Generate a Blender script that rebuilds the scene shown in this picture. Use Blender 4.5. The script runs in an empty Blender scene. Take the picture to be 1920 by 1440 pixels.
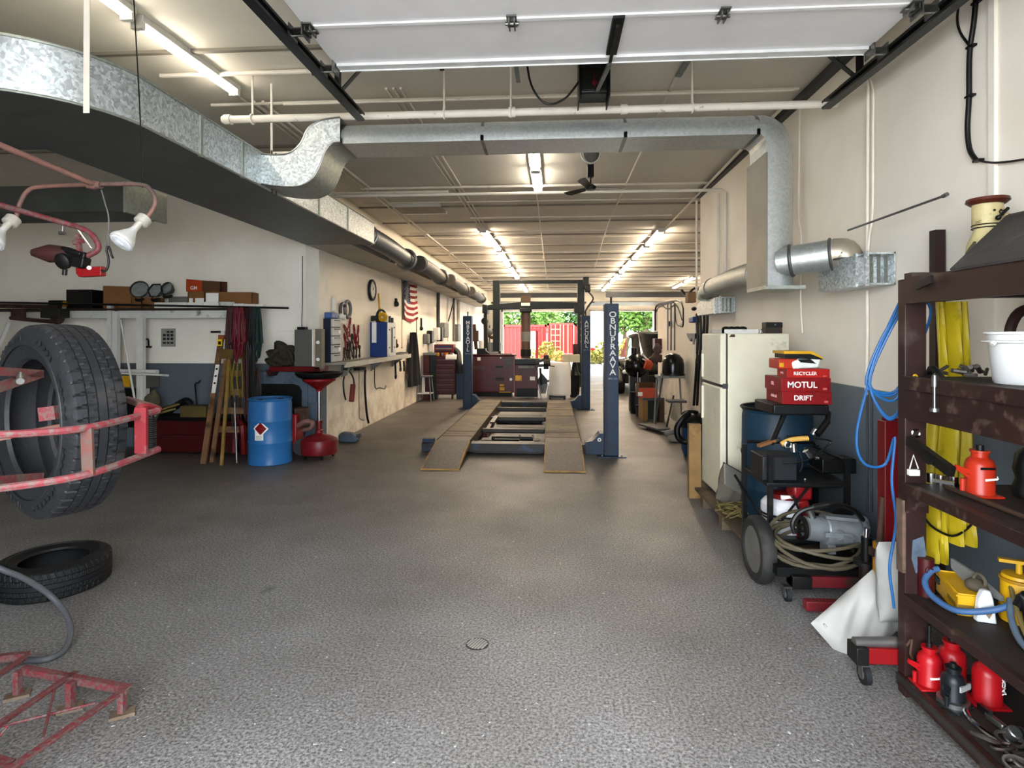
import bpy, bmesh, math, random
from mathutils import Vector as V, Matrix as M, Euler
sc = bpy.context.scene
COL = sc.collection
R = random.Random(7)
PI = math.pi
# ---- camera model: 1094 px focal length, horizon at y=628, yaw so that the long axis of the room vanishes at x=1035
F, CX, HY, H = 1094.0, 960.0, 628.0, 1.75
TH = math.atan(75 / 1094); CT, ST = math.cos(TH), math.sin(TH)
def ray(px, py):
    a, b = (px - CX) / F, (HY - py) / F
    return V((a * CT - ST, a * ST + CT, b))
CAM = V((0, 0, H))
def PY(px, py, y):
    d = ray(px, py); return CAM + d * (y / d.y)
def PX(px, py, x):
    d = ray(px, py); return CAM + d * (x / d.x)
def PZ(px, py, z):
    d = ray(px, py); return CAM + d * ((z - H) / d.z)
def PD(px, py, t):
    return CAM + ray(px, py) * t
def hx(h):
    h = h.lstrip('#'); r = []
    for i in (0, 2, 4):
        c = int(h[i:i + 2], 16) / 255
        r.append(c / 12.92 if c <= .04045 else ((c + .055) / 1.055) ** 2.4)
    return (*r, 1)
# ---- materials
MC = {}
def lin(col):
    c = hx(col); l = .21 * c[0] + .72 * c[1] + .07 * c[2]
    k = .6 + .4 * max(0, min(1, (l - .18) / .3))
    return (c[0] * k, c[1] * k, c[2] * k, 1)
def mat(name, col, rough=.6, metal=0., var=.12, scale=6., bump=0., dirt=None, amt=.5, dscale=None, emit=0., dsharp=.12, bscale=None, coat=0., alpha=None, raw=False):
    if name in MC: return MC[name]
    m = bpy.data.materials.new(name); m.use_nodes = True
    nt = m.node_tree; b = nt.nodes['Principled BSDF']; N = nt.nodes.new; L = nt.links.new
    c = (hx if raw else lin)(col)
    b.inputs['Roughness'].default_value = rough; b.inputs['Metallic'].default_value = metal
    b.inputs['Base Color'].default_value = c
    if metal < .35: b.inputs['Specular IOR Level'].default_value = .28
    if coat: b.inputs['Coat Weight'].default_value = coat
    tc = N('ShaderNodeTexCoord')
    if var or dirt:
        n = N('ShaderNodeTexNoise'); n.inputs['Scale'].default_value = scale; n.inputs['Detail'].default_value = 6
        L(tc.outputs['Object'], n.inputs['Vector'])
        r = N('ShaderNodeValToRGB'); e = r.color_ramp.elements
        e[0].position = .3; e[1].position = .7
        e[0].color = (c[0] * (1 - var), c[1] * (1 - var), c[2] * (1 - var), 1)
        e[1].color = (min(1, c[0] * (1 + var)), min(1, c[1] * (1 + var)), min(1, c[2] * (1 + var)), 1)
        L(n.outputs['Fac'], r.inputs['Fac']); out = r.outputs['Color']
        if dirt:
            n2 = N('ShaderNodeTexNoise'); n2.inputs['Scale'].default_value = dscale or scale * .6; n2.inputs['Detail'].default_value = 8
            n2.inputs['Roughness'].default_value = .65
            L(tc.outputs['Object'], n2.inputs['Vector'])
            mr = N('ShaderNodeMapRange'); mr.inputs['From Min'].default_value = .62 - amt * .3; mr.inputs['From Max'].default_value = .62 - amt * .3 + dsharp
            L(n2.outputs['Fac'], mr.inputs['Value'])
            mx = N('ShaderNodeMix'); mx.data_type = 'RGBA'
            L(mr.outputs['Result'], mx.inputs['Factor']); L(out, mx.inputs['A']); mx.inputs['B'].default_value = (hx if raw else lin)(dirt)
            out = mx.outputs['Result']
        L(out, b.inputs['Base Color'])
        if bump:
            nb = n
            if bscale:
                nb = N('ShaderNodeTexNoise'); nb.inputs['Scale'].default_value = bscale; nb.inputs['Detail'].default_value = 4
                L(tc.outputs['Object'], nb.inputs['Vector'])
            bp = N('ShaderNodeBump'); bp.inputs['Strength'].default_value = bump; bp.inputs['Distance'].default_value = .01
            L(nb.outputs['Fac'], bp.inputs['Height']); L(bp.outputs['Normal'], b.inputs['Normal'])
    if emit:
        b.inputs['Emission Color'].default_value = c; b.inputs['Emission Strength'].default_value = emit
    if alpha is not None: b.inputs['Alpha'].default_value = alpha
    MC[name] = m
    return m
def galv(name, col='#9aa0a0', rough=.38, scale=22, con=.28, metal=.85):
    m = bpy.data.materials.new(name); m.use_nodes = True
    nt = m.node_tree; b = nt.nodes['Principled BSDF']; N = nt.nodes.new; L = nt.links.new
    tc = N('ShaderNodeTexCoord'); v = N('ShaderNodeTexVoronoi'); v.inputs['Scale'].default_value = scale
    nz = N('ShaderNodeTexNoise'); nz.inputs['Scale'].default_value = 6; nz.inputs['Detail'].default_value = 5
    wm = N('ShaderNodeMix'); wm.data_type = 'RGBA'; wm.blend_type = 'LINEAR_LIGHT'; wm.inputs['Factor'].default_value = .06
    L(tc.outputs['Object'], nz.inputs['Vector']); L(tc.outputs['Object'], wm.inputs['A']); L(nz.outputs['Color'], wm.inputs['B'])
    L(wm.outputs['Result'], v.inputs['Vector'])
    r = N('ShaderNodeValToRGB'); c = hx(col); e = r.color_ramp.elements
    sp = N('ShaderNodeSeparateColor'); L(v.outputs['Color'], sp.inputs['Color'])
    e[0].color = tuple(x * (1 - con) for x in c[:3]) + (1,); e[1].color = tuple(min(1, x * (1 + con)) for x in c[:3]) + (1,)
    L(sp.outputs['Red'], r.inputs['Fac']); L(r.outputs['Color'], b.inputs['Base Color'])
    mr = N('ShaderNodeMapRange'); mr.inputs['To Min'].default_value = rough - .03; mr.inputs['To Max'].default_value = rough + .06
    L(sp.outputs['Green'], mr.inputs['Value']); L(mr.outputs['Result'], b.inputs['Roughness'])
    b.inputs['Metallic'].default_value = metal
    bp = N('ShaderNodeBump'); bp.inputs['Strength'].default_value = .06; bp.inputs['Distance'].default_value = .01
    L(nz.outputs['Fac'], bp.inputs['Height']); L(bp.outputs['Normal'], b.inputs['Normal'])
    MC[name] = m
    return m
def glow(name, col, s):
    m = bpy.data.materials.new(name); m.use_nodes = True; nt = m.node_tree
    b = nt.nodes['Principled BSDF']; b.inputs['Base Color'].default_value = (.9, .9, .9, 1)
    b.inputs['Emission Color'].default_value = hx(col); b.inputs['Emission Strength'].default_value = s
    return m
# ---- mesh builder
def frame(d, up=V((0, 0, 1))):
    d = d.normalized()
    if abs(d.dot(up)) > .98: up = V((0, 1, 0)) if abs(d.y) < .9 else V((1, 0, 0))
    x = d.cross(up).normalized(); y = x.cross(d).normalized()
    return x, y
def spline(pts, k=6, closed=False):
    P = [V(p) for p in pts]; n = len(P); out = []
    if n < 3 and not closed: return P
    for i in range(n if closed else n - 1):
        g = (lambda j: P[j % n]) if closed else (lambda j: P[max(0, min(n - 1, j))])
        a, b, c, d = g(i - 1), g(i), g(i + 1), g(i + 2)
        for s in range(k):
            t = s / k
            out.append(.5 * ((2 * b) + (c - a) * t + (2 * a - 5 * b + 4 * c - d) * t * t + (3 * b - a - 3 * c + d) * t ** 3))
    if not closed: out.append(P[-1])
    return out
class MB:
    def __init__(s): s.bm = bmesh.new(); s.mats = []; s.mi = 0; s.X = None
    def use(s, m):
        if m not in s.mats: s.mats.append(m)
        s.mi = s.mats.index(m) + 1; return s
    def base(s): s.mi = 0; return s
    def _f(s, vs):
        try:
            f = s.bm.faces.new(vs); f.material_index = s.mi; return f
        except ValueError: return None
    def v(s, p):
        p = V(p)
        if s.X is not None: p = s.X @ p
        return s.bm.verts.new(p)
    def box(s, x0, x1, y0, y1, z0, z1, mtx=None):
        v = []
        for z in (z0, z1):
            for x, y in ((x0, y0), (x1, y0), (x1, y1), (x0, y1)):
                p = V((x, y, z)); v.append(s.v(mtx @ p if mtx else p))
        for f in ((3, 2, 1, 0), (4, 5, 6, 7), (0, 1, 5, 4), (1, 2, 6, 5), (2, 3, 7, 6), (3, 0, 4, 7)):
            s._f([v[i] for i in f])
        return s
    def cbox(s, c, sx, sy, sz, rot=(0, 0, 0)):
        m = M.Translation(V(c)) @ Euler(rot).to_matrix().to_4x4()
        return s.box(-sx / 2, sx / 2, -sy / 2, sy / 2, -sz / 2, sz / 2, m)
    def bar(s, p, q, w, h=None, up=(0, 0, 1)):
        h = h or w; p, q = V(p), V(q); x, y = frame(q - p, V(up))
        a = [(-w / 2, -h / 2), (w / 2, -h / 2), (w / 2, h / 2), (-w / 2, h / 2)]
        return s.loft([[c + x * u + y * t for u, t in a] for c in (p, q)])
    def loft(s, rings, caps=True, closed=False, cyc=True):
        rv = [[s.v(p) for p in r] for r in rings]; n = len(rv[0]); k = len(rv)
        for i in range(k if closed else k - 1):
            a, b = rv[i], rv[(i + 1) % k]
            for j in range(n if cyc else n - 1):
                j2 = (j + 1) % n
                s._f([a[j], a[j2], b[j2], b[j]])
        if caps and not closed and cyc:
            s._f(rv[0][::-1]); s._f(rv[-1])
        return s
    def cyl(s, p, q, r, r2=None, n=16, caps=True):
        p, q = V(p), V(q); r2 = r if r2 is None else r2; x, y = frame(q - p)
        return s.loft([[c + (x * math.cos(2 * PI * i / n) + y * math.sin(2 * PI * i / n)) * rr for i in range(n)] for c, rr in ((p, r), (q, r2))], caps)
    def tube(s, pts, r, n=8, k=6, closed=False, prof=None):
        P = spline(pts, k, closed) if k else [V(p) for p in pts]
        m = len(P); rings = []; up = V((0, 0, 1)); px = None
        for i in range(m):
            if closed: d = P[(i + 1) % m] - P[i - 1]
            else: d = P[min(m - 1, i + 1)] - P[max(0, i - 1)]
            if d.length < 1e-9: d = V((0, 0, 1))
            d.normalize()
            if px is None: x, y = frame(d)
            else:
                x = px - d * px.dot(d)
                if x.length < 1e-6: x, y = frame(d)
                x.normalize(); y = x.cross(d)
            px = x
            rr = r(i / (m - 1)) if callable(r) else r
            rings.append([P[i] + (x * math.cos(2 * PI * j / n) + y * math.sin(2 * PI * j / n)) * rr for j in range(n)])
        return s.loft(rings, True, closed)
    def lathe(s, prof, o=(0, 0, 0), ax=(0, 0, 1), n=24, closed=False, fn=None, sy=1):
        o, ax = V(o), V(ax).normalized(); x, y = frame(ax)
        rings = []
        for i, (r, z) in enumerate(prof):
            rings.append([o + ax * z + (x * math.cos(2 * PI * j / n) + y * math.sin(2 * PI * j / n) * sy) * max(1e-4, r + (fn(i, j) if fn else 0)) for j in range(n)])
        return s.loft(rings, not closed, closed)
    def torus(s, c, ax, Rr, r, n=24, k=8, sx=1):
        c, ax = V(c), V(ax).normalized(); x, y = frame(ax)
        rings = []
        for i in range(n):
            a = 2 * PI * i / n; d = x * math.cos(a) * sx + y * math.sin(a); dn = (x * math.cos(a) + y * math.sin(a))
            rings.append([c + d * Rr + (dn * math.cos(2 * PI * j / k) + ax * math.sin(2 * PI * j / k)) * r for j in range(k)])
        return s.loft(rings, False, True)
    def ball(s, c, r, sc_=(1, 1, 1), n=16, k=10, rot=None, fn=None):
        c = V(c); rm = Euler(rot).to_matrix() if rot else None; rings = []
        for i in range(k + 1):
            t = PI * (i + .02 if i == 0 else i - .02 if i == k else i) / k
            ring = []
            for j in range(n):
                a = 2 * PI * j / n
                p = V((math.sin(t) * math.cos(a) * sc_[0], math.sin(t) * math.sin(a) * sc_[1], -math.cos(t) * sc_[2])) * r
                if fn: p = fn(p)
                ring.append(c + (rm @ p if rm else p))
            rings.append(ring)
        return s.loft(rings)
    def prism(s, pts, vec):
        vec = V(vec); a = [s.v(p) for p in pts]; b = [s.v(V(p) + vec) for p in pts]; n = len(a)
        s._f(a[::-1]); s._f(b)
        for i in range(n): s._f([a[i], a[(i + 1) % n], b[(i + 1) % n], b[i]])
        return s
    def sheet(s, fn, nu, nv, th=.004):
        g = [[V(fn(i / nu, j / nv)) for j in range(nv + 1)] for i in range(nu + 1)]
        def nrm(i, j):
            a = g[min(nu, i + 1)][j] - g[max(0, i - 1)][j]; b = g[i][min(nv, j + 1)] - g[i][max(0, j - 1)]
            c = a.cross(b); return c.normalized() if c.length > 1e-12 else V((0, 0, 1))
        A = [[s.v(g[i][j]) for j in range(nv + 1)] for i in range(nu + 1)]
        B = [[s.v(g[i][j] - nrm(i, j) * th) for j in range(nv + 1)] for i in range(nu + 1)]
        for i in range(nu):
            for j in range(nv):
                s._f([A[i][j], A[i + 1][j], A[i + 1][j + 1], A[i][j + 1]]); s._f([B[i][j], B[i][j + 1], B[i + 1][j + 1], B[i + 1][j]])
        for i in range(nu):
            s._f([A[i][0], B[i][0], B[i + 1][0], A[i + 1][0]]); s._f([A[i][nv], A[i + 1][nv], B[i + 1][nv], B[i][nv]])
        for j in range(nv):
            s._f([A[0][j], A[0][j + 1], B[0][j + 1], B[0][j]]); s._f([A[nu][j], B[nu][j], B[nu][j + 1], A[nu][j + 1]])
        return s
    def pillow(s, mtx, w, h, t, n=12, noise=.15, seed=1):
        rr = random.Random(seed); ph = [rr.uniform(0, 6) for _ in range(6)]
        def f(u, v, sg):
            x, y = u * 2 - 1, v * 2 - 1
            e = max(0, (1 - abs(x) ** 3) * (1 - abs(y) ** 3)) ** .6
            k = 1 + noise * (math.sin(3 * x + ph[0]) * math.cos(4 * y + ph[1]) + .5 * math.sin(9 * x + 7 * y + ph[2]))
            px = x * w / 2 * (1 - .08 * (1 - abs(y)) ** 1 * 0 - .05 * (1 - e)); py = y * h / 2
            return mtx @ V((px, py, sg * t / 2 * e * k))
        A = [[s.v(f(i / n, j / n, 1)) for j in range(n + 1)] for i in range(n + 1)]
        B = [[A[i][j] if i in (0, n) or j in (0, n) else s.v(f(i / n, j / n, -1)) for j in range(n + 1)] for i in range(n + 1)]
        for i in range(n):
            for j in range(n):
                s._f([A[i][j], A[i + 1][j], A[i + 1][j + 1], A[i][j + 1]]); s._f([B[i][j], B[i][j + 1], B[i + 1][j + 1], B[i + 1][j]])
        return s
    def mesh(s, name, m, off, sharp=38):
        bm = s.bm
        for v in bm.verts: v.co -= off
        bmesh.ops.recalc_face_normals(bm, faces=bm.faces)
        ca = math.radians(sharp)
        for f in bm.faces: f.smooth = True
        for e in bm.edges:
            e.smooth = len(e.link_faces) == 2 and e.calc_face_angle(0) < ca
        me = bpy.data.meshes.new(name); bm.to_mesh(me); bm.free()
        if m: me.materials.append(m)
        for x in s.mats: me.materials.append(x)
        return me
ROOT = {}
def rootloc(o):
    z = V((0, 0, 0))
    while o is not None:
        if o in ROOT: return ROOT[o]
        o = o.parent
    return z
def T(name, label, cat, loc=(0, 0, 0), group=None, rz=0):
    o = bpy.data.objects.new(name, None); COL.objects.link(o); o.empty_display_size = .1
    o.location = V(loc); o.rotation_euler = (0, 0, rz); o['label'] = label; o['category'] = cat
    if group: o['group'] = group
    o['kind'] = 'thing'
    ROOT[o] = V(loc)
    return o
def bev(o, w, seg=2):
    if w:
        b = o.modifiers.new('bevel', 'BEVEL'); b.width = w; b.segments = seg; b.limit_method = 'ANGLE'; b.angle_limit = math.radians(40); b.harden_normals = False
def part(mb, name, m, parent, bevel=0, local=False, label=None, sharp=38, kind=None):
    me = mb.mesh(name, m, V((0, 0, 0)) if local else rootloc(parent), sharp)
    o = bpy.data.objects.new(name, me); COL.objects.link(o); o.parent = parent; bev(o, bevel)
    if label: o['label'] = label
    if kind: o['kind'] = kind
    return o
def solo(mb, name, m, label, cat, group=None, bevel=0, sharp=38, kind=None):
    xs = [v.co.copy() for v in mb.bm.verts]
    lo = V((min(p.x for p in xs), min(p.y for p in xs), min(p.z for p in xs))); hi = V((max(p.x for p in xs), max(p.y for p in xs), max(p.z for p in xs)))
    off = V(((lo.x + hi.x) / 2, (lo.y + hi.y) / 2, lo.z))
    me = mb.mesh(name, m, off, sharp); o = bpy.data.objects.new(name, me); COL.objects.link(o); o.location = off; bev(o, bevel)
    o['label'] = label; o['category'] = cat
    if group: o['group'] = group
    o['kind'] = kind or 'thing'
    ROOT[o] = off
    return o
def struct(mb, name, m, bevel=0):
    me = mb.mesh(name, m, V((0, 0, 0))); o = bpy.data.objects.new(name, me); COL.objects.link(o); bev(o, bevel)
    o['kind'] = 'structure'; o['label'] = name.replace('_', ' ') + ' of the workshop'; ROOT[o] = V((0, 0, 0)); return o
def clone(root, loc, rz=None, label=None, group=None, scale=None):
    r = root.copy(); COL.objects.link(r); r.location = V(loc)
    if rz is not None: r.rotation_euler = (0, 0, rz)
    if scale: r.scale = scale if hasattr(scale, '__len__') else (scale,) * 3
    if label: r['label'] = label
    if group: r['group'] = group
    for ch in list(root.children):
        c = ch.copy(); COL.objects.link(c); c.parent = r
        for g in list(ch.children):
            d = g.copy(); COL.objects.link(d); d.parent = c
    ROOT[r] = V(loc)
    return r
def txt(s, size, loc, rot, m, parent, name='lettering', ext=.0012, sx=1., shear=0., align='CENTER'):
    cu = bpy.data.curves.new(name, 'FONT'); cu.body = s; cu.size = size; cu.extrude = ext; cu.align_x = align; cu.align_y = 'CENTER'; cu.shear = shear
    cu.offset = size * .012
    tmp = bpy.data.objects.new(name, cu); me = bpy.data.meshes.new_from_object(tmp); bpy.data.objects.remove(tmp)
    o = bpy.data.objects.new(name, me); COL.objects.link(o); o.parent = parent
    o.location = V(loc) - rootloc(parent); o.rotation_euler = rot; o.scale = (sx, 1, 1); me.materials.clear(); me.materials.append(m)
    return o
FY = (PI / 2, 0, 0); FX = (PI / 2, 0, PI / 2); FXN = (PI / 2, 0, -PI / 2)
# ---- palette
wht = mat('white_paint', '#c4c2bc', .45, var=.05, dirt='#8d877d', amt=.1)
pipe_w = mat('pipe_paint', '#cfc8bd', .5, var=.06, dirt='#7a4f3c', amt=-.05, dscale=14)
blk = mat('black_plastic', '#0c0c0d', .45, var=.1)
blkm = mat('black_metal', '#131415', .45, .4, var=.15, dirt='#4a443d', amt=.1)
trk = mat('track_steel', '#2a2c2c', .4, .6, var=.2)
rub = mat('rubber', '#1a1b1d', .7, var=.2, scale=12, dirt='#343332', amt=.25, bump=.15)
redp = mat('worn_red', '#7c2c33', .6, var=.15, scale=10, dirt='#6b5b55', amt=.55, dscale=55, dsharp=.12)
red = mat('red_enamel', '#6f0e13', .38, var=.15, dirt='#3a1512', amt=.15)
dred = mat('dark_red_enamel', '#470c10', .42, var=.2, dirt='#2a1412', amt=.3)
bred = mat('bright_red', '#8f1318', .38, var=.1, dirt='#5c1512', amt=.1)
rust = mat('rusty_steel', '#5b4034', .75, .3, var=.3, dirt='#2e2420', amt=.4)
pinkrust = mat('faded_red_pipe', '#8a6258', .6, .1, var=.2, dirt='#5b4a44', amt=.4)
stl = mat('plain_steel', '#8c8c8a', .35, .9, var=.12, dirt='#55504a', amt=.2)
chr_ = mat('chrome', '#c9c9c9', .15, 1., var=.04)
dst = mat('dark_steel', '#2c2b2a', .45, .7, var=.2, dirt='#241f1b', amt=.3)
greas = mat('greasy_black', '#0a0a09', .5, .2, var=.3)
blue = mat('lift_blue', '#1b324c', .45, .1, var=.12, scale=4, dirt='#1d2a36', amt=.15)
dblue = mat('dark_blue', '#141b30', .5, var=.1)
cblue = mat('cabinet_blue', '#123882', .45, var=.08, dirt='#0f2a66', amt=.15)
grn = mat('dark_green_paint', '#141c1b', .45, .2, var=.2, dirt='#12110f', amt=.25)
grey = mat('grey_paint', '#7d7d79', .55, var=.1, dirt='#4e4a44', amt=.2)
dgrey = mat('dark_grey_paint', '#45474a', .5, var=.12)
bgrey = mat('blue_grey_paint', '#5d6c7c', .55, var=.12, dirt='#3f4650', amt=.25)
card = mat('cardboard', '#8f6238', .85, var=.12, scale=4, dirt='#5e3d20', amt=.15)
wood = mat('bare_wood', '#9a7748', .75, var=.2, scale=5, dirt='#6a4a28', amt=.3)
brwood = mat('brown_painted_wood', '#2b1712', .5, var=.25, scale=5, dirt='#574339', amt=.26, dscale=13)
shelfw = mat('worn_shelf_board', '#2b211d', .65, var=.25, scale=6, dirt='#1b1614', amt=.35)
yel = mat('yellow_plastic', '#c4940f', .42, var=.08, dirt='#5e4a10', amt=.12)
yelr = mat('yellow_rubber', '#b39d18', .5, var=.1, dirt='#7d6a12', amt=.2)
cream = mat('cream_enamel', '#cfc9b2', .35, var=.04, dirt='#a79c84', amt=.05)
paper = mat('paper', '#d9d7cf', .85, var=.04)
hosek = mat('grey_hose', '#55565a', .5, var=.1)
orng = mat('orange_print', '#c8481a', .6, var=.08)
khaki = mat('khaki_canvas', '#3d3828', .9, var=.35, scale=14, bump=.3)
G1 = galv('galvanised_sheet', '#c0c6c6', .42, 60, .34, .7)
G2 = galv('dull_galvanised', '#94988f', .45, 40, .12, .6)
G3 = galv('round_duct_steel', '#b9bdbb', .36, 55, .1, .75)
sock = mat('lamp_socket', '#b9b4a8', .4, .5, var=.1)
# ================= setting =================
def floor_mat():
    m = bpy.data.materials.new('sealed_asphalt_floor'); m.use_nodes = True; nt = m.node_tree
    b = nt.nodes['Principled BSDF']; N = nt.nodes.new; L = nt.links.new
    tc = N('ShaderNodeTexCoord')
    def noise(s, d=5, r=.6, vec=None):
        n = N('ShaderNodeTexNoise'); n.inputs['Scale'].default_value = s; n.inputs['Detail'].default_value = d; n.inputs['Roughness'].default_value = r
        L(vec or tc.outputs['Object'], n.inputs['Vector']); return n.outputs['Fac']
    def ramp(f, a, ca, c, cc):
        r = N('ShaderNodeValToRGB'); e = r.color_ramp.elements; e[0].position = a; e[0].color = ca; e[1].position = c; e[1].color = cc; L(f, r.inputs['Fac']); return r.outputs['Color']
    def mix(f, a, b_, mode='MIX'):
        x = N('ShaderNodeMix'); x.data_type = 'RGBA'; x.blend_type = mode
        if hasattr(f, 'default_value') or not isinstance(f, float): L(f, x.inputs['Factor'])
        else: x.inputs['Factor'].default_value = f
        for k, q in (('A', a), ('B', b_)):
            if isinstance(q, tuple): x.inputs[k].default_value = q
            else: L(q, x.inputs[k])
        return x.outputs['Result']
    grit = ramp(noise(70, 3, .7), .36, hx('#423f3e'), .66, hx('#9c9a99'))
    big = ramp(noise(.55, 4, .55), .35, (.62, .6, .57, 1), .65, (1.05, 1.05, 1.05, 1))
    c = mix(1., grit, big, 'MULTIPLY')
    spots = ramp(noise(2.2, 3, .5), .70, (0, 0, 0, 1), .78, (1, 1, 1, 1))
    c = mix(spots, c, hx('#383637'))
    chips = ramp(noise(38, 2, .5), .70, (0, 0, 0, 1), .74, (1, 1, 1, 1))
    c = mix(chips, c, hx('#bdbbbc'))
    # floor colour painted darker towards the deep end, for dimmer light and oil
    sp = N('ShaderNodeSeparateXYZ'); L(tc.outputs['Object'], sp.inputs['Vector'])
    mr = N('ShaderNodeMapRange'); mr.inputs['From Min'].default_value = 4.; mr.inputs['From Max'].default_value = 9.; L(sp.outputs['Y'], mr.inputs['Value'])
    oil = mix(1., c, (.44, .38, .33, 1), 'MULTIPLY')  # oil tint plus the dimness of the back, multiplied into the colour
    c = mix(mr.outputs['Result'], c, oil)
    L(c, b.inputs['Base Color'])
    rr = N('ShaderNodeMapRange'); rr.inputs['To Min'].default_value = .3; rr.inputs['To Max'].default_value = .72; L(noise(1.3), rr.inputs['Value'])
    L(rr.outputs['Result'], b.inputs['Roughness'])
    bp = N('ShaderNodeBump'); bp.inputs['Strength'].default_value = .5; bp.inputs['Distance'].default_value = .006
    L(noise(60, 4, .7), bp.inputs['Height']); L(bp.outputs['Normal'], b.inputs['Normal'])
    return m
def wall_mat(name, top, low, zline, stain=.0, block=True):
    m = bpy.data.materials.new(name); m.use_nodes = True; nt = m.node_tree
    b = nt.nodes['Principled BSDF']; N = nt.nodes.new; L = nt.links.new
    tc = N('ShaderNodeTexCoord'); sp = N('ShaderNodeSeparateXYZ'); L(tc.outputs['Object'], sp.inputs['Vector'])
    n = N('ShaderNodeTexNoise'); n.inputs['Scale'].default_value = 1.1; n.inputs['Detail'].default_value = 6; L(tc.outputs['Object'], n.inputs['Vector'])
    mr = N('ShaderNodeMapRange'); mr.inputs['From Min'].default_value = zline - .004; mr.inputs['From Max'].default_value = zline + .004; L(sp.outputs['Z'], mr.inputs['Value'])
    mx = N('ShaderNodeMix'); mx.data_type = 'RGBA'; L(mr.outputs['Result'], mx.inputs['Factor']); mx.inputs['A'].default_value = hx(low); mx.inputs['B'].default_value = hx(top)
    r = N('ShaderNodeValToRGB'); r.color_ramp.elements[0].position = .3; r.color_ramp.elements[0].color = (.88, .86, .83, 1); r.color_ramp.elements[1].position = .6
    L(n.outputs['Fac'], r.inputs['Fac'])
    m2 = N('ShaderNodeMix'); m2.data_type = 'RGBA'; m2.blend_type = 'MULTIPLY'; m2.inputs['Factor'].default_value = 1; L(mx.outputs['Result'], m2.inputs['A']); L(r.outputs['Color'], m2.inputs['B'])
    out = m2.outputs['Result']
    if stain:
        n2 = N('ShaderNodeTexNoise'); n2.inputs['Scale'].default_value = 3.2; n2.inputs['Detail'].default_value = 8; n2.inputs['Roughness'].default_value = .7
        L(tc.outputs['Object'], n2.inputs['Vector'])
        h = N('ShaderNodeMapRange'); h.inputs['From Min'].default_value = 1.25; h.inputs['From Max'].default_value = .05; L(sp.outputs['Z'], h.inputs['Value'])
        q = N('ShaderNodeMapRange'); q.inputs['From Min'].default_value = .42; q.inputs['From Max'].default_value = .75; L(n2.outputs['Fac'], q.inputs['Value'])
        mu = N('ShaderNodeMath'); mu.operation = 'MULTIPLY'; L(h.outputs['Result'], mu.inputs[0]); L(q.outputs['Result'], mu.inputs[1])
        m3 = N('ShaderNodeMix'); m3.data_type = 'RGBA'; L(mu.outputs[0], m3.inputs['Factor']); L(out, m3.inputs['A']); m3.inputs['B'].default_value = hx('#8a7660')
        out = m3.outputs['Result']
    L(out, b.inputs['Base Color']); b.inputs['Roughness'].default_value = .55
    if block:
        bk = N('ShaderNodeTexBrick'); bk.inputs['Scale'].default_value = 1; bk.inputs['Brick Width'].default_value = .4; bk.inputs['Row Height'].default_value = .2
        bk.inputs['Mortar Size'].default_value = .006; bk.inputs['Mortar Smooth'].default_value = .6
        ad = N('ShaderNodeMath'); ad.operation = 'ADD'; L(sp.outputs['X'], ad.inputs[0]); L(sp.outputs['Y'], ad.inputs[1])
        cb = N('ShaderNodeCombineXYZ'); L(ad.outputs[0], cb.inputs['X']); L(sp.outputs['Z'], cb.inputs['Y']); L(cb.outputs['Vector'], bk.inputs['Vector'])
        bp = N('ShaderNodeBump'); bp.inputs['Strength'].default_value = .25; bp.inputs['Distance'].default_value = .004; bp.invert = True
        L(bk.outputs['Fac'], bp.inputs['Height']); L(bp.outputs['Normal'], b.inputs['Normal'])
    return m
WM_R = wall_mat('cream_wall_grey_dado', '#e6dfd3', '#5a636b', 1.335, block=False)
WM_B = wall_mat('block_wall_grey_dado', '#e8e2d6', '#505960', 1.31)
WM_L = wall_mat('stained_cream_block', '#ded5c4', '#dacfbd', .01, stain=.6)
CEILM = mat('ceiling_paint', '#cdc7bc', .7, var=.07, scale=1.2, raw=True)
DEEP = 32.0; ZC = 4.1; XR = 2.45; XL = -3.54; YB = 8.7
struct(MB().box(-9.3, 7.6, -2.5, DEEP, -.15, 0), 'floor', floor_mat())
struct(MB().box(-9.3, 7.6, -.4, DEEP, ZC, ZC + .15), 'ceiling', CEILM)
struct(MB().box(-9.3, XL, YB, YB + .2, 0, ZC), 'wall_bay', WM_B)
struct(MB().box(XL - .2, XL, YB + .2, DEEP, 0, ZC), 'wall_left', WM_L)
struct(MB().box(-9.5, -9.3, -.4, YB, 0, ZC), 'wall_far_left', WM_B)
struct(MB().box(-9.3, -2.1, -.6, -.4, 0, ZC).box(-2.1, 1.3, -.6, -.4, 3.4, ZC).box(1.3, 2.65, -.6, -.4, 0, ZC), 'wall_front', WM_B)  # unseen front wall; opening width chosen to shape the daylight on the floor
struct(MB().box(XR, XR + .2, -.4, 9.85, 0, ZC), 'wall_right', WM_R)
struct(MB().box(XR + .2, 7.6, 9.65, 9.85, 0, ZC), 'wall_return', WM_R)
struct(MB().box(2.5, 2.62, 9.85, 14, 0, 2.4), 'partition_right', WM_L)
struct(MB().box(7.6, 7.8, 9.65, DEEP, 0, ZC), 'wall_far_right', WM_R)
A0, A1 = PY(940, 600, DEEP).x, PY(1087, 600, DEEP).x
B0, B1 = PY(1104, 600, DEEP).x, PY(1229, 600, DEEP).x
ZD = 3.13
struct(MB().box(XL - .2, A0, DEEP, DEEP + .25, 0, ZC).box(A1, B0, DEEP, DEEP + .25, 0, ZC).box(B1, 7.8, DEEP, DEEP + .25, 0, ZC)
       .box(A0, A1, DEEP, DEEP + .25, ZD, ZC).box(B0, B1, DEEP, DEEP + .25, ZD, ZC), 'wall_back', WM_R)
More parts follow.
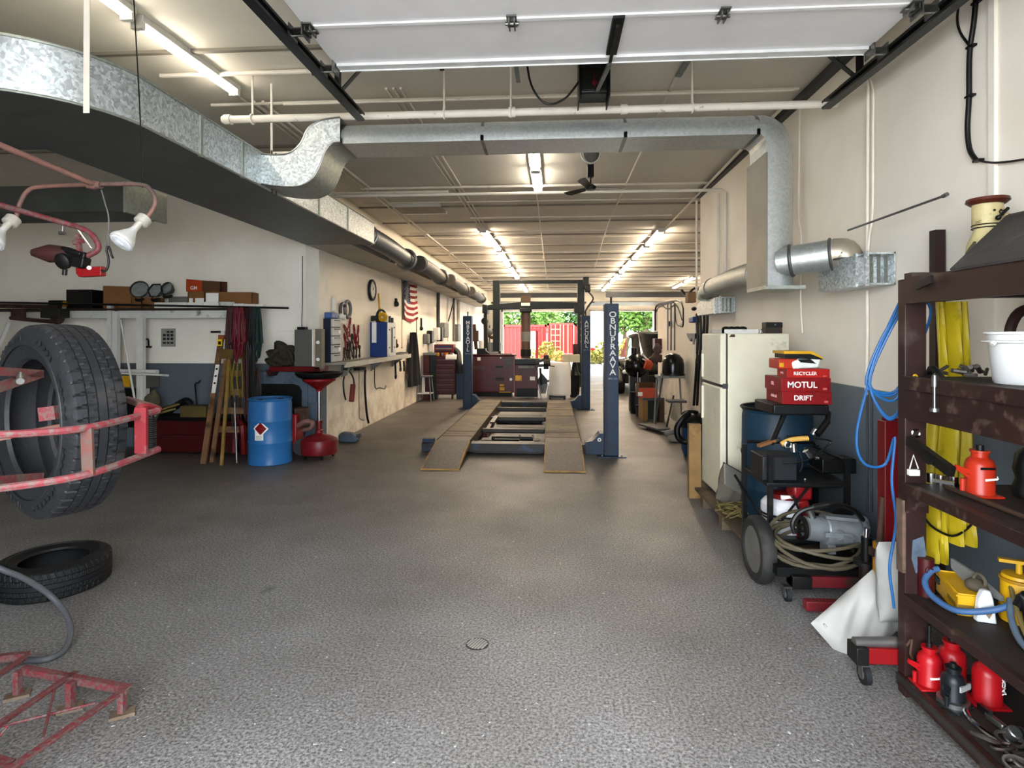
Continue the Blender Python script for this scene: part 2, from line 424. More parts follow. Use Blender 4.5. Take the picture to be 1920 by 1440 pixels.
# door frames of the rear openings
tr = mat('door_jamb_paint', '#d9d5cc', .5)
k = 1
for a, b_ in ((A0, A1), (B0, B1)):
    struct(MB().box(a - .02, a + .1, DEEP - .06, DEEP + .3, 0, ZD).box(b_ - .1, b_ + .02, DEEP - .06, DEEP + .3, 0, ZD).box(a, b_, DEEP - .06, DEEP + .3, ZD - .1, ZD + .02), 'trim_%d' % k, tr); k += 1
# pilaster on the block wall's end
p0 = PY(577, 600, YB).x
struct(MB().box(p0, XL + .012, YB - .07, YB + .3, 0, ZC), 'trim_3', mat('pilaster_paint', '#d2ccbf', .5, var=.05))
# ceiling sheet joints (thin battens)
mb = MB()
for y in (2.2, 4.6, 7.0, 10.5, 12.0, 13.6, 15.2, 16.9, 18.6, 20.4, 22, 23.8, 25.5, 27.3, 29, 30.5):
    mb.box(-9.3 if y < YB else XL, XR if y < 9.8 else 7.6, y, y + .04, ZC - .025, ZC)
struct(mb, 'trim_4', mat('ceiling_batten_paint', '#8f877b', .7))
# dark ceiling-edge angle along the right wall and conduit beside it
struct(MB().box(XR - .07, XR, 4.2, 9.85, ZC - .09, ZC - .02), 'trim_5', dgrey)
# vertical wall seam covers on the right wall
for i, px in enumerate((1862,)):
    yy = PX(px, 200, XR).y
    struct(MB().box(XR - .02, XR, yy - .035, yy + .01, 1.3, ZC), 'trim_6', mat('seam_paint', '#e0dace', .5, var=.03))
# outside ground
struct(MB().box(-40, 40, DEEP, 90, -.16, -.01), 'ground', mat('yard_concrete', '#b5b0a6', .8, var=.1, scale=2))
struct(MB().box(-40, 40, -14, -2.5, -.16, -.01), 'ground_front', mat('apron_concrete', '#a9a49b', .8, var=.1, scale=2))
# ================= overhead =================
TUBE = glow('lit_tube', '#fff6e4', 12.)
TUBE2 = glow('lit_tube_warm', '#ffeace', 36.)
def fixture(p, q, label, group='fluorescent lights on the ceiling', tube=TUBE, n=1, w=.11):
    p, q = V(p), V(q); z = ZC - .045
    p.z = q.z = z
    t = T('fluorescent_light', label, 'ceiling light', (p + q) / 2, group)
    d = (q - p).normalized(); s = V((d.y, -d.x, 0))
    part(MB().bar(p + V((0, 0, .02)), q + V((0, 0, .02)), w, .05), 'housing', wht, t, .006)
    offs = [0] if n == 1 else [-.035, .035]
    for o in offs:
        part(MB().cyl(p + d * .04 + s * o + V((0, 0, -.035)), q - d * .04 + s * o + V((0, 0, -.035)), .019, n=10), 'tube', tube, t)
    for e in (p + d * .02, q - d * .02): part(MB().cbox(e + V((0, 0, -.025)), w * .8, .04, .06, (0, 0, -math.atan2(d.x, d.y))), 'lamp_holder', wht, t)
zt = ZC - .05
fixture(PZ(255, 40, zt), PZ(442, 172, zt), 'bright fluorescent tube light over the left bay beside the black track', tube=TUBE)
fixture((-3.03, 2.75, zt), (-3.03, 4.0, zt), 'fluorescent tube light cut by the upper edge of the photo at left')
fixture(PZ(1000, 277, zt), PZ(1004, 315, zt), 'short bright ceiling light just behind the round duct, nearer one', n=2, w=.16)
fixture(PZ(1004, 318, zt), PZ(1009, 353, zt), 'short bright ceiling light by the ceiling fan, farther one', n=2, w=.16)
LR = [((905, 432), (934, 467)), ((936, 470), (953, 498)), ((955, 500), (970, 521)), ((976, 530), (987, 546))]
RR_ = [((1241, 431), (1216, 458)), ((1212, 461), (1190, 484)), ((1187, 487), (1165, 510)), ((1162, 513), (1147, 528)), ((1145, 530), (1131, 544))]
ordn = ['nearest', 'second', 'third', 'fourth', 'farthest']
for i, (a, b_) in enumerate(LR):
    fixture(PZ(*a, zt), PZ(*b_, zt), '%s light of the left row of ceiling lights down the shop' % ordn[i if i < 3 else 4], tube=TUBE2, n=2, w=.2)
for i, (a, b_) in enumerate(RR_):
    fixture(PZ(*a, zt), PZ(*b_, zt), '%s light of the long right row of ceiling lights' % ordn[i], tube=TUBE2, n=2, w=.2)
fixture(PZ(1303, 519, zt), PZ(1286, 528, zt), 'nearer of two ceiling lights beyond the right partition', tube=TUBE2, n=2, w=.2)
fixture(PZ(1283, 530, zt), PZ(1264, 539, zt), 'farther of two ceiling lights beyond the right partition', tube=TUBE2, n=2, w=.2)
# unlit fixture
a, b_ = PZ(742, 383, ZC - .03), PZ(830, 401, ZC - .03)
t = T('fluorescent_light', 'unlit white ceiling fixture left of the triple conduits', 'ceiling light', ((a.x + b_.x) / 2, (a.y + b_.y) / 2, ZC - .06))
c0 = V(((a.x + b_.x) / 2, (a.y + b_.y) / 2, 0))
part(MB().box(c0.x - .42, c0.x + .42, c0.y - .32, c0.y + .32, ZC - .05, ZC), 'housing', mat('fixture_tan', '#a79f92', .6), t)
part(MB().box(c0.x - .44, c0.x + .44, c0.y - .36, c0.y - .31, ZC - .06, ZC), 'trim_strip', wht, t)
part(MB().box(c0.x - .44, c0.x + .44, c0.y + .31, c0.y + .36, ZC - .06, ZC), 'trim_strip', wht, t)

# ---- overhead garage door, open
ZG = 3.65; DX0, DX1, DY1 = -1.525, 2.10, 4.055
gd = T('garage_door', 'open white sectional garage door lying flat under the ceiling', 'garage door', (.29, 2.3, ZG))
dw = mat('door_panel_white', '#dddcde', .45, var=.03)
yy = DY1
ys = []
while yy > .2:
    y0 = max(.2, yy - .555)
    part(MB().box(DX0, DX1, y0 + .004, yy - .004, ZG, ZG + .045), 'panel', dw, gd, .006)
    ys.append(y0); yy = y0
part(MB().box(DX0 + .02, DX1 - .02, DY1 - .07, DY1 - .003, ZG - .022, ZG).box(DX0 + .02, DX1 - .02, DY1 - .003, DY1 + .004, ZG - .03, ZG + .05), 'bottom_rail', mat('rail_white', '#d6d7d8', .4, .2), gd, .003)
for y in ys[:5]: part(MB().box(DX0 + .03, DX1 - .03, y - .022, y + .012, ZG - .012, ZG), 'seam_strip', dw, gd, .003)
def hinge(x, y):
    b = MB().box(x - .03, x + .03, y - .07, y - .005, ZG - .02, ZG - .012).box(x - .03, x + .03, y + .005, y + .06, ZG - .02, ZG - .012)
    b.cyl((x - .04, y, ZG - .03), (x + .04, y, ZG - .03), .011, n=10).box(x - .02, x - .012, y - .05, y + .05, ZG - .05, ZG - .012).box(x + .012, x + .02, y - .05, y + .05, ZG - .05, ZG - .012)
    part(b, 'hinge', stl, gd)
for y in ys[:3]:
    for x in (DX0 + .04, -.24, 1.0, DX1 - .04): hinge(x, y)
def roller(x, y, sx):
    b = MB().box(x - .04, x + .04, y - .05, y + .05, ZG - .035, ZG - .028).box(x - .045, x - .037, y - .06, y + .06, ZG - .075, ZG).box(x + .037, x + .045, y - .06, y + .06, ZG - .075, ZG)
    b.cyl((x - .03 * sx, y, ZG - .055), (x + .13 * sx, y, ZG - .055), .007, n=8).cyl((x + .1 * sx, y, ZG - .055), (x + .125 * sx, y, ZG - .055), .024, n=14)
    part(b, 'roller_bracket', stl, gd)
for y in (DY1 - .06, ys[0], ys[1], ys[2]): roller(DX0 - .03, y, -1); roller(DX1 + .03, y, 1)
part(MB().box(.36, .43, ys[0] - .02, DY1 - .12, ZG - .03, ZG).box(.385, .405, ys[0] + .05, DY1 - .0, ZG - .05, ZG - .03), 'opener_bracket', blkm, gd)
ta, tb = V((.39, DY1 - .05, ZG - .06)), V((.36, 4.75, 3.72))
part(MB().bar(ta, tb, .03, .02), 'drawbar', blkm, gd)

# ---- tracks
def track(x, sx, label):
    t = T('door_track', label, 'door track', (x, 2.5, 3.55), 'overhead garage door tracks')
    za, zb = 3.53, 3.6
    m = MB(); L0, L1 = V((x, .0, za)), V((x, 4.86, zb))
    for dz, w, h in ((.03, .06, .006), (-.03, .06, .006)): m.bar(L0 + V((0, 0, dz)), L1 + V((0, 0, dz)), w, h)
    m.bar(L0 + V((.03 * sx, 0, 0)), L1 + V((.03 * sx, 0, 0)), .006, .066)
    m.bar(L0 + V((-.03 * sx, 0, .024)), L1 + V((-.03 * sx, 0, .024)), .005, .018).bar(L0 + V((-.03 * sx, 0, -.024)), L1 + V((-.03 * sx, 0, -.024)), .005, .018)
    part(m, 'rail', trk, t)
    m = MB(); o = x + .05 * sx
    m.bar((o, .1, za + .06), (o, 4.8, zb + .06), .05, .008).bar((o + .022 * sx, .1, za + .09), (o + .022 * sx, 4.8, zb + .09), .006, .06)
    part(m, 'stiffener_angle', trk, t)
    part(MB().bar((o, 4.45, zb), (o, 4.45, ZC), .045, .008).bar((o + .02, 4.45, zb), (o + .02, 4.45, ZC), .006, .04, (0, 1, 0)), 'hanger', trk, t)
    part(MB().bar((o, 4.47, zb + .04), (o - sx * .5 if sx > 0 else o + .42, 4.47, ZC - .02), .045, .008), 'hanger', trk, t)
track(-1.62, -1, 'black overhead door track over the left part of the entrance')
track(2.2, 1, 'black overhead door track along the right wall')
# ---- opener
t = T('door_opener', 'black motor unit of the garage door hanging before the round duct', 'garage door opener', (.34, 4.85, 3.68))
part(MB().box(.22, .46, 4.74, 4.96, 3.7, 3.99), 'body', blkm, t, .02)
part(MB().box(.24, .44, 4.728, 4.742, 3.72, 3.9), 'cover', greas, t, .01)
part(MB().box(.215, .225, 4.7, 5.0, 3.66, ZC).box(.455, .465, 4.7, 5.0, 3.66, ZC), 'bracket', dst, t)
part(MB().tube([(.22, 4.74, 3.8), (.1, 4.74, 3.66), (-.05, 4.72, 3.62), (-.17, 4.72, 3.78), (-.22, 4.75, ZC)], .009), 'cable', dst, t)
part(MB().cyl((.34, 4.72, 3.78), (.34, 4.735, 3.78), .02).tube([(.34, 4.72, 3.86), (.335, 4.71, 3.8), (.345, 4.71, 3.74)], .004), 'release_cord', red, t)
mb = MB()
a, b_ = PY(972, 200, 4.95), PY(960, 128, 4.6); mb.bar((a.x, 4.95, 3.9), (b_.x, 4.4, ZC - .01), .035, .02)
solo(mb, 'ceiling_strut', grey, 'grey slanted ceiling strut left of the black motor unit', 'strut', 'struts above the white pipe')
solo(MB().bar((1.06, 5.0, 3.93), (1.2, 4.3, ZC - .005), .05, .02), 'ceiling_strut', grey, 'grey slanted ceiling strut right of the black motor unit', 'strut', 'struts above the white pipe')
solo(MB().bar((-.95, 4.3, ZC - .005), (-.9, 4.75, 3.93), .035, .02), 'ceiling_strut', rust, 'rusty ceiling strut behind the left end of the open door', 'strut', 'struts above the white pipe')

# ---- white pipes and conduits
def conduit(pts, r, label, m=pipe_w, k=0, group='white conduits under the ceiling', cat='pipe', name='conduit'):
    return solo(MB().tube(pts, r, 8, k), name, m, label, cat, group)
t = T('gas_pipe', 'thick chipped white pipe crossing the shop above the round duct', 'pipe', (-.2, 5.1, 3.70))
part(MB().cyl((-2.98, 5.1, 3.70), (2.4, 5.1, 3.70), .034, n=14), 'pipe', pipe_w, t)
for x in (-2.93, -.35, .62): part(MB().cyl((x - .03, 5.1, 3.70), (x + .03, 5.1, 3.70), .045, n=14), 'coupling', pipe_w, t)
for x in (-2.7, -.95, -.36, 1.2): part(MB().cyl((x, 5.1, 3.73), (x, 5.1, ZC), .01, n=6).torus((x, 5.1, 3.70), (1, 0, 0), .042, .008), 'hanger', pipe_w, t)
zc_ = ZC - .05
conduit([(-3.4, 5.62, zc_), (2.3, 5.62, zc_)], .016, 'upper of two slim white conduits right behind the thick white pipe')
conduit([(-2.6, 5.5, zc_ - .06), (2.2, 5.5, zc_ - .06)], .014, 'lower of two slim white conduits right behind the thick white pipe')
conduit([(-3.5, 5.0, zc_ + .02), (-1.0, 5.0, zc_ + .02)], .02, 'white conduit at the end of the left bay light')
conduit([(-3.5, 8.35, 3.78), (2.38, 8.35, 3.78), (2.42, 8.35, 3.74), (2.42, 8.35, 2.4)], .022, 'white pipe crossing behind the ceiling fan and dropping down the right wall')
conduit([(2.42, 8.7, 3.82), (2.42, 8.7, 2.3)], .018, 'slim grey-white pipe beside the right wall drop pipe')
conduit([(-3.0, 9.0, zc_), (2.4, 9.0, zc_)], .02, 'upper of two white pipes crossing just behind the ceiling fan')
conduit([(-3.5, 8.95, zc_ - .08), (-1.6, 8.95, zc_ - .08)], .022, 'short dark-ended pipe by the S-shaped duct', )
for y, l in ((10.1, 'thin cross conduit nearest behind the white pipes'), (13.9, 'thin cross conduit at the start of the left lights'), (15.0, 'thin cross conduit over the first left light'), (21.0, 'thin cross conduit above the green lift'), (24.2, 'thin cross conduit behind the green lift')):
    conduit([(-3.3, y, ZC - .03), (2.4 if y < 14 else 6, y, ZC - .03)], .013, l)
ylist = [11.4, 12.9, 16.2, 17.8, 19.6, 22.5, 26]
for i, y in enumerate(ylist):
    w = ['first', 'second', 'third', 'fourth', 'fifth', 'sixth', 'last'][i]
    conduit([(-3.2 if i else -1.6, y, zc_ - (.02 if i % 2 else .0)), (2.3 if i < 2 else 5.5, y, zc_)], .018 if i < 2 else .026, '%s cross pipe beyond the fan, counted down the shop' % w)
for x, d, n in ((-1.56, 'left', .0), (-1.49, 'middle', .0), (-1.42, 'right', .0)):
    conduit([(x, 5.4, zc_ + .02), (x, 12.7, zc_ + .02)], .013, '%s of the three parallel conduits leading to the left lights' % d)
conduit([(-2.95, 5.6, zc_ + .01), (-2.95, 30, zc_ + .01)], .016, 'left of two parallel conduits above the wall duct')
conduit([(-2.86, 5.6, zc_ + .01), (-2.86, 30, zc_ + .01)], .016, 'right of two parallel conduits above the wall duct')
conduit([(-.25, 9.3, zc_), (-.2, 29, zc_)], .012, 'thin conduit down the middle of the ceiling')
conduit([(1.1, 4.6, zc_), (1.15, 12, zc_), (1.45, 20, zc_)], .013, 'thin conduit between the fan and the right lights')
conduit([(2.3, 6, zc_ - .02), (2.42, 12.6, zc_ - .02)], .018, 'conduit leading to the right row of lights')
conduit([(-3.05, 5.55, ZC - .02), (-3.05, 8.4, ZC - .02)], .012, 'slim conduit leaving the left bay light')
# drop rods at the left
for px, y0, y1, l in ((250 / 1, 0, 0, ''),):
    pass
conduit([(-2.62, 5.3, ZC), (-2.62, 5.3, 3.36)], .011, 'white drop rod left of the S-shaped duct', name='drop_rod')
conduit([(-2.62, 5.3, 3.45), (-1.95, 5.3, 3.45)], .016, 'short white bar behind the S-shaped duct', name='support_bar')
# ---- ceiling fan
t = T('ceiling_fan', 'small dark ceiling fan hanging from an oval mount near the centre light', 'ceiling fan', (.48, 7.35, 3.55))
fp = V((.48, 7.35, 0))
part(MB().lathe([(0, 4.1), (.1, 4.1), (.115, 4.04), (.1, 3.96), (.06, 3.9), (0, 3.89)], (fp.x, fp.y, 0), n=20), 'canopy', grey, t)
part(MB().torus((fp.x, fp.y - .06, 4.0), (0, 1, 0), .12, .012, sx=.95), 'mount_ring', pipe_w, t)
part(MB().box(fp.x - .04, fp.x + .04, fp.y - .04, fp.y + .04, 3.72, 3.9), 'rod_cover', greas, t, .01)
part(MB().cyl((fp.x, fp.y, 3.6), (fp.x, fp.y, 3.75), .012), 'downrod', dst, t)
part(MB().lathe([(0, 3.56), (.06, 3.565), (.075, 3.6), (.04, 3.63), (0, 3.63)], (fp.x, fp.y, 0), n=16), 'motor', dst, t)
for a in (12, 132, 252):
    r_ = M.Rotation(math.radians(a), 4, 'Z'); mm = M.Translation((fp.x, fp.y, 3.59)) @ r_ @ M.Rotation(.2, 4, 'X')
    part(MB().prism([mm @ V(p) for p in ((.05, -.02, 0), (.14, -.05, 0), (.40, -.06, 0), (.44, -.02, 0), (.43, .05, 0), (.14, .04, 0), (.05, .02, 0))], (0, 0, .008)), 'blade', dst, t)

# ---- rectangular wall duct
G = [(-2.54, 8.2)]
for i in range(0, 13):
    a = i / 12 * PI / 2; G.append((-3.24 + .70 * math.cos(a), 3.5 - .68 * math.sin(a)))
G.append((-6.2, 2.82))
G2p = [(-6.2, 3.85), (-3.54, 3.86), (-3.54, 8.2)]
poly = G + G2p
t = T('wall_duct', 'large galvanised rectangular duct bending along the left wall', 'duct', (-3.0, 6, 3.05))
sh = MB()
side = [(V((x, y, 3.05)), V((x, y, 3.34))) for x, y in G]
sh.loft([[a, b_] for a, b_ in side], cyc=False)
part(sh, 'side_panel', G1, t, sharp=60)
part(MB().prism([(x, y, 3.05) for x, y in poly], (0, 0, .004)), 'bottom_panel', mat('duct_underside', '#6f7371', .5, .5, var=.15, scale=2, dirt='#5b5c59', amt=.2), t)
part(MB().prism([(x, y, 3.336) for x, y in poly], (0, 0, .004)), 'top_panel', G2, t)
part(MB().box(-3.54, -2.54, 8.196, 8.2, 3.05, 3.34), 'end_panel', G2, t)
sm = MB()
for y in (4.05, 4.62, 6.2, 7.1): part(MB().box(-2.552, -2.53, y, y + .03, 3.04, 3.35), 'seam', G2, t)
for z in (3.345, 3.05): part(MB().tube([(x + .004, y - .004, z) for x, y in G], .008, 6, 0), 'corner_seam', G2, t)
part(MB().box(-3.54, -2.88, 8.2, 27, 3.05, 3.32), 'far_section', mat('painted_duct', '#a39c90', .5, .3, var=.1, scale=2), t)
for y in (10.2, 11.9, 13.6, 15.5, 17.6, 20, 23): part(MB().box(-3.54, -2.87, y, y + .04, 3.04, 3.33), 'seam', G2, t)
for i, (y0, y1, z) in enumerate(((8.2, 10.6, 3.2), (11.6, 13.9, 3.2), (15.2, 17.6, 3.2), (19.2, 22, 3.2))):
    x = -2.68; c = MB()
    c.tube([(x, y0, z), (x, (y0 + y1) / 2, z - .01), (x - .02, y1, z - .06)], .15, 16, 4)
    rp = part(c, 'branch_pipe', mat('dusty_duct', '#545a5e', .45, .5, var=.15) if i == 0 else mat('tan_dusty_duct', '#58524a', .6, .2, var=.2), t)
    part(MB().torus((x, y0 + .12, z), (0, 1, 0), .152, .014), 'collar', stl, rp)
    part(MB().torus((x, y1, z - .06), (0, 1, .1), .17, .035, 20, 8), 'damper_ring', stl, rp)
# duct straps
solo(MB().bar(PY(163, 0, 3.05), PY(162, 212, 3.05) , .035, .004, (0, 1, 0)), 'duct_strap', pipe_w, 'white strap holding the curved duct at far left', 'strap', 'duct hanger straps')
mb = MB()
for y in (5.12, 5.2): mb.bar((-2.53, y, 3.03), (-2.53, y, 3.42), .012, .012)
solo(mb, 'duct_strap', rust, 'pair of rusty straps where the S-shaped duct leaves', 'strap', 'duct hanger straps')
# ---- second bay duct
t = T('bay_duct', 'dark rectangular duct box hanging far back in the left bay', 'duct', (-6, 5.9, 3.0))
part(MB().box(-9, -4.28, 5.6, 6.15, 3.0, 3.27), 'body', mat('dark_duct', '#636866', .5, .6, var=.2, scale=3), t)
part(MB().box(-4.29, -4.25, 5.57, 6.18, 2.98, 3.3), 'end_flange', G2, t)

# ---- round-topped cross duct: takeoff, run, elbow, drop, branches
D = T('supply_duct', 'shiny flat-bottomed round duct crossing the shop and turning down the right wall', 'duct', (0, 5.15, 3.45))
DZ = 3.42; RW = .2
def dprof(n=14, hh=.165):   # (side, up): flat underside, rounded top; side = across, up = away from the flat
    return [(-RW, 0), (RW, 0)] + [(RW * math.cos(a), .05 + hh * math.sin(a)) for a in [PI * i / n for i in range(n + 1)]]
def dring(o, across, up, hh=.165): return [o + across * u + up * w for u, w in dprof(14, hh)]
yc = 5.18; AC = V((0, -1, 0))
x0_, x1_ = -1.84, 1.715
secs = [x0_, -.6, .62, x1_]
for i in range(3):
    part(MB().loft([dring(V((secs[i], yc, DZ)), AC, V((0, 0, 1))), dring(V((secs[i + 1], yc, DZ)), AC, V((0, 0, 1)))]), 'duct_section', G3, D)
for x in secs:
    sm = MB()
    r1 = [V((0, 0, 0)) + p for p in dring(V((x - .014, yc, DZ - .004)), AC, V((0, 0, 1.03)))]
    sm.loft([r1, [p + V((.028, 0, 0)) for p in r1]])
    part(sm, 'seam', stl, D)
# gored elbow: turns about the flat side
gc = V((x1_, yc, DZ - .06)); rings = []
for i in range(6):
    a = i / 5 * PI / 2; up = V((math.sin(a), 0, math.cos(a)))
    rings.append(dring(gc + up * .06, AC, up, .165 + .014 * i))
part(MB().loft(rings), 'elbow', G3, D, sharp=12)
fx = gc.x + .06
part(MB().loft([dring(V((fx, yc, DZ - .06)), AC, V((1, 0, 0)), .235), dring(V((fx, yc, 2.16)), AC, V((1, 0, 0)), .235)]), 'drop_section', G3, D)
part(MB().box(fx - .012, fx + .002, yc - .23, yc + .25, 2.15, DZ - .16), 'back_plate', mat('plate_steel', '#8d8a80', .5, .6, var=.12, scale=3), D)
part(MB().box(fx - .02, fx + .31, yc - .22, yc + .22, 2.13, 2.16), 'bottom_cap', G2, D)
# near branch
bx = 2.22
n1 = MB().tube([(1.9, 5.06, 2.36), (2.1, 4.94, 2.38), (2.29, 4.83, 2.40)], .122, 18, 0)
part(n1, 'branch_pipe', G3, D)
part(MB().tube([(2.25, 4.853, 2.4), (2.31, 4.82, 2.395), (2.325, 4.81, 2.37), (2.325, 4.81, 2.33)], .124, 18, 4), 'branch_elbow', mat('elbow_tan_steel', '#b5aa98', .4, .6, var=.1), D)
for a_ in (((2.24, 4.86, 2.397), (.86, -.5, .08), .125, .012), ((1.99, 5.006, 2.369), (.86, -.5, .08), .126, .014), ((2.325, 4.81, 2.345), (0, 0, 1), .125, .01)): part(MB().torus(*a_), 'clamp', stl, D)
# far branch
part(MB().tube([(1.96, yc + .1, 2.33), (2.12, 6.9, 2.4), (2.23, 8.4, 2.4), (2.25, 8.66, 2.36), (2.25, 8.72, 2.27)], .125, 16, 3), 'branch_pipe', G2, D)
for a_ in (((2.02, 5.85, 2.35), (.1, 1, 0), .127, .01), ((2.215, 8.2, 2.4), (.1, 1, 0), .127, .01)): part(MB().torus(*a_), 'clamp', stl, D)
# registers
def register(x0, x1, y0, y1, z0, z1, label):
    t = T('duct_register', label, 'air register', ((x0 + x1) / 2, (y0 + y1) / 2, z0), 'air registers on the right wall')
    ym = y0 + (y1 - y0) * .2
    part(MB().box(x0, x1, ym, y1 - .2, z0, z1).prism([(x0, y1 - .2, z0), (x0, y1, z0), (x0, y1, z1 - .05), (x0, y1 - .2, z1)], (x1 - x0, 0, 0)), 'box', G1, t)
    part(MB().box(x0, x1, y0, ym, z0, z0 + .012).box(x0, x1, y0, ym, z1 - .012, z1).box(x1 - .01, x1, y0, ym, z0, z1).box(x0 - .012, x0 + .012, y0 - .012, y0 + .012, z0 - .01, z1 + .01)
         .box(x0 - .008, x0 + .01, ym - .02, ym + .02, z0 - .01, z1 + .01), 'outlet_frame', G1, t)
    for i in range(3): part(MB().bar((x0 + .05 + i * .05, y0 + .03, z0 + .01), (x0 + .05 + i * .05, y0 + .03, z1 - .01), .03, .004, (1, .3, 0)), 'vane', G2, t)
register(2.24, 2.44, 4.33, 5.08, 2.11, 2.34, 'near galvanised air register box on the right wall above the shelf')
register(2.24, 2.44, 7.98, 9.2, 2.05, 2.26, 'small far air register box on the right wall above the refrigerator')
# ---- S-shaped takeoff between wall duct and cross duct
cx = lambda x: -2.54 + (x + 2.54) * .75
so = T('takeoff_duct', 'spangled S-shaped duct rising from the wall duct to the round duct', 'duct', (-2.1, 5.15, 3.05))
topl = spline([(-2.54, 0, 3.335), (-2.36, 0, 3.325), (-2.2, 0, 3.34), (-2.07, 0, 3.42), (-1.98, 0, 3.55), (-1.85, 0, 3.61), (-1.72, 0, 3.63), (-1.6, 0, 3.638)], 5)
botl = spline([(-2.54, 0, 3.07), (-2.3, 0, 3.045), (-2.08, 0, 3.05), (-1.92, 0, 3.12), (-1.83, 0, 3.24), (-1.78, 0, 3.34), (-1.7, 0, 3.41), (-1.6, 0, 3.422)], 5)
for q in topl + botl: q.x = cx(q.x)
y0, y1 = yc - .23, yc + .23
for y_ in (y0, y1): part(MB().loft([[V((a.x, y_, a.z)), V((b_.x, y_, b_.z))] for a, b_ in zip(topl, botl)], cyc=False), 'cheek', G1, so)
part(MB().loft([[V((a.x, y0, a.z)), V((a.x, y1, a.z))] for a in topl], cyc=False), 'top_skin', G2, so)
part(MB().loft([[V((a.x, y0, a.z)), V((a.x, y1, a.z))] for a in botl], cyc=False), 'bottom_skin', G2, so)
for l_ in (topl, botl): part(MB().tube([(a.x, y0 - .003, a.z) for a in l_], .007, 6, 0), 'edge_seam', stl, so)
# ---- rear ceiling clutter: stored overhead doors of the rear openings and header band
for k, (a, b_) in enumerate(((A0, A1), (B0, B1))):
    t = T('rear_door', ['open rear overhead door above the left rear opening', 'open rear overhead door above the right rear opening'][k], 'garage door', ((a + b_) / 2, 29, 3.25), 'rear overhead doors')
    for i in range(5): part(MB().box(a, b_, 28.0 + i * .62, 28.58 + i * .62, 3.3, 3.36), 'panel', grey, t)
    part(MB().box(a - .1, a - .02, 27.6, 31.9, 3.24, 3.32), 'track', trk, t); part(MB().box(b_ + .02, b_ + .1, 27.6, 31.9, 3.24, 3.32), 'track', trk, t)
solo(MB().box(2.2, 7.4, 24, 24.16, 3.28, 3.5), 'crossbeam', dgrey, 'dark grey cross beam before the right rear opening', 'beam')
solo(MB().box(-2.3, 1.2, 25, 25.16, 3.35, 3.55), 'crossbeam', dgrey, 'dark grey cross beam behind the raised hoist beam', 'beam')
# ================= left foreground =================
def tyre_mesh(Rr=.35, w=.2, rim=.2, n=400, seed=1):
    h = w / 2; rr = random.Random(seed)
    prof = [(rim + .012, -h * .62), (rim, -h * .72), (rim + .006, -h * .86), (rim + .03, -h * .93), (rim + .05, -h * 1.0), (rim + .056, -h * .985), (Rr - .075, -h * 1.06), (Rr - .07, -h * 1.03), (Rr - .035, -h * .98), (Rr - .012, -h * .86)]
    t0 = len(prof)
    def crown(z): return Rr - .010 * (abs(z) / h) ** 3
    edges = [-.80, -.50, -.46, -.18, -.135, .135, .18, .46, .50, .80]
    for i in range(0, len(edges) - 1):
        za, zb = edges[i] * h, edges[i + 1] * h
        if i % 2 == 0: prof += [(crown(za), za), (crown((za + zb) / 2), (za + zb) / 2), (crown(zb), zb)]
        else: prof += [(crown(za) - .008, za + .0008), (crown(zb) - .008, zb - .0008)]
    t1 = len(prof)
    prof += [(Rr - .012, h * .86), (Rr - .035, h * .98), (Rr - .07, h * 1.03), (Rr - .075, h * 1.06), (rim + .056, h * .985), (rim + .05, h * 1.0), (rim + .03, h * .93), (rim + .006, h * .86), (rim, h * .72), (rim + .012, h * .62)]
    prof += [(Rr - .03, h * .55), (Rr - .022, 0), (Rr - .03, -h * .55)]
    def fn(i, j):
        if t0 <= i < t1:
            z = prof[i][1] / h
            if abs(z) > .48 and (j + int(5 * abs(z))) % 8 == 0: return -.008
            if .17 < abs(z) < .48 and (j + int(20 * z)) % 8 == 0: return -.0045
        elif i in (8, 9, t1, t1 + 1) and j % 3 == 0: return -.002
        return 0
    return MB().lathe(prof, (0, 0, 0), (0, 1, 0), n, True, fn)
t = T('tyre', 'large upright tyre held in the red tyre spreader', 'tyre', (-1.82, 2.03, 1.44), rz=math.radians(-27))
part(tyre_mesh(.35, .185, .222), 'carcass', mat('tyre_rubber', '#17181b', .6, var=.18, scale=9, dirt='#2c2b2a', amt=.3, bump=.2, bscale=60), t, local=True, sharp=24)
# raised sidewall lettering bars
for k0, n_ in ((1, 5), (8, 4), (16, 6), (25, 4), (32, 5), (40, 4), (47, 6), (55, 3)):
    mb = MB(); mb.torus((0, 0, 0), (0, 1, 0), .001, .0005, 3, 3) if False else None
    arc = [(k0 + q / 4) / 60 * 2 * PI for q in range(n_ * 4 + 1)]
    mb.loft([[V((math.cos(a) * (.294 + .012 * ((q // 2) % 2)), -y_, math.sin(a) * (.294 + .012 * ((q // 2) % 2)))) if e == 0 else V((math.cos(a) * (.306 + .006 * ((q // 2 + 1) % 2)), -y_, math.sin(a) * (.306 + .006 * ((q // 2 + 1) % 2)))) for e, y_ in ((0, .096), (0, .0985), (1, .0985), (1, .096))] for q, a in enumerate(arc)])
    part(mb, 'sidewall_lettering', MC['tyre_rubber'], t, local=True)
part(MB().torus((0, -.094, 0), (0, 1, 0), .281, .004, 64, 6), 'sidewall_ring', MC['tyre_rubber'], t, local=True)
t = T('tyre', 'tyre lying flat on the floor below the tyre spreader', 'tyre', (-3.47, 3.85, .107))
me_ = tyre_mesh(.335, .215, .2, seed=3)
me_.X = None
for v in me_.bm.verts: v.co = V((v.co.x, v.co.z, -v.co.y))
part(me_, 'carcass', mat('tyre_rubber_dark', '#101113', .65, var=.2, scale=10, dirt='#1e1e1d', amt=.2), t, local=True, sharp=24)

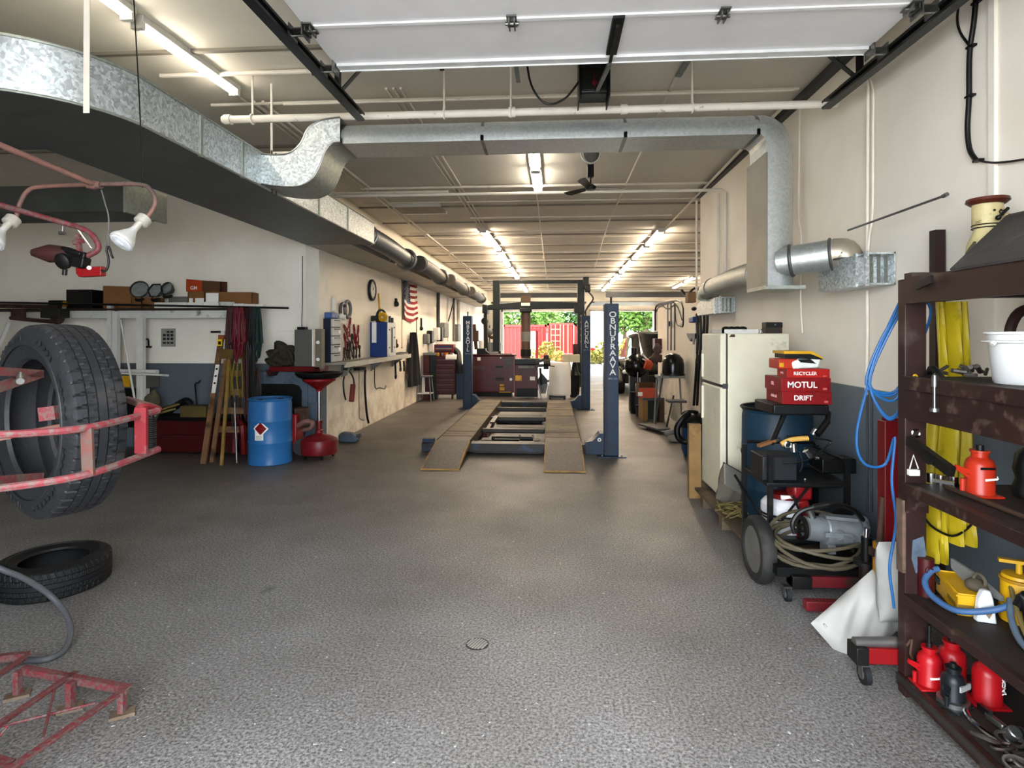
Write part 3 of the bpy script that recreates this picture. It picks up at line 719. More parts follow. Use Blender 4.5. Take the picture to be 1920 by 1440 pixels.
# ---- tyre spreader
ts = T('tyre_spreader', 'faded red tyre spreader frame clamping the upright tyre', 'tyre spreader', (-1.8, 1.75, 0))
def P(px, py, t): return PD(px, py, t)
part(MB().tube([P(-90, 818, 1.45), P(60, 812, 1.55), P(175, 800, 1.66), P(296, 770, 1.9)], .0105, 8, 4), 'upper_bar', redp, ts)
part(MB().tube([P(-90, 925, 1.45), P(60, 908, 1.55), P(180, 885, 1.66), P(297, 842, 1.9)], .0105, 8, 4), 'lower_bar', redp, ts)
part(MB().bar(P(163, 803, 1.645), P(166, 890, 1.645), .034, .008, (0, 1, 0)), 'upright', mat('worn_pink_red', '#5f382f', .65, var=.2, dirt='#4f4640', amt=.5, dscale=16), ts)
part(MB().bar(P(265, 764, 1.82), P(265, 850, 1.82), .038, .01, (0, 1, 0)), 'upright', mat('spreader_red', '#741820', .5, var=.12, dirt='#6b4f4b', amt=.2, dscale=20), ts)
part(MB().tube([P(257, 782, 1.85), P(260, 766, 1.86), P(275, 762, 1.88), P(298, 768, 1.93)], .011, 8, 3), 'hook', MC['spreader_red'], ts)
sp = []
for i in range(15 * 8):
    a = i / 8 * 2 * PI; c = P(284, 780 + 60 * i / 120, 1.9); sp.append(c + V((math.cos(a) * .012, math.sin(a) * .012, 0)))
part(MB().tube(sp, .0032, 6, 0), 'spring', dst, ts)
part(MB().cyl(P(284, 776, 1.9), P(284, 843, 1.9), .006), 'spring_rod', dst, ts)
part(MB().bar(P(235, 748, 2.3), P(290, 766, 1.96), .02, .02), 'rear_link', pinkrust, ts)
part(MB().bar(P(-60, 693, 1.4), P(74, 701, 1.75), .022, .022).bar(P(74, 701, 1.75), P(-60, 745, 1.4), .022, .022), 'clamp_arm', redp, ts)
part(MB().cyl(P(38, 703, 1.58), P(38, 715, 1.55), .009), 'bolt', stl, ts)
part(MB().bar(P(-60, 905, 1.42), P(75, 893, 1.72), .02, .02).bar(P(-70, 930, 1.42), P(75, 893, 1.72), .02, .02), 'clamp_arm', redp, ts)
part(MB().bar(P(-80, 838, 1.75), P(116, 798, 2.0), .014, .014), 'cross_rod', pinkrust, ts)
part(MB().bar(P(82, 776, 2.15), P(112, 772, 2.15), .05, .05), 'bead_hook', redp, ts)
part(MB().bar(V((-2.02, 1.55, 0)), V((-2.02, 1.55, 1.5)), .07, .07).box(-2.3, -1.75, 1.3, 1.8, 0, .012), 'post', redp, ts)
# ---- red floor frame
fr = T('floor_stand', 'low faded red angle iron stand on the floor in the near left corner', 'metal stand', (-2.1, 2.2, 0))
def Q(px, py, z=.125): return PZ(px, py, z)
def angle(m, a, b_, w=.03):
    m.bar(a, b_, w, .005); d = (b_ - a).normalized(); s_ = V((d.y, -d.x, 0)) * (w / 2)
    m.bar(a + s_ - V((0, 0, w / 2)), b_ + s_ - V((0, 0, w / 2)), .005, w); return m
nm = ['side_rail', 'end_rail', 'centre_rail', 'side_rail', 'end_rail']
for (a, b_), n_ in zip((((243, 1285), (-40, 1480)), ((44, 1250), (243, 1287)), ((143, 1258), (-40, 1382)), ((54, 1226), (-40, 1290)), ((-40, 1232), (54, 1224))), nm):
    part(angle(MB(), Q(*a), Q(*b_)), n_, redp, fr)
for px, py in ((229, 1290), (132, 1280), (33, 1258)):
    c = Q(px, py); part(MB().box(c.x - .014, c.x + .014, c.y - .014, c.y + .014, .012, .125), 'leg', redp, fr)
    part(MB().box(-.05, .05, -.03, .03, 0, .014, M.Translation((c.x, c.y, 0)) @ M.Rotation(.6, 4, 'Z')), 'foot_plate', mat('bare_rusted_plate', '#7d6a58', .7, .2, var=.2, dirt='#5a4838', amt=.4), fr)
part(MB().cyl(Q(102, 1295, .11), Q(80, 1385, .11), .006).cyl(Q(0, 1362, .09), Q(180, 1318, .09), .006).cyl(Q(0, 1380, .09), Q(14, 1362, .11), .006), 'brace_rod', redp, fr)
part(MB().prism([Q(-60, 1400, .1), Q(30, 1425, .1), Q(-20, 1470, .1), Q(-80, 1460, .1)], (0, 0, .006)), 'gusset_plate', redp, fr)
# ---- hose
a = [PZ(-60, 1035, .55), PZ(0, 1066, .45), PZ(50, 1087, .35), PZ(100, 1122, .2), PZ(130, 1165, .1), PZ(126, 1210, .03), PZ(95, 1234, .02), PZ(40, 1237, .02), PZ(-60, 1234, .02)]
solo(MB().tube(a, .016, 10, 6), 'air_hose', hosek, 'grey rubber hose looping onto the floor beside the red floor stand', 'hose')

# ---- lamp rig
lr = T('lamp_rig', 'rusty pipe bracket with two reflector bulbs hanging at upper left', 'light fixture', (-2.2, 2.5, 2.4))
ly = 2.85
def L_(px, py, dy=0): return PY(px, py, ly + dy)
part(MB().tube([L_(30, 410), L_(36, 385), L_(52, 358), L_(80, 350), L_(180, 346), L_(262, 346), L_(284, 358), L_(291, 378), L_(285, 395), L_(272, 412)], .011, 10, 6), 'crossbar', pinkrust, lr)
part(MB().tube([L_(180, 347), PD(0, 272, 2.6), PD(-120, 222, 2.35)], .014, 10, 0), 'feed_pipe', pinkrust, lr)
part(MB().ball(L_(176, 347), .024, (1.2, 1, 1)).cyl(L_(164, 347), L_(190, 347), .019), 'tee_fitting', pinkrust, lr)
bw = mat('bulb_white', '#aeaca7', .3, var=0); lens = mat('bulb_lens', '#c9cdd0', .12, .2, var=.25, scale=40)
for (px, py), d in (((272, 413), V((-.35, -.75, -1))), ((26, 414), V((-.1, -.8, -1)))):
    o = L_(px, py) + V((0, 0, .01)); d = d.normalized()
    s_ = part(MB().lathe([(0, -.005), (.03, -.005), (.036, .0), (.036, .035), (.03, .04), (.02, .042), (0, .042)], o, d, 20).lathe([(.017, .04), (.019, .06), (.016, .075), (0, .076)], o, d, 16), 'socket', sock, lr)
    b_ = part(MB().lathe([(0, .07), (.015, .07), (.017, .085), (.022, .1), (.04, .13), (.055, .16), (.06, .172), (.058, .18), (0, .18)], o, d, 28), 'bulb', bw, lr)
    part(MB().lathe([(0, .1805), (.052, .1805), (.05, .186), (.03, .19), (0, .192)], o, d, 28).lathe([(.018, .19), (.02, .195), (0, .196)], o, d, 12), 'lens', lens, b_)
solo(MB().tube([L_(267, 352), L_(262, 200), PY(252, 20, 2.85), PY(250, -20, 2.85)], .0035, 6, 3), 'hanging_wire', dst, 'thin wire holding up the lamp bracket at upper left', 'wire', 'hanging wires')
solo(MB().tube([L_(190, 356, .3), PY(198, 385, 3.2), PY(204, 410, 3.2), PY(202, 460, 3.2)], .004, 6, 3).torus(PY(202, 462, 3.2), (0, 1, 0), .012, .003), 'hanging_wire', grey, 'hooked wire dangling beside the red pulley tool', 'wire', 'hanging wires')
# ---- red pipe with the hung air tool
ar = T('tool_boom', 'faded red pipe arm carrying a greasy air tool at left', 'tool arm', (-2.3, 3.0, 2.1))
def K(px, py, dy=0): return PY(px, py, 3.0 + dy)
part(MB().tube([PD(-120, 345, 2.7), PD(0, 384, 2.95), K(120, 418), K(152, 428), K(172, 440), K(184, 458), K(182, 470), K(164, 480)], .0145, 10, 5), 'pipe', redp, ar)
part(MB().lathe([(0, -.1), (.03, -.09), (.045, -.03), (.05, .03), (.03, .09), (.02, .12), (0, .12)], K(104, 476), (-1, -.1, .05), 16), 'motor_body', mat('maroon_grease', '#4a2a28', .4, .3, var=.3), ar)
part(MB().bar(K(118, 470), K(164, 484), .05, .05).cbox(K(152, 492), .07, .06, .06, (0, .2, 0)).bar(K(130, 472), K(160, 478), .075, .02), 'housing', greas, ar, .008)
part(MB().lathe([(0, 0), (.035, 0), (.045, .012), (.045, .03), (.03, .04), (0, .04)], K(124, 488), (-.1, -1, -.4), 18).cyl(K(122, 505), K(121, 516), .012), 'regulator', dst, ar)
part(MB().bar(K(146, 440), K(150, 475), .02, .02).cyl(K(138, 455), K(157, 452), .012), 'valve', redp, ar)
part(MB().tube([K(118, 424), K(118, 432), K(116, 438)], .006, 8, 3).cyl(K(112, 437), K(121, 437), .01), 'wing_nut', stl, ar)
part(MB().cyl(K(146, 430), K(172, 466), .0035), 'stay', pipe_w, ar)
wb = T('trolley_block', 'small bright red pulley block hooked under the air tool', 'pulley block', K(164, 518))
part(MB().prism([K(141, 502), K(189, 499), K(189, 517), K(147, 519), K(142, 513)], (0, .04, 0)), 'body', bred, wb, .004)
part(MB().cyl(K(167, 502, -.01), K(167, 502, .05), .011, n=12), 'rivet', stl, wb)
part(MB().tube([K(190, 507), K(198, 508), K(203, 498), K(203, 482), K(200, 470), K(204, 462), K(209, 478), K(212, 484)], .006, 8, 4), 'hook', dst, wb)

# ================= left bay, far side =================
def B(px, py, y=8.5): return PY(px, py, y)
def bxp(x0, y0, x1, y1, yf, d, mb=None):
    """box whose front face covers the given picture rectangle at depth yf, and which is d deep"""
    p = PY(x0, y1, yf); q = PY(x1, y0, yf); return (mb or MB()).box(p.x, q.x, yf, yf + d, p.z, q.z)
sh = T('wall_shelf', 'long wall shelf on white rails in the left bay', 'shelf', (-6, 8.5, 2.1))
zs = B(300, 578, 8.25).z
x0, x1 = B(-120, 0, 8.3).x, B(432, 0, 8.3).x
part(MB().box(x0, x1, 8.25, YB - .002, zs - .03, zs), 'board', mat('dark_shelf_board', '#3a2a1e', .75, var=.3, scale=4), sh)
part(MB().box(B(119, 0, 8.35).x, B(206, 0, 8.35).x, 8.33, 8.42, zs - .14, zs - .03).box(B(222, 0, 8.35).x, B(428, 0, 8.35).x, 8.33, 8.42, zs - .14, zs - .03), 'rail', mat('white_rail', '#c9c8c2', .55, var=.06, dirt='#7a766e', amt=.15), sh)
for a, b_ in ((205, 213), (215, 224), (260, 272)):
    part(MB().box(B(a, 0, 8.32).x, B(b_, 0, 8.32).x, 8.27, 8.34, .55, zs + (.06 if a == 205 else -.04)), 'post', MC['white_rail'], sh)
solo(MB().cyl(PY(-60, 566, 8.05), PY(541, 577.5, 8.15), .016, n=10), 'steel_bar', blkm, 'long black steel bar resting along the shelf front', 'bar')
zt_ = zs
def shelfbox(x0, y0, x1, name, m, label, cat, d=.28, yf=8.3, rz=0, z=None, group=None, y1=None):
    p = PY(x0, 575, yf); q = PY(x1, 575, yf); zz = zs if z is None else z
    top = PY((x0 + x1) / 2, y0, yf).z
    w = q.x - p.x; c = V(((p.x + q.x) / 2, yf + d / 2, zz)); h = top - zz
    mb = MB().box(-w / 2, w / 2, -d / 2, d / 2, 0, h, M.Translation(c) @ M.Rotation(rz, 4, 'Z'))
    return solo(mb, name, m, label, cat, group, .004), c, w, h
o, c, w, h = shelfbox(124, 543, 172, 'tool_case', blk, 'black plastic tool case on the shelf at left', 'tool case')
mb = MB()
t = T('battery_charger', 'flat black gadget left of the black tool case on the shelf', 'gadget', (B(100, 570).x, 8.35, zs))
bxp(90, 563, 116, 574, 8.3, .2, mb); part(mb, 'body', greas, t, .01); part(bxp(117, 565, 124, 575, 8.28, .05), 'yellow_trim', yel, t)
def carton(x0, y0, x1, label, rz=0., d=.26, yf=8.34, z=None, flaps=True, m=card, group='cardboard boxes on the wall shelf'):
    p = PY(x0, 575, yf); q = PY(x1, 575, yf); zz = zs if z is None else z
    h = PY((x0 + x1) / 2, y0, yf).z - zz; w = q.x - p.x; mt = M.Translation(((p.x + q.x) / 2, yf + d / 2, zz)) @ M.Rotation(rz, 4, 'Z')
    t = T('cardboard_box', label, 'cardboard box', mt.translation, group)
    th = .008
    part(MB().box(-w / 2, w / 2, -d / 2, -d / 2 + th, 0, h, mt).box(-w / 2, w / 2, d / 2 - th, d / 2, 0, h, mt).box(-w / 2, -w / 2 + th, -d / 2, d / 2, 0, h, mt).box(w / 2 - th, w / 2, -d / 2, d / 2, 0, h, mt).box(-w / 2, w / 2, -d / 2, d / 2, 0, th, mt).box(-w / 2 + th, w / 2 - th, -d / 2 + th, d / 2 - th, h * .6, h * .62, mt), 'body', m, t)
    if flaps:
        for s_ in (-1, 1):
            part(MB().box(0, w * .3, -d / 2, d / 2, -.002, .004, mt @ M.Translation((s_ * w / 2, 0, h)) @ M.Rotation((-1.9 if s_ > 0 else -.9), 4, 'Y') @ M.Diagonal((1, .96, 1, 1))), 'flap', m, t)
    else:
        part(MB().box(-w / 2, w / 2, -d / 2, d / 2, h, h + .004, mt), 'lid', m, t)
    return t, mt, w, h, d
carton(189, 537, 236, 'tan cardboard box with torn side left of the old headlamps', .5, .3, flaps=False)
carton(246, 558, 265, 'small carton under the first old headlamp', 0, .15, 8.32, flaps=False)
carton(267, 558, 292, 'flat carton under the second old headlamp', 0, .2, 8.32, flaps=False)
t, mt, w, h, d = carton(352, 547, 384, 'brown carton with two white labels under the orange box', 0, .3, 8.34, flaps=False)
for a, b_ in ((-.3, .15), (.12, .28)):
    part(MB().box(-w * .5 + w * (.08 if a < 0 else .45), -w * .5 + w * (.3 if a < 0 else .95), -d / 2 - .003, -d / 2, h * .1, h * .62, mt), 'label_sticker', paper, t)
t, mt, w, h, d = carton(386, 548, 468, 'long brown carton at the right end of the wall shelf', .12, .26, 8.36, flaps=False)
part(MB().box(-w * .49, -w * .22, -d / 2 - .004, -d / 2, h * .12, h * .95, mt), 'label_sticker', paper, t)
oz = PY(370, 547, 8.34).z + .004
t = T('orange_box', 'open orange parts box with white print atop the shelf cartons', 'box', (B(380, 540).x, 8.45, oz))
pa, pb, pc = PY(349, 548, 8.34), PY(379, 548, 8.3), PY(412, 548, 8.45)
hh = PY(360, 523, 8.34).z - oz
def wallp(a, b_, h1, h2, th=.007): return MB().prism([V((a.x, a.y, oz)), V((b_.x, b_.y, oz)), V((b_.x, b_.y, oz + h2)), V((a.x, a.y, oz + h1))], (0, th, 0))
part(wallp(pa, pb, hh, hh * .85), 'front_panel', orng, t); part(wallp(pb, pc, hh * .85, hh * .8), 'side_panel', mat('brown_carton', '#5a3a24', .85), t)
part(wallp(pa + V((0, .3, 0)), pc + V((0, .2, 0)), hh * 1.05, hh * .9), 'rear_panel', MC['brown_carton'], t); part(MB().box(pa.x, pc.x, 8.36, 8.6, oz, oz + .006), 'bottom', card, t)
txt('GM', .075, (pa + pb) / 2 + V((0, -.006, hh * .33)), FY, paper, t)
for i, (a, b_, c_) in enumerate(((289, 349, 567), (350, 380, 567), (381, 410, 566), (437, 457, 569), (459, 478, 570), (480, 493, 570))):
    shelfbox(a, c_, b_, 'white_carton', paper, ['long flat white carton at the front of the wall shelf', 'second flat white carton from the left on the shelf front', 'third flat white carton left of the white bowl', 'flat white carton right of the white bowl', 'flat white carton second from the shelf end', 'last small white carton at the shelf end'][i], 'carton', .1, 8.22, 0, None, 'flat white cartons on the shelf edge')
c = PY(423, 573, 8.2); solo(MB().lathe([(0, 0), (.06, 0), (.075, .02), (.115, .085), (.108, .085), (.07, .025), (0, .015)], (c.x, c.y + .02, zs), n=24), 'plastic_bowl', wht, 'white bowl in front of the cartons on the wall shelf', 'bowl')
# old headlamps on the shelf
hl = mat('lamp_bezel', '#55554f', .35, .6, var=.2); gl = mat('lamp_glass', '#8f9490', .1, .1, var=.2, scale=20)
for i, (px, py, r_, m_) in enumerate(((262, 543, .135, hl), (292, 545, .12, dst), (314, 541, .1, hl))):
    c = PY(px, py, 8.36); d = V((.25 - .2 * i, -1, .35))
    t = T('old_headlamp', ['round chromed old headlamp leftmost of three on the shelf', 'square dark old headlamp in the middle of three on the shelf', 'smaller old headlamp next to the orange box'][i], 'headlamp', c, 'old headlamps on the wall shelf')
    part(MB().lathe([(0, .1), (r_ * .5, .09), (r_ * .9, .02), (r_, -.02), (r_ * .93, -.03), (r_ * .85, .0)], c, -d, 24 if i != 1 else 6), 'shell', m_, t)
    part(MB().lathe([(0, -.02), (r_ * .5, -.015), (r_ * .86, 0), (0, .001)], c, -d, 24), 'lens', gl, t)
    part(MB().tube([c + V((-.05, 0, -r_ + .01)), c + V((0, -.06, -r_ - .03)), c + V((.1, -.03, -r_ - .01))], .022, 8, 4), 'bracket', dst, t)
solo(bxp(316, 556, 352, 574, 8.4, .15), 'metal_part', grey, 'grey flat metal part lying before the old headlamps', 'car part')
# dark junk at the far left of the shelf
solo(MB().bar(PY(-80, 572, 7.9), PY(112, 576, 8.1), .1, .06), 'timber_beam', brwood, 'dark brown timber lying along the far left of the shelf', 'timber')
t = T('junk_bracket', 'dark machine part sagging under the shelf behind the upright tyre', 'machine part', PY(90, 600, 8.1))
part(bxp(75, 578, 110, 596, 8.0, .2), 'body', mat('dark_olive', '#24231a', .6, var=.3), t, .01); part(MB().ball(PY(108, 597, 8.1), .1, (1, .6, .9)), 'drum', rust, t); part(bxp(20, 580, 38, 596, 8.1, .1), 'clip', rust, t)
part(MB().tube([PY(20, 596, 8.1), PY(60, 600, 8.1), PY(100, 603, 8.1)], .03, 8, 3), 'arm', rust, t)
solo(MB().bar(PY(-20, 690, 8.0), PY(16, 605, 8.2), .05, .04), 'leaning_board', MC['white_rail'], 'pale board leaning behind the upright tyre at the photo edge', 'board')
# wall chart, wall handle
a, b_ = B(302, 650, YB - .006), B(329, 616, YB - .006)
t = T('wall_chart', 'small grey chart with rows of dark pictures on the block wall', 'poster', ((a.x + b_.x) / 2, YB - .004, a.z))
part(MB().box(a.x, b_.x, YB - .006, YB - .001, a.z, b_.z), 'sheet', mat('chart_grey', '#9a968c', .8), t)
mb = MB(); W_, H_ = b_.x - a.x, b_.z - a.z
for r_ in range(4):
    for q in range(3):
        if r_ == 3 and q < 1: continue
        mb.box(a.x + W_ * (.14 + .26 * q), a.x + W_ * (.14 + .26 * q + .19), YB - .009, YB - .005, a.z + H_ * (.16 + .2 * r_), a.z + H_ * (.16 + .2 * r_ + (.1 if r_ in (0, 3) else .14)))
part(mb, 'printed_pictures', mat('chart_ink', '#2e2b28', .8), t)
solo(MB().tube([B(271, 651, 8.66), B(273, 637, 8.64), B(278, 637, 8.62), B(279, 649, 8.64), B(283, 652, 8.66)], .012, 6, 3).box(B(270, 0, 8.68).x, B(284, 0, 8.68).x, 8.66, 8.69, B(0, 651).z - .01, B(0, 651).z + .02), 'wall_hook', blkm, 'black iron hook on the block wall left of the chart', 'hook')
# things around the lower left bay
solo(MB().cyl(B(200, 695, 8.2), B(292, 697, 8.2), .03).cyl(B(291, 697, 8.2), B(296, 697.4, 8.2), .032), 'roller_tube', wht, 'upper thick white tube sticking out behind the upright tyre', 'tube', 'white tubes behind the tyre')
solo(MB().cyl(B(200, 699, 8.05), B(316, 704, 8.05), .014), 'roller_tube', wht, 'lower thin white tube sticking out behind the upright tyre', 'tube', 'white tubes behind the tyre')
solo(MB().cyl(B(226, 600, 8.15), B(253, 752, 7.95), .014), 'thin_rod', wht, 'slim white rod leaning against the shelf post behind the tyre', 'rod')
t = T('work_cabinet', 'grey bench with a yellow drawer front behind the upright tyre', 'bench', (B(240, 0, 8.2).x, 8.4, 0))
part(bxp(140, 704, 276, 727, 8.37, .28), 'apron', mat('bench_grey', '#6f6c62', .6), t); part(bxp(222, 705, 243, 725, 8.35, .03), 'drawer_front', yel, t)
for px in (150, 262): part(MB().box(B(px, 0, 8.4).x, B(px + 12, 0, 8.4).x, 8.4, 8.48, 0, B(0, 727, 8.4).z), 'leg', MC['white_rail'], t)
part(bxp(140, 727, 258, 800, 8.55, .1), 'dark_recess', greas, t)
t = T('clothes_heap', 'dusty beige canvas bundle next to the tyre spreader spring', 'cloth bundle', B(288, 775, 8.0))
part(MB().ball(B(286, 760, 8.1), .13, (.9, .8, 1.6), fn=lambda p: p * (1 + .18 * math.sin(p.x * 40) * math.cos(p.z * 30))), 'cloth', mat('dusty_canvas', '#5b5440', .95, var=.3, scale=14), t)
# red two drawer chest with tray of parts
zb0 = B(0, 852, 7.9)
t = T('tool_chest', 'low dark red two drawer chest under the grey dado', 'tool chest', (B(370, 0, 8.2).x, 8.3, 0))
part(bxp(250, 785, 438, 848, 8.22, .43), 'body', mat('chest_red', '#3d0a0d', .45, var=.2, dirt='#241210', amt=.3), t, .01)
part(bxp(254, 789, 434, 814, 8.205, .02), 'drawer', mat('drawer_red', '#4a0d10', .4, var=.15, dirt='#3d2a24', amt=.2), t, .004); part(bxp(254, 817, 434, 845, 8.205, .02), 'drawer', MC['drawer_red'], t, .004)
part(bxp(285, 784, 440, 789, 8.2, .45), 'top_tray', greas, t, .004)
for px in (262, 350, 425): part(MB().cyl((B(px, 0, 8.3).x, 8.3, 0), (B(px, 0, 8.3).x, 8.3, B(0, 847, 8.22).z), .03), 'foot', dst, t)
zt2 = B(0, 784, 8.2).z
solo(bxp(338, 762, 386, 784, 8.25, .2), 'parts_box', mat('khaki_box', '#66552c', .7, var=.2), 'khaki carton on top of the dark red chest', 'box')
solo(MB().bar(B(300, 768, 8.3), B(335, 757, 8.5), .09, .025).bar(B(296, 775, 8.3), B(330, 766, 8.4), .07, .03), 'wood_offcut', mat('old_yellow_wood', '#7a682c', .7, var=.2), 'yellowish wood boards propped on the dark red chest', 'boards')
solo(MB().tube([B(304, 778, 8.5), B(320, 768, 8.52), B(345, 752, 8.55), B(356, 756, 8.55), B(360, 776, 8.55)], .05, 8, 4), 'oil_pan', greas, 'black rubber pan lying behind the khaki carton', 'pan')
solo(MB().tube([B(369, 760, 8.55), B(367, 735, 8.6), B(366, 720, 8.5), B(371, 718, 8.5), B(376, 713, 8.5)], .012, 6, 3), 'crank', dst, 'bent dark crank handle against the grey dado', 'crank')

# ---- step ladder and leaning boards
ld = T('step_ladder', 'weathered wooden step ladder leaning folded beside the blue drum', 'ladder', PZ(385, 872, 0))
def rail(m, top, bot, yt, yb, w=.075, th=.03):
    a, b_ = PY(*top, yt), PY(*bot, yb); return m.bar(a, b_, w, th, (0, 1, 0))
lw = mat('ladder_wood', '#85603e', .7, var=.2, scale=7, dirt='#4e3826', amt=.3)
part(rail(MB(), (415, 632), (381, 873), 8.15, 7.62), 'rail', lw, ld)
part(rail(MB(), (424, 675), (397, 868), 8.05, 7.72, .055), 'rail', lw, ld)
part(rail(MB(), (455, 655), (480, 850), 8.3, 8.3, .055), 'rail', lw, ld)
part(bxp(414, 655, 455, 673, 8.05, .14), 'step', mat('ladder_step', '#6e5420', .7, var=.2), ld)
for y in (700, 735, 770, 805): part(MB().bar(PY(424 - (y - 655) * .13, y, 8.0), PY(457 + (y - 655) * .12, y, 8.2), .03, .09), 'step', lw, ld)
part(bxp(411, 620, 420, 628, 8.1, .06), 'top_cap', wht, ld); part(bxp(409, 628, 419, 636, 8.1, .06), 'orange_band', mat('faded_orange', '#a85a2c', .6), ld)
s_ = part(bxp(407, 636, 416, 656, 8.095, .01), 'warning_sticker', mat('sticker_yellow', '#e0b912', .5), ld); part(bxp(409, 640, 414, 646, 8.09, .005).box(*(lambda a, b_: (a.x, b_.x, 8.09, 8.094, a.z, b_.z))(PY(410, 653, 8.09), PY(413, 649, 8.09))), 'printed_mark', blk, s_)
part(MB().box(B(401, 0, 8.1).x, B(414, 0, 8.1).x, 8.02, 8.3, B(0, 622, 8.1).z - .02, B(0, 622, 8.1).z + .01), 'hinge_bar', blkm, ld)
lv = T('spirit_level', 'pale spirit level leaning against the wooden ladder', 'spirit level', PZ(398, 760, .7))
part(MB().bar(PY(408, 684, 7.95), PY(400, 737, 7.82), .05, .02, (0, 1, 0)), 'body', paper, lv)
for f_ in (.15, .4, .65): c = PY(408, 684, 7.94).lerp(PY(400, 737, 7.81), f_); part(MB().cyl(c, c + V((0, -.012, 0)), .014), 'vial', blk, lv)
solo(rail(MB(), (430, 674), (415, 878), 8.0, 7.55, .035, .03), 'wooden_pole', mat('yellow_pole', '#9a7a3a', .65, var=.2), 'yellowish pole leaning right of the ladder rails', 'pole')
solo(MB().cyl(PY(440, 754, 7.8), PY(444, 868, 7.65), .012), 'metal_rod', stl, 'thin grey rod standing left of the blue drum', 'rod')
# ---- hanging hoses
hb = B(0, 576, 8.15).z
def hang(px, wpx, y1, n, m, label, seed, yy=8.1, r=.014, cat='hose'):
    rr = random.Random(seed); mb = MB()
    for i in range(n):
        a = px + rr.uniform(-wpx, wpx) * .5; w = wpx * rr.uniform(.3, .55); yb = y1 - rr.uniform(0, 40); d = rr.uniform(-.06, .06)
        mb.tube([PY(a - w, 640, yy + d), PY(a - w * .5, 590, yy + d), PY(a, 577, yy + d), PY(a + w * .5, 592, yy + d), PY(a + w, 640, yy + d), PY(a + w * .8, yb - 30, yy + d * 1.5), PY(a, yb, yy + d), PY(a - w * .8, yb - 30, yy + d * .5)], r, 7, 4, True)
    return solo(mb, 'hanging_hose', m, label, cat, 'coiled hoses hanging from the steel bar')
hang(432, 12, 705, 5, mat('brown_hose', '#4a2320', .55, var=.2), 'brownish hose coil hanging nearest the ladder', 3)
hang(448, 14, 690, 7, mat('wine_hose', '#7a1226', .5, var=.15), 'wine red hose coil hanging in the middle of the bundle', 4, 8.0)
hang(466, 10, 800, 6, mat('dark_maroon_hose', '#42161a', .55, var=.2), 'long dark maroon hoses hanging down toward the blue drum', 5, 8.12)
hang(482, 12, 690, 5, mat('green_hose', '#12302e', .5, var=.15), 'dark green hose coil hanging at the right of the bundle', 6, 8.05)
hang(474, 8, 770, 3, blk, 'black cable loop hanging between maroon and green hoses', 7, 8.02, .01, 'cable')
mb = MB(); rr = random.Random(12)
for i in range(5):
    a = 425 + i * 7
    mb.tube([PY(a, 680, 8.02), PY(a + rr.uniform(-4, 4), 715, 7.98), PY(a + rr.uniform(-3, 5), 745, 8.02)], .012, 6, 4)
solo(mb, 'webbing_straps', mat('yellow_strap', '#8a7420', .8, var=.2), 'yellow straps bunched below the ladder step', 'straps')
mb = MB(); rr = random.Random(15)
for i in range(9):
    a = 440 + rr.uniform(-8, 45); mb.tube([PY(a, 690 + rr.uniform(0, 20), 8.2), PY(a + rr.uniform(-8, 8), 740, 8.15), PY(a + rr.uniform(-14, 14), 790 + rr.uniform(0, 30), 8.2)], .014, 6, 4)
solo(mb, 'chain_slings', rust, 'rusty chains and rods hanging behind the yellow pole', 'chains')
solo(MB().tube([PY(449, 792, 8.2), PY(455, 800, 8.0), PY(457, 850, 8.05)], .05, 8, 4).bar(PY(440, 850, 8.1), PY(444, 780, 8.3), .06, .05), 'jack_stand', red, 'red jack stand between the ladder and the blue drum', 'jack')
# ---- blue drum
def drum(x, y, z0, m, m_top, label, open_top, r=.29, h=.88, tilt=0):
    t = T('steel_drum', label, 'drum', (x, y, z0))
    pr = [(0, .0), (r * .97, 0), (r * 1.0, .012), (r * .985, .03), (r * .985, .27), (r * 1.005, .285), (r * 1.012, .295), (r * 1.005, .305), (r * .985, .32), (r * .985, .56), (r * 1.005, .575), (r * 1.012, .585), (r * 1.005, .595), (r * .985, .61), (r * .975, h - .07), (r * .95, h - .03), (r * .985, h - .012), (r, h - .002), (r * .985, h + .006)]
    pr += [(r * .955, h), (r * .95, h - .02)]
    pr += [(r * .93, h - .03), (0, h - .03)] if not open_top else [(r * .94, h - .5), (0, h - .5)]
    part(MB().lathe(pr, (0, 0, 0), n=40), 'shell', m, t, local=True)
    return t
c = PZ(500, 869, 0); bd = drum(c.x, c.y + .1, 0, mat('plastic_blue', '#2f74b5', .38, var=.06, scale=3, dirt='#1d4f85', amt=.05), None, 'bright blue drum with a red diamond hazard label', False)
part(MB().torus((0, 0, .855), (0, 0, 1), .2, .02, 32, 6).box(-.06, .1, -.02, .02, .85, .875), 'lid_rim', MC['plastic_blue'], bd, local=True)
part(MB().cyl((.12, .05, .85), (.12, .05, .875), .04).cyl((-.12, -.03, .85), (-.12, -.03, .87), .03), 'bung', dblue, bd, local=True)
va = math.atan2(-bd.location.y, -bd.location.x)
def on_drum(m, a0, a1, z0, z1, r, n=6): return m.loft([[V((r * math.cos(a0 + (a1 - a0) * i / n), r * math.sin(a0 + (a1 - a0) * i / n), z)) for z in (z0, z1)] for i in range(n + 1)], cyc=False)
def dia(m, ac, zc, s, r, n=8):
    rows = []
    for i in range(n + 1):
        u = -1 + 2 * i / n; hgt = (1 - abs(u)) * s + 1e-4
        rows.append([V((r * math.cos(ac + u * s / r), r * math.sin(ac + u * s / r), zc - hgt)), V((r * math.cos(ac + u * s / r), r * math.sin(ac + u * s / r), zc + hgt))])
    return m.loft(rows, cyc=False)
al = va - .47
lb = part(on_drum(MB(), al - .24, al + .17, .345, .54, .2885), 'hazard_label', paper, bd, local=True)
part(dia(MB(), al + .04, .50, .105, .2895), 'white_diamond', paper, lb, local=True)
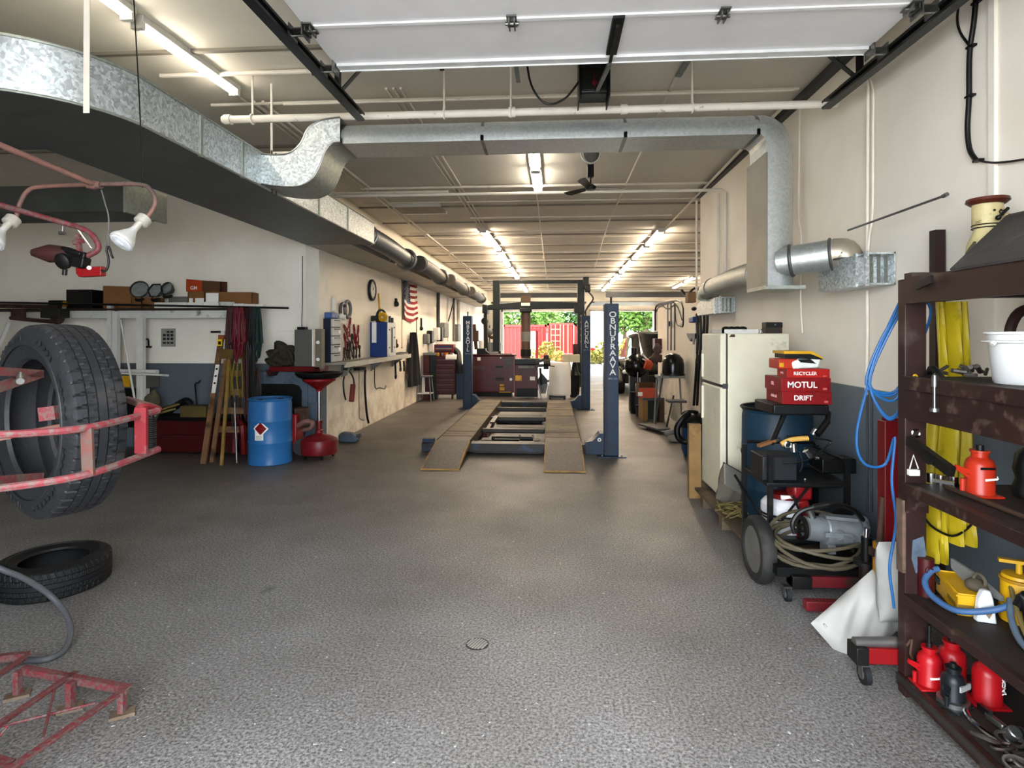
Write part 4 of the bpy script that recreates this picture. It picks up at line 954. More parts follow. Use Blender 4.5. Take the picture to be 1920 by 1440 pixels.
part(dia(MB(), al + .04, .50, .082, .2905), 'red_diamond', bred, lb, local=True)
mb = MB()
for i in range(4): on_drum(mb, al - .18, al + .1, .36 + i * .012, .364 + i * .012, .2892)
part(mb, 'small_print', mat('ink_grey', '#7d7c78', .8), lb, local=True)
# ---- blue-grey panel cabinet with the dark rounded opening, and the red ledge
t = T('machine_cabinet', 'blue grey cabinet with a black rounded opening behind the blue drum', 'cabinet', (B(545, 0, 8.3).x, 8.5, 0))
part(bxp(486, 697, 602, 850, 8.45, .23), 'housing', bgrey, t, .015)
a, b_ = PY(490, 792, 8.43), PY(565, 720, 8.43)
pts = [V((a.x, 8.435, a.z)), V((b_.x, 8.435, a.z)), V((b_.x, 8.435, b_.z - .1)), V((b_.x - .04, 8.435, b_.z - .03)), V((b_.x - .12, 8.435, b_.z)), V((a.x, 8.435, b_.z))]
part(MB().prism(pts, (0, .02, 0)), 'opening', greas, t)
part(MB().tube([PY(498, 760, 8.42), PY(520, 745, 8.4), PY(545, 765, 8.4), PY(560, 775, 8.4)], .015, 6, 4), 'inner_hose', dst, t)
part(bxp(567, 703, 600, 712, 8.43, .03).box(*(lambda a, b_: (a.x, b_.x, 8.43, 8.46, a.z, b_.z))(PY(572, 848, 8.43), PY(577, 712, 8.43))), 'edge_trim', bgrey, t)
t = T('wall_ledge', 'dark red steel ledge holding the canvas bag and the grey case', 'shelf', (B(545, 690, 8.3).x, 8.4, B(0, 692, 8.2).z))
zl = PY(540, 687, 8.35).z
part(MB().box(PY(495, 0, 8.15).x, PY(592, 0, 8.15).x, 8.3, YB - .075, zl - .075, zl), 'board', red, t, .006)
part(MB().prism([PY(497, 694, 8.2), PY(510, 697, 8.2), PY(504, 706, 8.2)], (0, .3, 0)), 'bracket', dred, t)
t = T('canvas_bag', 'rumpled olive canvas bag on the red ledge', 'bag', PY(528, 687, 8.3))
def crum(p): return p * (1 + .16 * math.sin(p.x * 28 + p.z * 20) + .12 * math.cos(p.z * 45 + p.x * 9))
part(MB().ball(PY(530, 665, 8.46), .19, (1.05, .8, .95), 22, 16, fn=crum).ball(PY(517, 676, 8.42), .13, (1.1, .8, .7), 18, 12, fn=crum), 'body', khaki, t)
part(MB().tube([PY(505, 670, 8.3), PY(522, 655, 8.28), PY(542, 660, 8.28), PY(549, 680, 8.3)], .02, 8, 4), 'strap', khaki, t)
t = T('equipment_case', 'grey metal case standing on the red ledge by the corner', 'case', PY(570, 687, 8.3))
part(bxp(552, 618, 585, 687, 8.35, .26), 'body', mat('case_grey', '#63645e', .55, var=.06), t, .006)
part(bxp(585, 618, 588, 687, 8.35, .26), 'edge', pipe_w, t); part(bxp(557, 613, 572, 618, 8.4, .1), 'handle', blk, t)
part(MB().tube([PY(566, 613, 8.3), PY(566, 598, 8.5), PY(567, 560, 8.66), PY(567, 480, 8.68)], .006, 6, 3), 'power_cord', dgrey, t)
t = T('control_panel', 'narrow tan control panel with white knobs in the corner', 'control panel', PY(596, 687, 8.4))
part(bxp(591, 617, 603, 692, 8.3, .12), 'plate', mat('panel_tan', '#7c7464', .6, var=.15), t)
for y in (642, 674): part(MB().cyl(PY(596, y, 8.3), PY(596, y, 8.26), .025), 'knob', wht, t)
# ---- oil drain stand
c = PZ(601, 857, 0); dx, dy = c.x, c.y - .05
t = T('oil_drain_stand', 'red oil drain stand with a wide black pan and chrome post', 'oil drain', (dx, dy, 0))
part(MB().lathe([(0, .07), (.25, .07), (.258, .09), (.258, .25), (.25, .27), (.17, .31), (.08, .335), (.05, .36), (.05, .40), (.04, .41), (0, .41)], (dx, dy, 0), n=32), 'tank', mat('drain_red', '#7d141b', .4, var=.15, dirt='#2e1814', amt=.2), t)
part(MB().cyl((dx, dy, .40), (dx, dy, .50), .042).cyl((dx, dy, .5), (dx, dy, .53), .05), 'collar', red, t)
part(MB().cyl((dx, dy, .5), (dx, dy, .96), .024), 'chrome_post', chr_, t)
part(MB().lathe([(.045, .95), (.05, .98), (.16, 1.06), (.225, 1.10), (.23, 1.14), (.05, 1.08), (.03, .97)], (dx, dy, 0), n=32), 'funnel', bred, t)
part(MB().lathe([(.15, 1.10), (.28, 1.15), (.325, 1.19), (.33, 1.215), (.31, 1.22), (.25, 1.175), (.1, 1.13), (0, 1.13)], (dx, dy, 0), n=36), 'drain_pan', blk, t)
for a in range(4):
    q = V((dx + .2 * math.cos(a * PI / 2 + .6), dy + .2 * math.sin(a * PI / 2 + .6), 0))
    part(MB().cyl(q + V((-.012, 0, .03)), q + V((.012, 0, .03)), .03).cyl(q + V((0, 0, .04)), q + V((0, 0, .08)), .012), 'caster', dst, t)
# red compressor parts between drum and stand
t = T('engine_part', 'rusty red engine part with curved horns behind the oil drain stand', 'engine part', (PY(570, 0, 8.0).x, 8.1, 0))
part(bxp(543, 777, 556, 848, 7.95, .25), 'post', bred, t, .02); part(bxp(550, 765, 572, 800, 8.05, .15), 'block', rust, t, .02)
part(MB().tube([PY(556, 800, 8.0), PY(572, 790, 7.95), PY(585, 792, 7.95), PY(583, 802, 7.95), PY(568, 806, 8.0)], .035, 10, 4), 'horn', pinkrust, t)
part(MB().cyl(PY(566, 838, 8.1), PY(566, 838, 7.95), .12), 'wheel', rub, t)
# jug
c = PZ(652, 831, 0)
t = T('plastic_jug', 'blue grey jug lying at the foot of the left wall', 'jug', (c.x, c.y + .1, 0))
part(MB().prism([(c.x - .16, c.y, 0), (c.x + .13, c.y, 0), (c.x + .16, c.y, .06), (c.x + .06, c.y, .15), (c.x - .12, c.y, .17), (c.x - .17, c.y, .12)], (0, .18, 0)), 'body', mat('jug_plastic', '#4a5866', .5, var=.12), t, .03)
part(MB().cyl((c.x + .12, c.y + .09, .1), (c.x + .19, c.y + .09, .12), .03), 'cap', dgrey, t)
# ================= left wall =================
XW = XL + .002
def WL(px, py, x=None): return PX(px, py, XW if x is None else x)
def wbox(px0, py0, px1, py1, d, mb=None, x=None, xb=None):
    """box on the left wall; its front face (d from the wall) covers the picture rectangle"""
    xf = (XW + d) if x is None else x
    p = WL(px0, py1, xf); q = WL(px1, py0, xf); mid = WL((px0 + px1) / 2, py1, xf); m2 = WL((px0 + px1) / 2, py0, xf)
    return (mb or MB()).box(XW if xb is None else xb, xf, p.y, q.y, mid.z, m2.z)
# ledge along the wall
pa, pb = WL(603, 684, -3.3), WL(771, 668, -3.3)
zl = 1.32; y0, y1 = 8.79, 12.95
t = T('wall_bench', 'long narrow grey bench ledge along the left wall', 'bench', (-3.4, 12, zl))
part(MB().box(XW, -3.17, y0, y1, zl - .03, zl), 'top', mat('bench_top', '#9a978c', .45, .2, var=.12, dirt='#6b675d', amt=.2), t)
part(MB().box(-3.19, -3.165, y0, y1, zl - .075, zl + .005), 'front_edge', mat('bench_edge', '#b5b1a4', .5, var=.1), t)
for y in (9.6, 11.2, 12.7): part(MB().prism([(XW, y, zl - .03), (-3.21, y, zl - .03), (XW, y, zl - .28)], (0, .03, 0)), 'bracket', grey, t)
t = T('parts_cabinet', 'dark blue parts cabinet with grey drawers on the bench ledge', 'drawer cabinet', (-3.45, 9.0, zl))
ztop = WL(620, 597, -3.4).z
part(MB().box(XW, -3.41, 8.8, 9.21, zl, ztop), 'body', dblue, t, .004)
n = 5; hh = (ztop - zl) / n
for i in range(n):
    d_ = part(MB().box(-3.415, -3.39, 8.81, 9.2, zl + i * hh + .01, zl + (i + 1) * hh - .008), 'drawer', mat('drawer_grey', '#a7a8a6', .45, var=.06), t, .004)
    part(MB().cbox((-3.38, 9.0, zl + (i + .8) * hh), .02, .2, .012), 'handle', dgrey, d_)
    if i % 2: part(MB().cbox((-3.388, 9.12, zl + (i + .5) * hh), .004, .1, .06), 'label_sticker', paper, d_)
solo(MB().box(XW, -3.41, 8.84, 9.12, ztop, ztop + .1), 'plastic_bin', mat('pale_blue_plastic', '#4c6ba5', .5), 'pale blue bin on top of the dark blue parts cabinet', 'bin', None, .02)
solo(wbox(627, 556, 631, 584, .04), 'caulk_gun', wht, 'white tube hanging on the wall above the parts cabinet', 'tube')
# pegboard with tools
t = T('tool_board', 'white pegboard crowded with pliers and wrenches between two blue cabinets', 'pegboard', WL(660, 680))
part(wbox(643, 607, 683, 682, .012), 'board', mat('pegboard_white', '#cfc9bb', .7), t)
rr = random.Random(5)
def plier(px, py, s, m, ang, x=.03):
    c = WL(px, py, XW + x); mm = M.Translation(c) @ M.Rotation(ang, 4, 'X')
    b = MB()
    for sg in (-1, 1):
        b.tube([mm @ V((0, sg * .01, .3 * s)), mm @ V((0, sg * .03, .12 * s)), mm @ V((0, sg * .02, .0)), mm @ V((0, sg * .06, -.15 * s)), mm @ V((0, sg * .045, -.32 * s))], .012, 6, 3)
    b.cyl(mm @ V((-.012, 0, .02)), mm @ V((.012, 0, .02)), .025)
    return b
items = [(648, 640, .5, bred, .5), (650, 622, .6, bred, .9), (655, 612, .55, bred, -.4), (652, 655, .45, dst, .1), (665, 625, .55, bred, .3), (671, 628, .6, bred, -.2), (668, 640, .5, bred, .5), (646, 668, .5, rust, .1), (654, 668, .6, rust, -.1), (660, 640, .45, dst, 0), (657, 655, .5, rust, .3)]
lb_ = ['red handled pliers at the left edge of the pegboard', 'red handled cutters slanting at the upper left of the pegboard', 'red handled pliers at the top of the pegboard', 'dark pliers in the middle left of the pegboard', 'red handled pliers on the right half of the pegboard', 'rightmost red handled pliers on the pegboard', 'red handled pliers low on the right half of the pegboard', 'rusty snips at the lower left of the pegboard', 'rusty snips second from left at the pegboard bottom', 'dark pliers at the centre of the pegboard', 'rusty pliers below the centre of the pegboard']
for it, l in zip(items, lb_): solo(plier(*it[:3], it[3], it[4]), 'pliers', it[3], l, 'pliers', 'pliers on the pegboard')
for i, (px, py) in enumerate(((663, 661), (668, 660), (674, 659))):
    a = WL(px, py - 8, XW + .02); b_ = WL(px, py + 8, XW + .02)
    solo(MB().bar(a, b_, .03, .012).torus(a, (1, 0, 0), .035, .012, 14, 6).torus(b_, (1, 0, 0), .03, .012, 14, 6), 'wrench', dst, '%s of three dark wrenches low on the pegboard' % ['left', 'middle', 'right'][i], 'wrench', 'wrenches low on the pegboard')
for i, (px, py, r_) in enumerate(((643, 583, .12), (652, 580, .14))):
    c = WL(px, py, XW + .05); solo(MB().torus(c, (1, 0, 0), r_, .03, 20, 8), 'belt_coil', [dgrey, grey][i], ['dark drive belt hung above the pegboard', 'grey drive belt loop hung above the pegboard'][i], 'belt')
solo(MB().ball(WL(640, 594, -3.42), .07, (.7, 1, .8)).cyl(WL(645, 590, -3.44), WL(645, 600, -3.44), .03), 'spray_nozzle', wht, 'white nozzle part between the bin and the pegboard', 'nozzle')
# blue wall cabinet
ct = T('wall_cabinet', 'bright blue wall cabinet with a white front and taped paper list', 'cabinet', WL(700, 672))
b0, b1 = V((0, 11.15, 0)), V((0, 11.75, 0)); z1 = 2.0; XB = -3.2
part(MB().box(XW, XB, b0.y, b1.y, zl, z1), 'body', cblue, ct, .008)
part(MB().box(XB, XB + .015, b0.y, b1.y, zl + .01, z1 - .01), 'door', wht, ct, .004)
part(MB().box(-3.5, -3.41, b0.y - .004, b0.y, 1.6, z1 - .005), 'paper_list', paper, ct)
part(MB().box(XB + .015, XB + .02, b0.y + .24, b0.y + .36, zl + .08, z1 - .1), 'slot', dgrey, ct)
for y_, z_ in ((.12, 1.5), (.12, 1.85), (.48, 1.5), (.48, 1.7), (.48, 1.9)): part(MB().cbox((XB + .018, b0.y + y_, z_), .008, .05, .03), 'catch', blk, ct)
mb = MB()
solo(MB().bar(V((-3.56, b0.y + .1, z1 + .07)), V((-3.4, b0.y + .1, z1 + .08)), .08, .1).bar(V((-3.42, b0.y + .1, z1 + .0)), V((-3.42, b0.y + .1, z1 + .14)), .05, .07), 'heat_gun', blk, 'black power tool lying on the blue wall cabinet', 'power tool')
solo(MB().torus(V((-3.4, b0.y + .3, z1 + .13)), (1, -.5, 0), .12, .025, 18, 8), 'belt_coil', blk, 'black belt loop standing on the blue wall cabinet', 'belt')
solo(MB().torus(V((-3.33, b0.y + .15, z1 + .1)), (.3, -1, 0), .06, .04, 18, 8), 'tape_roll', yel, 'yellow tape roll on the blue wall cabinet', 'tape')
solo(MB().lathe([(0, 0), (.06, 0), (.06, .14), (.03, .17), (0, .17)], V((-3.29, b0.y + .2, z1)), n=16), 'spray_can', mat('pale_can', '#b9b8a0', .4), 'pale can on the blue wall cabinet', 'can')
solo(plier(711, 575, .9, yel, .2, .05), 'cable_cutter', yel, 'yellow cutter hanging above the blue wall cabinet', 'cutter')
solo(MB().cyl((-3.3, b0.y + .42, z1), (-3.3, b0.y + .42, z1 + .13), .06).cyl((-3.26, b0.y + .54, z1), (-3.26, b0.y + .54, z1 + .1), .04), 'grease_cans', dgrey, 'grey cans at the right end of the blue wall cabinet', 'cans')
c = WL(724.5, 592, -3.5); solo(MB().torus(c, (1, 0, 0), .04, .012, 14, 6), 'washer_ring', blk, 'small black ring on the wall right of the blue cabinet', 'ring')
# clock
c = WL(698, 544, XW + .03)
t = T('wall_clock', 'round white wall clock with black rim on the left wall', 'clock', c)
part(MB().torus(c, (1, 0, 0), .185, .03, 36, 8), 'rim', blk, t)
fc = part(MB().cyl(c + V((-.02, 0, 0)), c + V((.012, 0, 0)), .18, n=36), 'face', paper, t)
mb = MB()
for i in range(12):
    a = i * PI / 6; mb.bar(c + V((.014, math.sin(a) * .135, math.cos(a) * .135)), c + V((.014, math.sin(a) * .16, math.cos(a) * .16)), .003, .014)
part(mb, 'hour_marks', blk, fc)
part(MB().bar(c + V((.016, 0, 0)), c + V((.016, .07, .05)), .003, .012), 'hour_hand', blk, t); part(MB().bar(c + V((.018, 0, 0)), c + V((.018, -.02, .13)), .003, .009), 'minute_hand', blk, t)
# flag
fm = {'r': mat('flag_red', '#a3222c', .85, var=.06), 'w': mat('flag_white', '#d8d2c8', .85, var=.04), 'b': mat('flag_blue', '#2c3558', .85, var=.08)}
f0 = WL(754, 560).y; f1 = WL(781, 560).y; fz1 = WL(767, 530).z; fz0 = WL(768, 597).z
t = T('wall_flag', 'american flag hanging on the left wall under the duct', 'flag', (XW, (f0 + f1) / 2, fz0))
def fpt(u, v):   # u along wall, v from top
    sag = .09 * math.sin(PI * u) * (.6 + .4 * v)
    return V((XW + .03 + .022 * math.sin(u * 11 + v * 2) , f0 + (f1 - f0) * u, fz1 + (fz0 - fz1) * v - sag + .05 * (1 - u) * (1 - v)))
for i in range(13):
    v0, v1 = i / 13, (i + 1) / 13; u0 = .47 if i < 7 else 0
    part(MB().sheet(lambda a, b_: fpt(u0 + (1 - u0) * a, v0 + (v1 - v0) * b_), 14, 2, .006), 'stripe', fm['r' if i % 2 == 0 else 'w'], t)
ca = part(MB().sheet(lambda a, b_: fpt(.47 * a, 7 / 13 * b_), 8, 6, .006), 'canton', fm['b'], t)
mb = MB()
for r_ in range(9):
    for q in range(6 if r_ % 2 == 0 else 5):
        c = fpt(.47 * ((q + (.5 if r_ % 2 == 0 else 1)) / 6), 7 / 13 * ((r_ + .5) / 9)) + V((.007, 0, 0))
        pts = [c + V((0, math.sin(k * PI / 5) * (.02 if k % 2 == 0 else .008), math.cos(k * PI / 5) * (.02 if k % 2 == 0 else .008))) for k in range(10)]
        mb.prism(pts, (.002, 0, 0))
part(mb, 'stars', fm['w'], ca)
# hanging bits on the wall
def wallrod(px, y0, y1, l, m=dst, r=.012, hook=True, name='hanging_rod', grp='odd tools hung on the left wall', px2=None):
    a, b_ = WL(px, y0, XW + .03), WL(px2 or px, y1, XW + .03)
    mb = MB().cyl(a, b_, r, n=8)
    if hook: mb.cyl(a - V((.03, 0, 0)), a + V((.02, 0, 0)), .01, n=6).ball(b_, r * 2.2)
    return solo(mb, name, m, l, 'tool', grp)
wallrod(743, 560, 570, 'short black part hanging on the wall between the clock and the flag', blk, .03)
wallrod(753.5, 524, 652, 'thin cord hanging along the left edge of the flag', dgrey, .008, name='pull_cord')
wallrod(781, 596, 631, 'thin rod hanging below the right edge of the flag', dst, .01)
wallrod(790, 597, 616, 'slim caliper hanging right of the flag', dst, .025)
wallrod(743, 637, 648, 'small brown tool on the wall above the ledge', rust, .025)
solo(MB().tube([WL(736, 668, -3.4), WL(750, 664, -3.35), WL(762, 664, -3.35)], .05, 8, 3), 'vise', dst, 'small dark vise on the far end of the bench ledge', 'vise')
for i, px in enumerate((741, 750, 757, 762)):
    a = WL(px, 677, -3.4); b_ = WL(px + 1, 692 + (14 if i in (0, 3) else 0), -3.4)
    solo(MB().bar(a, b_, .04, .014).torus(b_, (1, 0, 0), .045, .016, 14, 6), 'wrench', rust if i == 3 else dst, '%s of the tools hanging under the bench ledge' % ['leftmost', 'second', 'third', 'rightmost'][i], 'wrench', 'tools hanging under the bench ledge')
# grease gun hose, cables and pipes below the ledge
t = T('grease_gun', 'red grease gun hanging by its black hose below the bench ledge', 'grease gun', WL(662, 752, -3.45))
part(MB().cyl(WL(662, 721, -3.42), WL(659, 753, -3.42), .045, n=14), 'barrel', mat('gun_red', '#7c2a20', .5, var=.15), t)
part(MB().tube([WL(664, 721, -3.42), WL(662, 708, -3.42), WL(655, 697, -3.42), WL(648, 699, -3.42), WL(644, 715, -3.42), WL(645, 735, -3.42), WL(648, 749, -3.44)], .014, 8, 5), 'hose', blk, t)
solo(MB().cyl(WL(650, 690, -3.4), WL(646, 700, -3.32), .05), 'clip', stl, 'steel clip at the bench edge above the grease gun', 'clip')
solo(MB().tube([WL(685, 694, -3.5), WL(684, 720, -3.5), WL(687, 770, -3.5), WL(691, 793, -3.5)], .022, 8, 4), 'floor_pipe', greas, 'black pipe running down the left wall to the floor', 'pipe')
solo(MB().tube([WL(673, 697), WL(673, 775), WL(675, 785), WL(682, 788)], .01, 6, 3), 'thin_conduit', grey, 'thin stained conduit left of the black wall pipe', 'conduit')
solo(wbox(675, 689, 686, 694, .12), 'junction_box', greas, 'black box under the ledge atop the wall pipe', 'box')
solo(MB().tube([WL(702, 686), WL(703, 726), WL(712, 727), WL(721, 729), WL(723, 723)], .012, 6, 3), 'thin_conduit', dst, 'bent black conduit under the middle of the ledge', 'conduit')
# wall pipes further back
for i, (px, m_, r_) in enumerate(((822, dgrey, .05), (840, pipe_w, .03), (851, grey, .04), (860, pipe_w, .05))):
    solo(MB().cyl(WL(px, 545, XW + .05), WL(px, 640, XW + .05), r_, n=10), 'wall_pipe', m_, '%s of the upright pipes on the left wall before the flag corner' % ['first', 'second', 'third', 'fourth'][i], 'pipe', 'upright pipes on the left wall')
solo(MB().cyl(WL(852, 560, XW + .1), WL(841, 602, XW + .1), .02), 'stay_rod', dst, 'slanted dark rod before the left wall pipes', 'rod')
for i, (px, y0, y1, w, m_, l) in enumerate(((805, 626, 645, 3, grey, 'rounded grey guard hanging left of the tool chest top'), (812, 620, 643, 4, blk, 'black tool hanging above the white bottle'), (824, 614, 638, 4, wht, 'white bottle hung on the left wall'), (830, 614, 640, 3, grn, 'dark green bottle beside the white wall bottle'),
        (838, 605, 633, 7, grey, 'grey slotted panel above the tool chest'), (862, 608, 640, 5, grey, 'flat grey panel behind the rear left blue post'), (815, 643, 660, 4, wht, 'white bottle standing below the black wall tool'))):
    solo(wbox(px - w / 2, y0, px + w / 2, y1, .16), 'wall_item', m_, l, 'hung tool', 'odd tools hung on the left wall', .03)
# black coat
c0 = WL(771, 622, -3.35)
def coat(u, v):
    w_ = .12 + .62 * min(1, v * 1.3); y = 14.2 + (u - .5) * w_ * 1.6 + .3 * v
    return V((XW + .06 + .12 * math.sin(u * PI) + .025 * math.sin(u * 22), y, c0.z - .02 - v * 1.32))
t = T('black_coat', 'long black coat hanging on the left wall before the red tool chest', 'coat', (XW + .1, 14.4, c0.z - 1.3))
part(MB().sheet(coat, 26, 14, .02), 'coat_body', mat('black_cloth', '#0f0f11', .9, var=.2), t)
# ---- stool with red vice
def G_(px, py): return PZ(px, py, 0)
c = G_(797, 752)
t = T('shop_stool', 'white metal stool with splayed legs beside the red tool chest', 'stool', (c.x, c.y, 0))
zs_ = PY(797, 704, c.y).z
part(MB().box(c.x - .2, c.x + .18, c.y - .18, c.y + .18, zs_ - .04, zs_), 'seat', grey, t, .01)
for sx, sy in ((-1, -1), (1, -1), (1, 1), (-1, 1)): part(MB().cyl((c.x + .14 * sx, c.y + .14 * sy, zs_ - .03), (c.x + .2 * sx, c.y + .2 * sy, 0), .016), 'leg', grey, t)
part(MB().box(c.x - .19, c.x + .19, c.y - .19, c.y + .19, .2, .225).box(c.x - .06, c.x + .0, c.y - .1, c.y, .225, zs_ - .04), 'shelf', wht, t)
t = T('parts_washer', 'dark red and green welder standing behind the stool', 'welder', (c.x + .1, c.y + .6, 0))
za, zb = PY(797, 662, c.y + .5).z, PY(797, 700, c.y + .5).z
part(MB().box(c.x - .12, c.x + .05, c.y + .3, c.y + .8, 0, za), 'red_half', dred, t, .02); part(MB().box(c.x + .05, c.x + .22, c.y + .3, c.y + .8, 0, za), 'green_half', grn, t, .02)
part(MB().box(c.x - .13, c.x + .23, c.y + .28, c.y + .8, za - .05, za + .01), 'top_trim', grey, t)
# ---- red rolling tool chest
c = G_(834, 749); yf = c.y
t = T('tool_chest', 'tall dark red rolling tool chest with seven drawers', 'tool chest', (c.x, yf + .25, 0))
p, q = PY(813, 742, yf), PY(853, 668, yf); zt_ = q.z
part(MB().box(p.x, q.x, yf, yf + .5, .13, zt_), 'body', dred, t, .01)
n = 7; dh = (zt_ - .13 - .1) / n
for i in range(n):
    d_ = part(MB().box(p.x + .02, q.x - .02, yf - .02, yf, .15 + i * dh + .008, .15 + (i + 1) * dh - .008), 'drawer', dred, t, .004)
    part(MB().box(p.x + .04, q.x - .04, yf - .035, yf - .02, .15 + (i + 1) * dh - .03, .15 + (i + 1) * dh - .012), 'handle', mat('pull_trim', '#6d4a42', .4, .4), d_)
for x in (p.x + .08, q.x - .08): part(MB().cyl((x - .02, yf + .08, .06), (x + .02, yf + .08, .06), .06).box(x - .03, x + .03, yf + .05, yf + .12, .1, .135), 'caster', blk, t)
t2 = T('battery_box', 'stack of bright small parts trays on the red tool chest', 'parts tray', ((p.x + q.x) / 2, yf + .25, zt_))
part(MB().box(p.x, q.x - .05, yf + .05, yf + .45, zt_ + .1, zt_ + .32), 'organiser', mat('tray_red', '#7e1a1c', .5, var=.3), t2, .02)
rr = random.Random(8)
for i in range(8):
    x = p.x + .03 + (q.x - p.x - .1) * i / 8; part(MB().box(x, x + .06, yf + .02, yf + .1, zt_, zt_ + .1), 'jar', [orng, yel, red, stl][i % 4], t2, .01)
for i in range(3): part(MB().box(p.x + .04, q.x - .1, yf + .03, yf + .06, zt_ + .13 + i * .06, zt_ + .16 + i * .06), 'tray_row', [dblue, stl, cblue][i], t2)
solo(MB().pillow(M.Translation((q.x - .1, yf - .02, zt_ - .02)) @ M.Rotation(1.3, 4, 'X'), .32, .14, .06), 'shop_rag', paper, 'white rag draped on the tool chest corner', 'rag')
solo(MB().box(q.x + .02, q.x + .36, yf + .1, yf + .5, 0, PY(860, 684, yf).z), 'side_cabinet', blue, 'blue steel cabinet between the tool chest and the rear post', 'cabinet', None, .01)
solo(MB().tube([PY(862, 700, yf), PY(860, 680, yf), PY(858, 662, yf + .2), PY(850, 655, yf + .2)], .09, 10, 4), 'work_gloves', blk, 'black bulky hose end behind the rear left post', 'hose')
# ---- big red machines
c = G_(920, 744); yf = c.y
p, q = PY(871, 738, yf), PY(966, 667, yf)
t = T('wheel_balancer', 'wide dark red machine cabinet behind the left runway', 'machine', ((p.x + q.x) / 2, yf + .3, 0))
part(MB().box(p.x, q.x, yf, yf + .6, .12, q.z), 'housing', mat('machine_red', '#4d080e', .35, var=.15, dirt='#35100f', amt=.15), t, .03)
part(MB().box(p.x, q.x + .02, yf - .02, yf + .62, q.z, q.z + .03), 'top', dred, t, .01)
zz = lambda y: PY(920, y, yf).z
part(MB().prism([(PY(942, 0, yf).x, yf - .03, zz(672)), (PY(960, 0, yf).x, yf - .03, zz(668)), (PY(960, 0, yf).x, yf - .03, zz(690)), (PY(950, 0, yf).x, yf - .03, zz(684))], (0, .04, 0)), 'grey_arm', dgrey, t)
part(MB().box(PY(930, 0, yf).x, PY(943, 0, yf).x, yf - .06, yf, zz(689), zz(685)).box(PY(930, 0, yf).x, PY(945, 0, yf).x, yf - .06, yf, zz(713), zz(708)), 'lever', dst, t, .01)
part(MB().box(PY(881, 0, yf).x, PY(908, 0, yf).x, yf - .006, yf, zz(693), zz(686)), 'name_plate', mat('plate_maroon', '#4d3a34', .5), t)
part(MB().box(PY(895, 0, yf).x, PY(901, 0, yf).x, yf - .006, yf, zz(676), zz(670)), 'white_badge', paper, t)
part(MB().box(PY(937, 0, yf).x, PY(945, 0, yf).x, yf - .006, yf, zz(724), zz(720)).box(PY(937, 0, yf).x, PY(946, 0, yf).x, yf - .006, yf, zz(732), zz(726)).box(PY(936, 0, yf).x, PY(958, 0, yf).x, yf - .008, yf, zz(736), zz(734)), 'yellow_decal', mat('decal_yellow', '#b58a1a', .6), t)
part(MB().cyl((PY(939, 0, yf).x, yf - .03, zz(671)), (PY(939, 0, yf).x, yf, zz(671)), .02).cyl((PY(958, 0, yf).x, yf - .03, zz(711)), (PY(958, 0, yf).x, yf, zz(711)), .04), 'knob', wht, t)
part(MB().box(p.x + .1, q.x - .1, yf + .05, yf + .55, 0, .12), 'plinth', greas, t)
x0 = PY(893, 0, yf).x
solo(MB().box(x0, x0 + .25, yf + .1, yf + .4, q.z + .03, q.z + .2).prism([(x0 + .25, yf + .1, q.z + .03), (x0 + .4, yf + .1, q.z + .03), (x0 + .25, yf + .1, q.z + .14)], (0, .2, 0)), 'toner_box', greas, 'black box lying on the wide red machine', 'box')
solo(MB().cyl((x0 + .12, yf + .2, q.z + .2), (x0 + .12, yf + .2, q.z + .42), .07), 'oil_bottle', wht, 'white bottle on the black box of the red machine', 'bottle')
solo(MB().box(x0 + .38, x0 + .6, yf + .1, yf + .3, q.z + .03, q.z + .1).box(x0 + .66, x0 + 1.0, yf + .1, yf + .2, q.z + .03, q.z + .06), 'weight_boxes', grey, 'grey trays of wheel weights on the red machine', 'tray')
c = G_(986, 747); yf2 = c.y - .1
p2, q2 = PY(965, 740, yf2), PY(1008, 671, yf2)
t = T('brake_lathe', 'red brake lathe cabinet with yellow and white stickers', 'machine', ((p2.x + q2.x) / 2, yf2 + .25, 0))
zz2 = lambda y: PY(980, y, yf2).z
part(MB().box(p2.x, q2.x, yf2, yf2 + .5, .05, zz2(683)), 'cabinet', mat('lathe_red', '#500e12', .4, var=.15, dirt='#2a1010', amt=.2), t, .02)
part(MB().box(p2.x - .02, p2.x, yf2 - .01, yf2 + .02, .0, zz2(667)), 'edge_strip', mat('edge_pink', '#a0766e', .5), t)
part(MB().box(p2.x, q2.x + .05, yf2 - .05, yf2 + .5, zz2(683), zz2(673)), 'bed', grn, t, .01)
part(MB().box(p2.x + .1, q2.x - .1, yf2 - .07, yf2 + .0, zz2(690), zz2(686)), 'slide', grey, t)
part(MB().box(p2.x + .02, p2.x + .19, yf2 - .005, yf2, zz2(714), zz2(704)), 'yellow_sticker', yel, t); part(MB().box(p2.x + .42, p2.x + .56, yf2 - .005, yf2, zz2(713), zz2(706)), 'white_sticker', paper, t)
part(MB().box(p2.x + .05, q2.x, yf2 - .005, yf2, .05, zz2(728)), 'kick_panel', greas, t)
yf2 -= .3
part(MB().bar(PY(1005, 679, yf2), PY(1030, 672, yf2), .1, .08).bar(PY(1005, 686, yf2), PY(1030, 684, yf2), .06, .08).cyl(PY(1024, 666, yf2), PY(1024, 692, yf2), .07).cyl(PY(1020, 680, yf2 - .1), PY(1032, 680, yf2 - .1), .1).cyl(PY(1030, 686, yf2), PY(1040, 687, yf2), .015), 'spindle_arm', mat('oily_bronze', '#3d3226', .5, .5, var=.3), t)
c = G_(1018, 746)
t = T('floor_fan', 'small dark metal stand with white legs next to the white drum', 'stand', (c.x, c.y, 0))
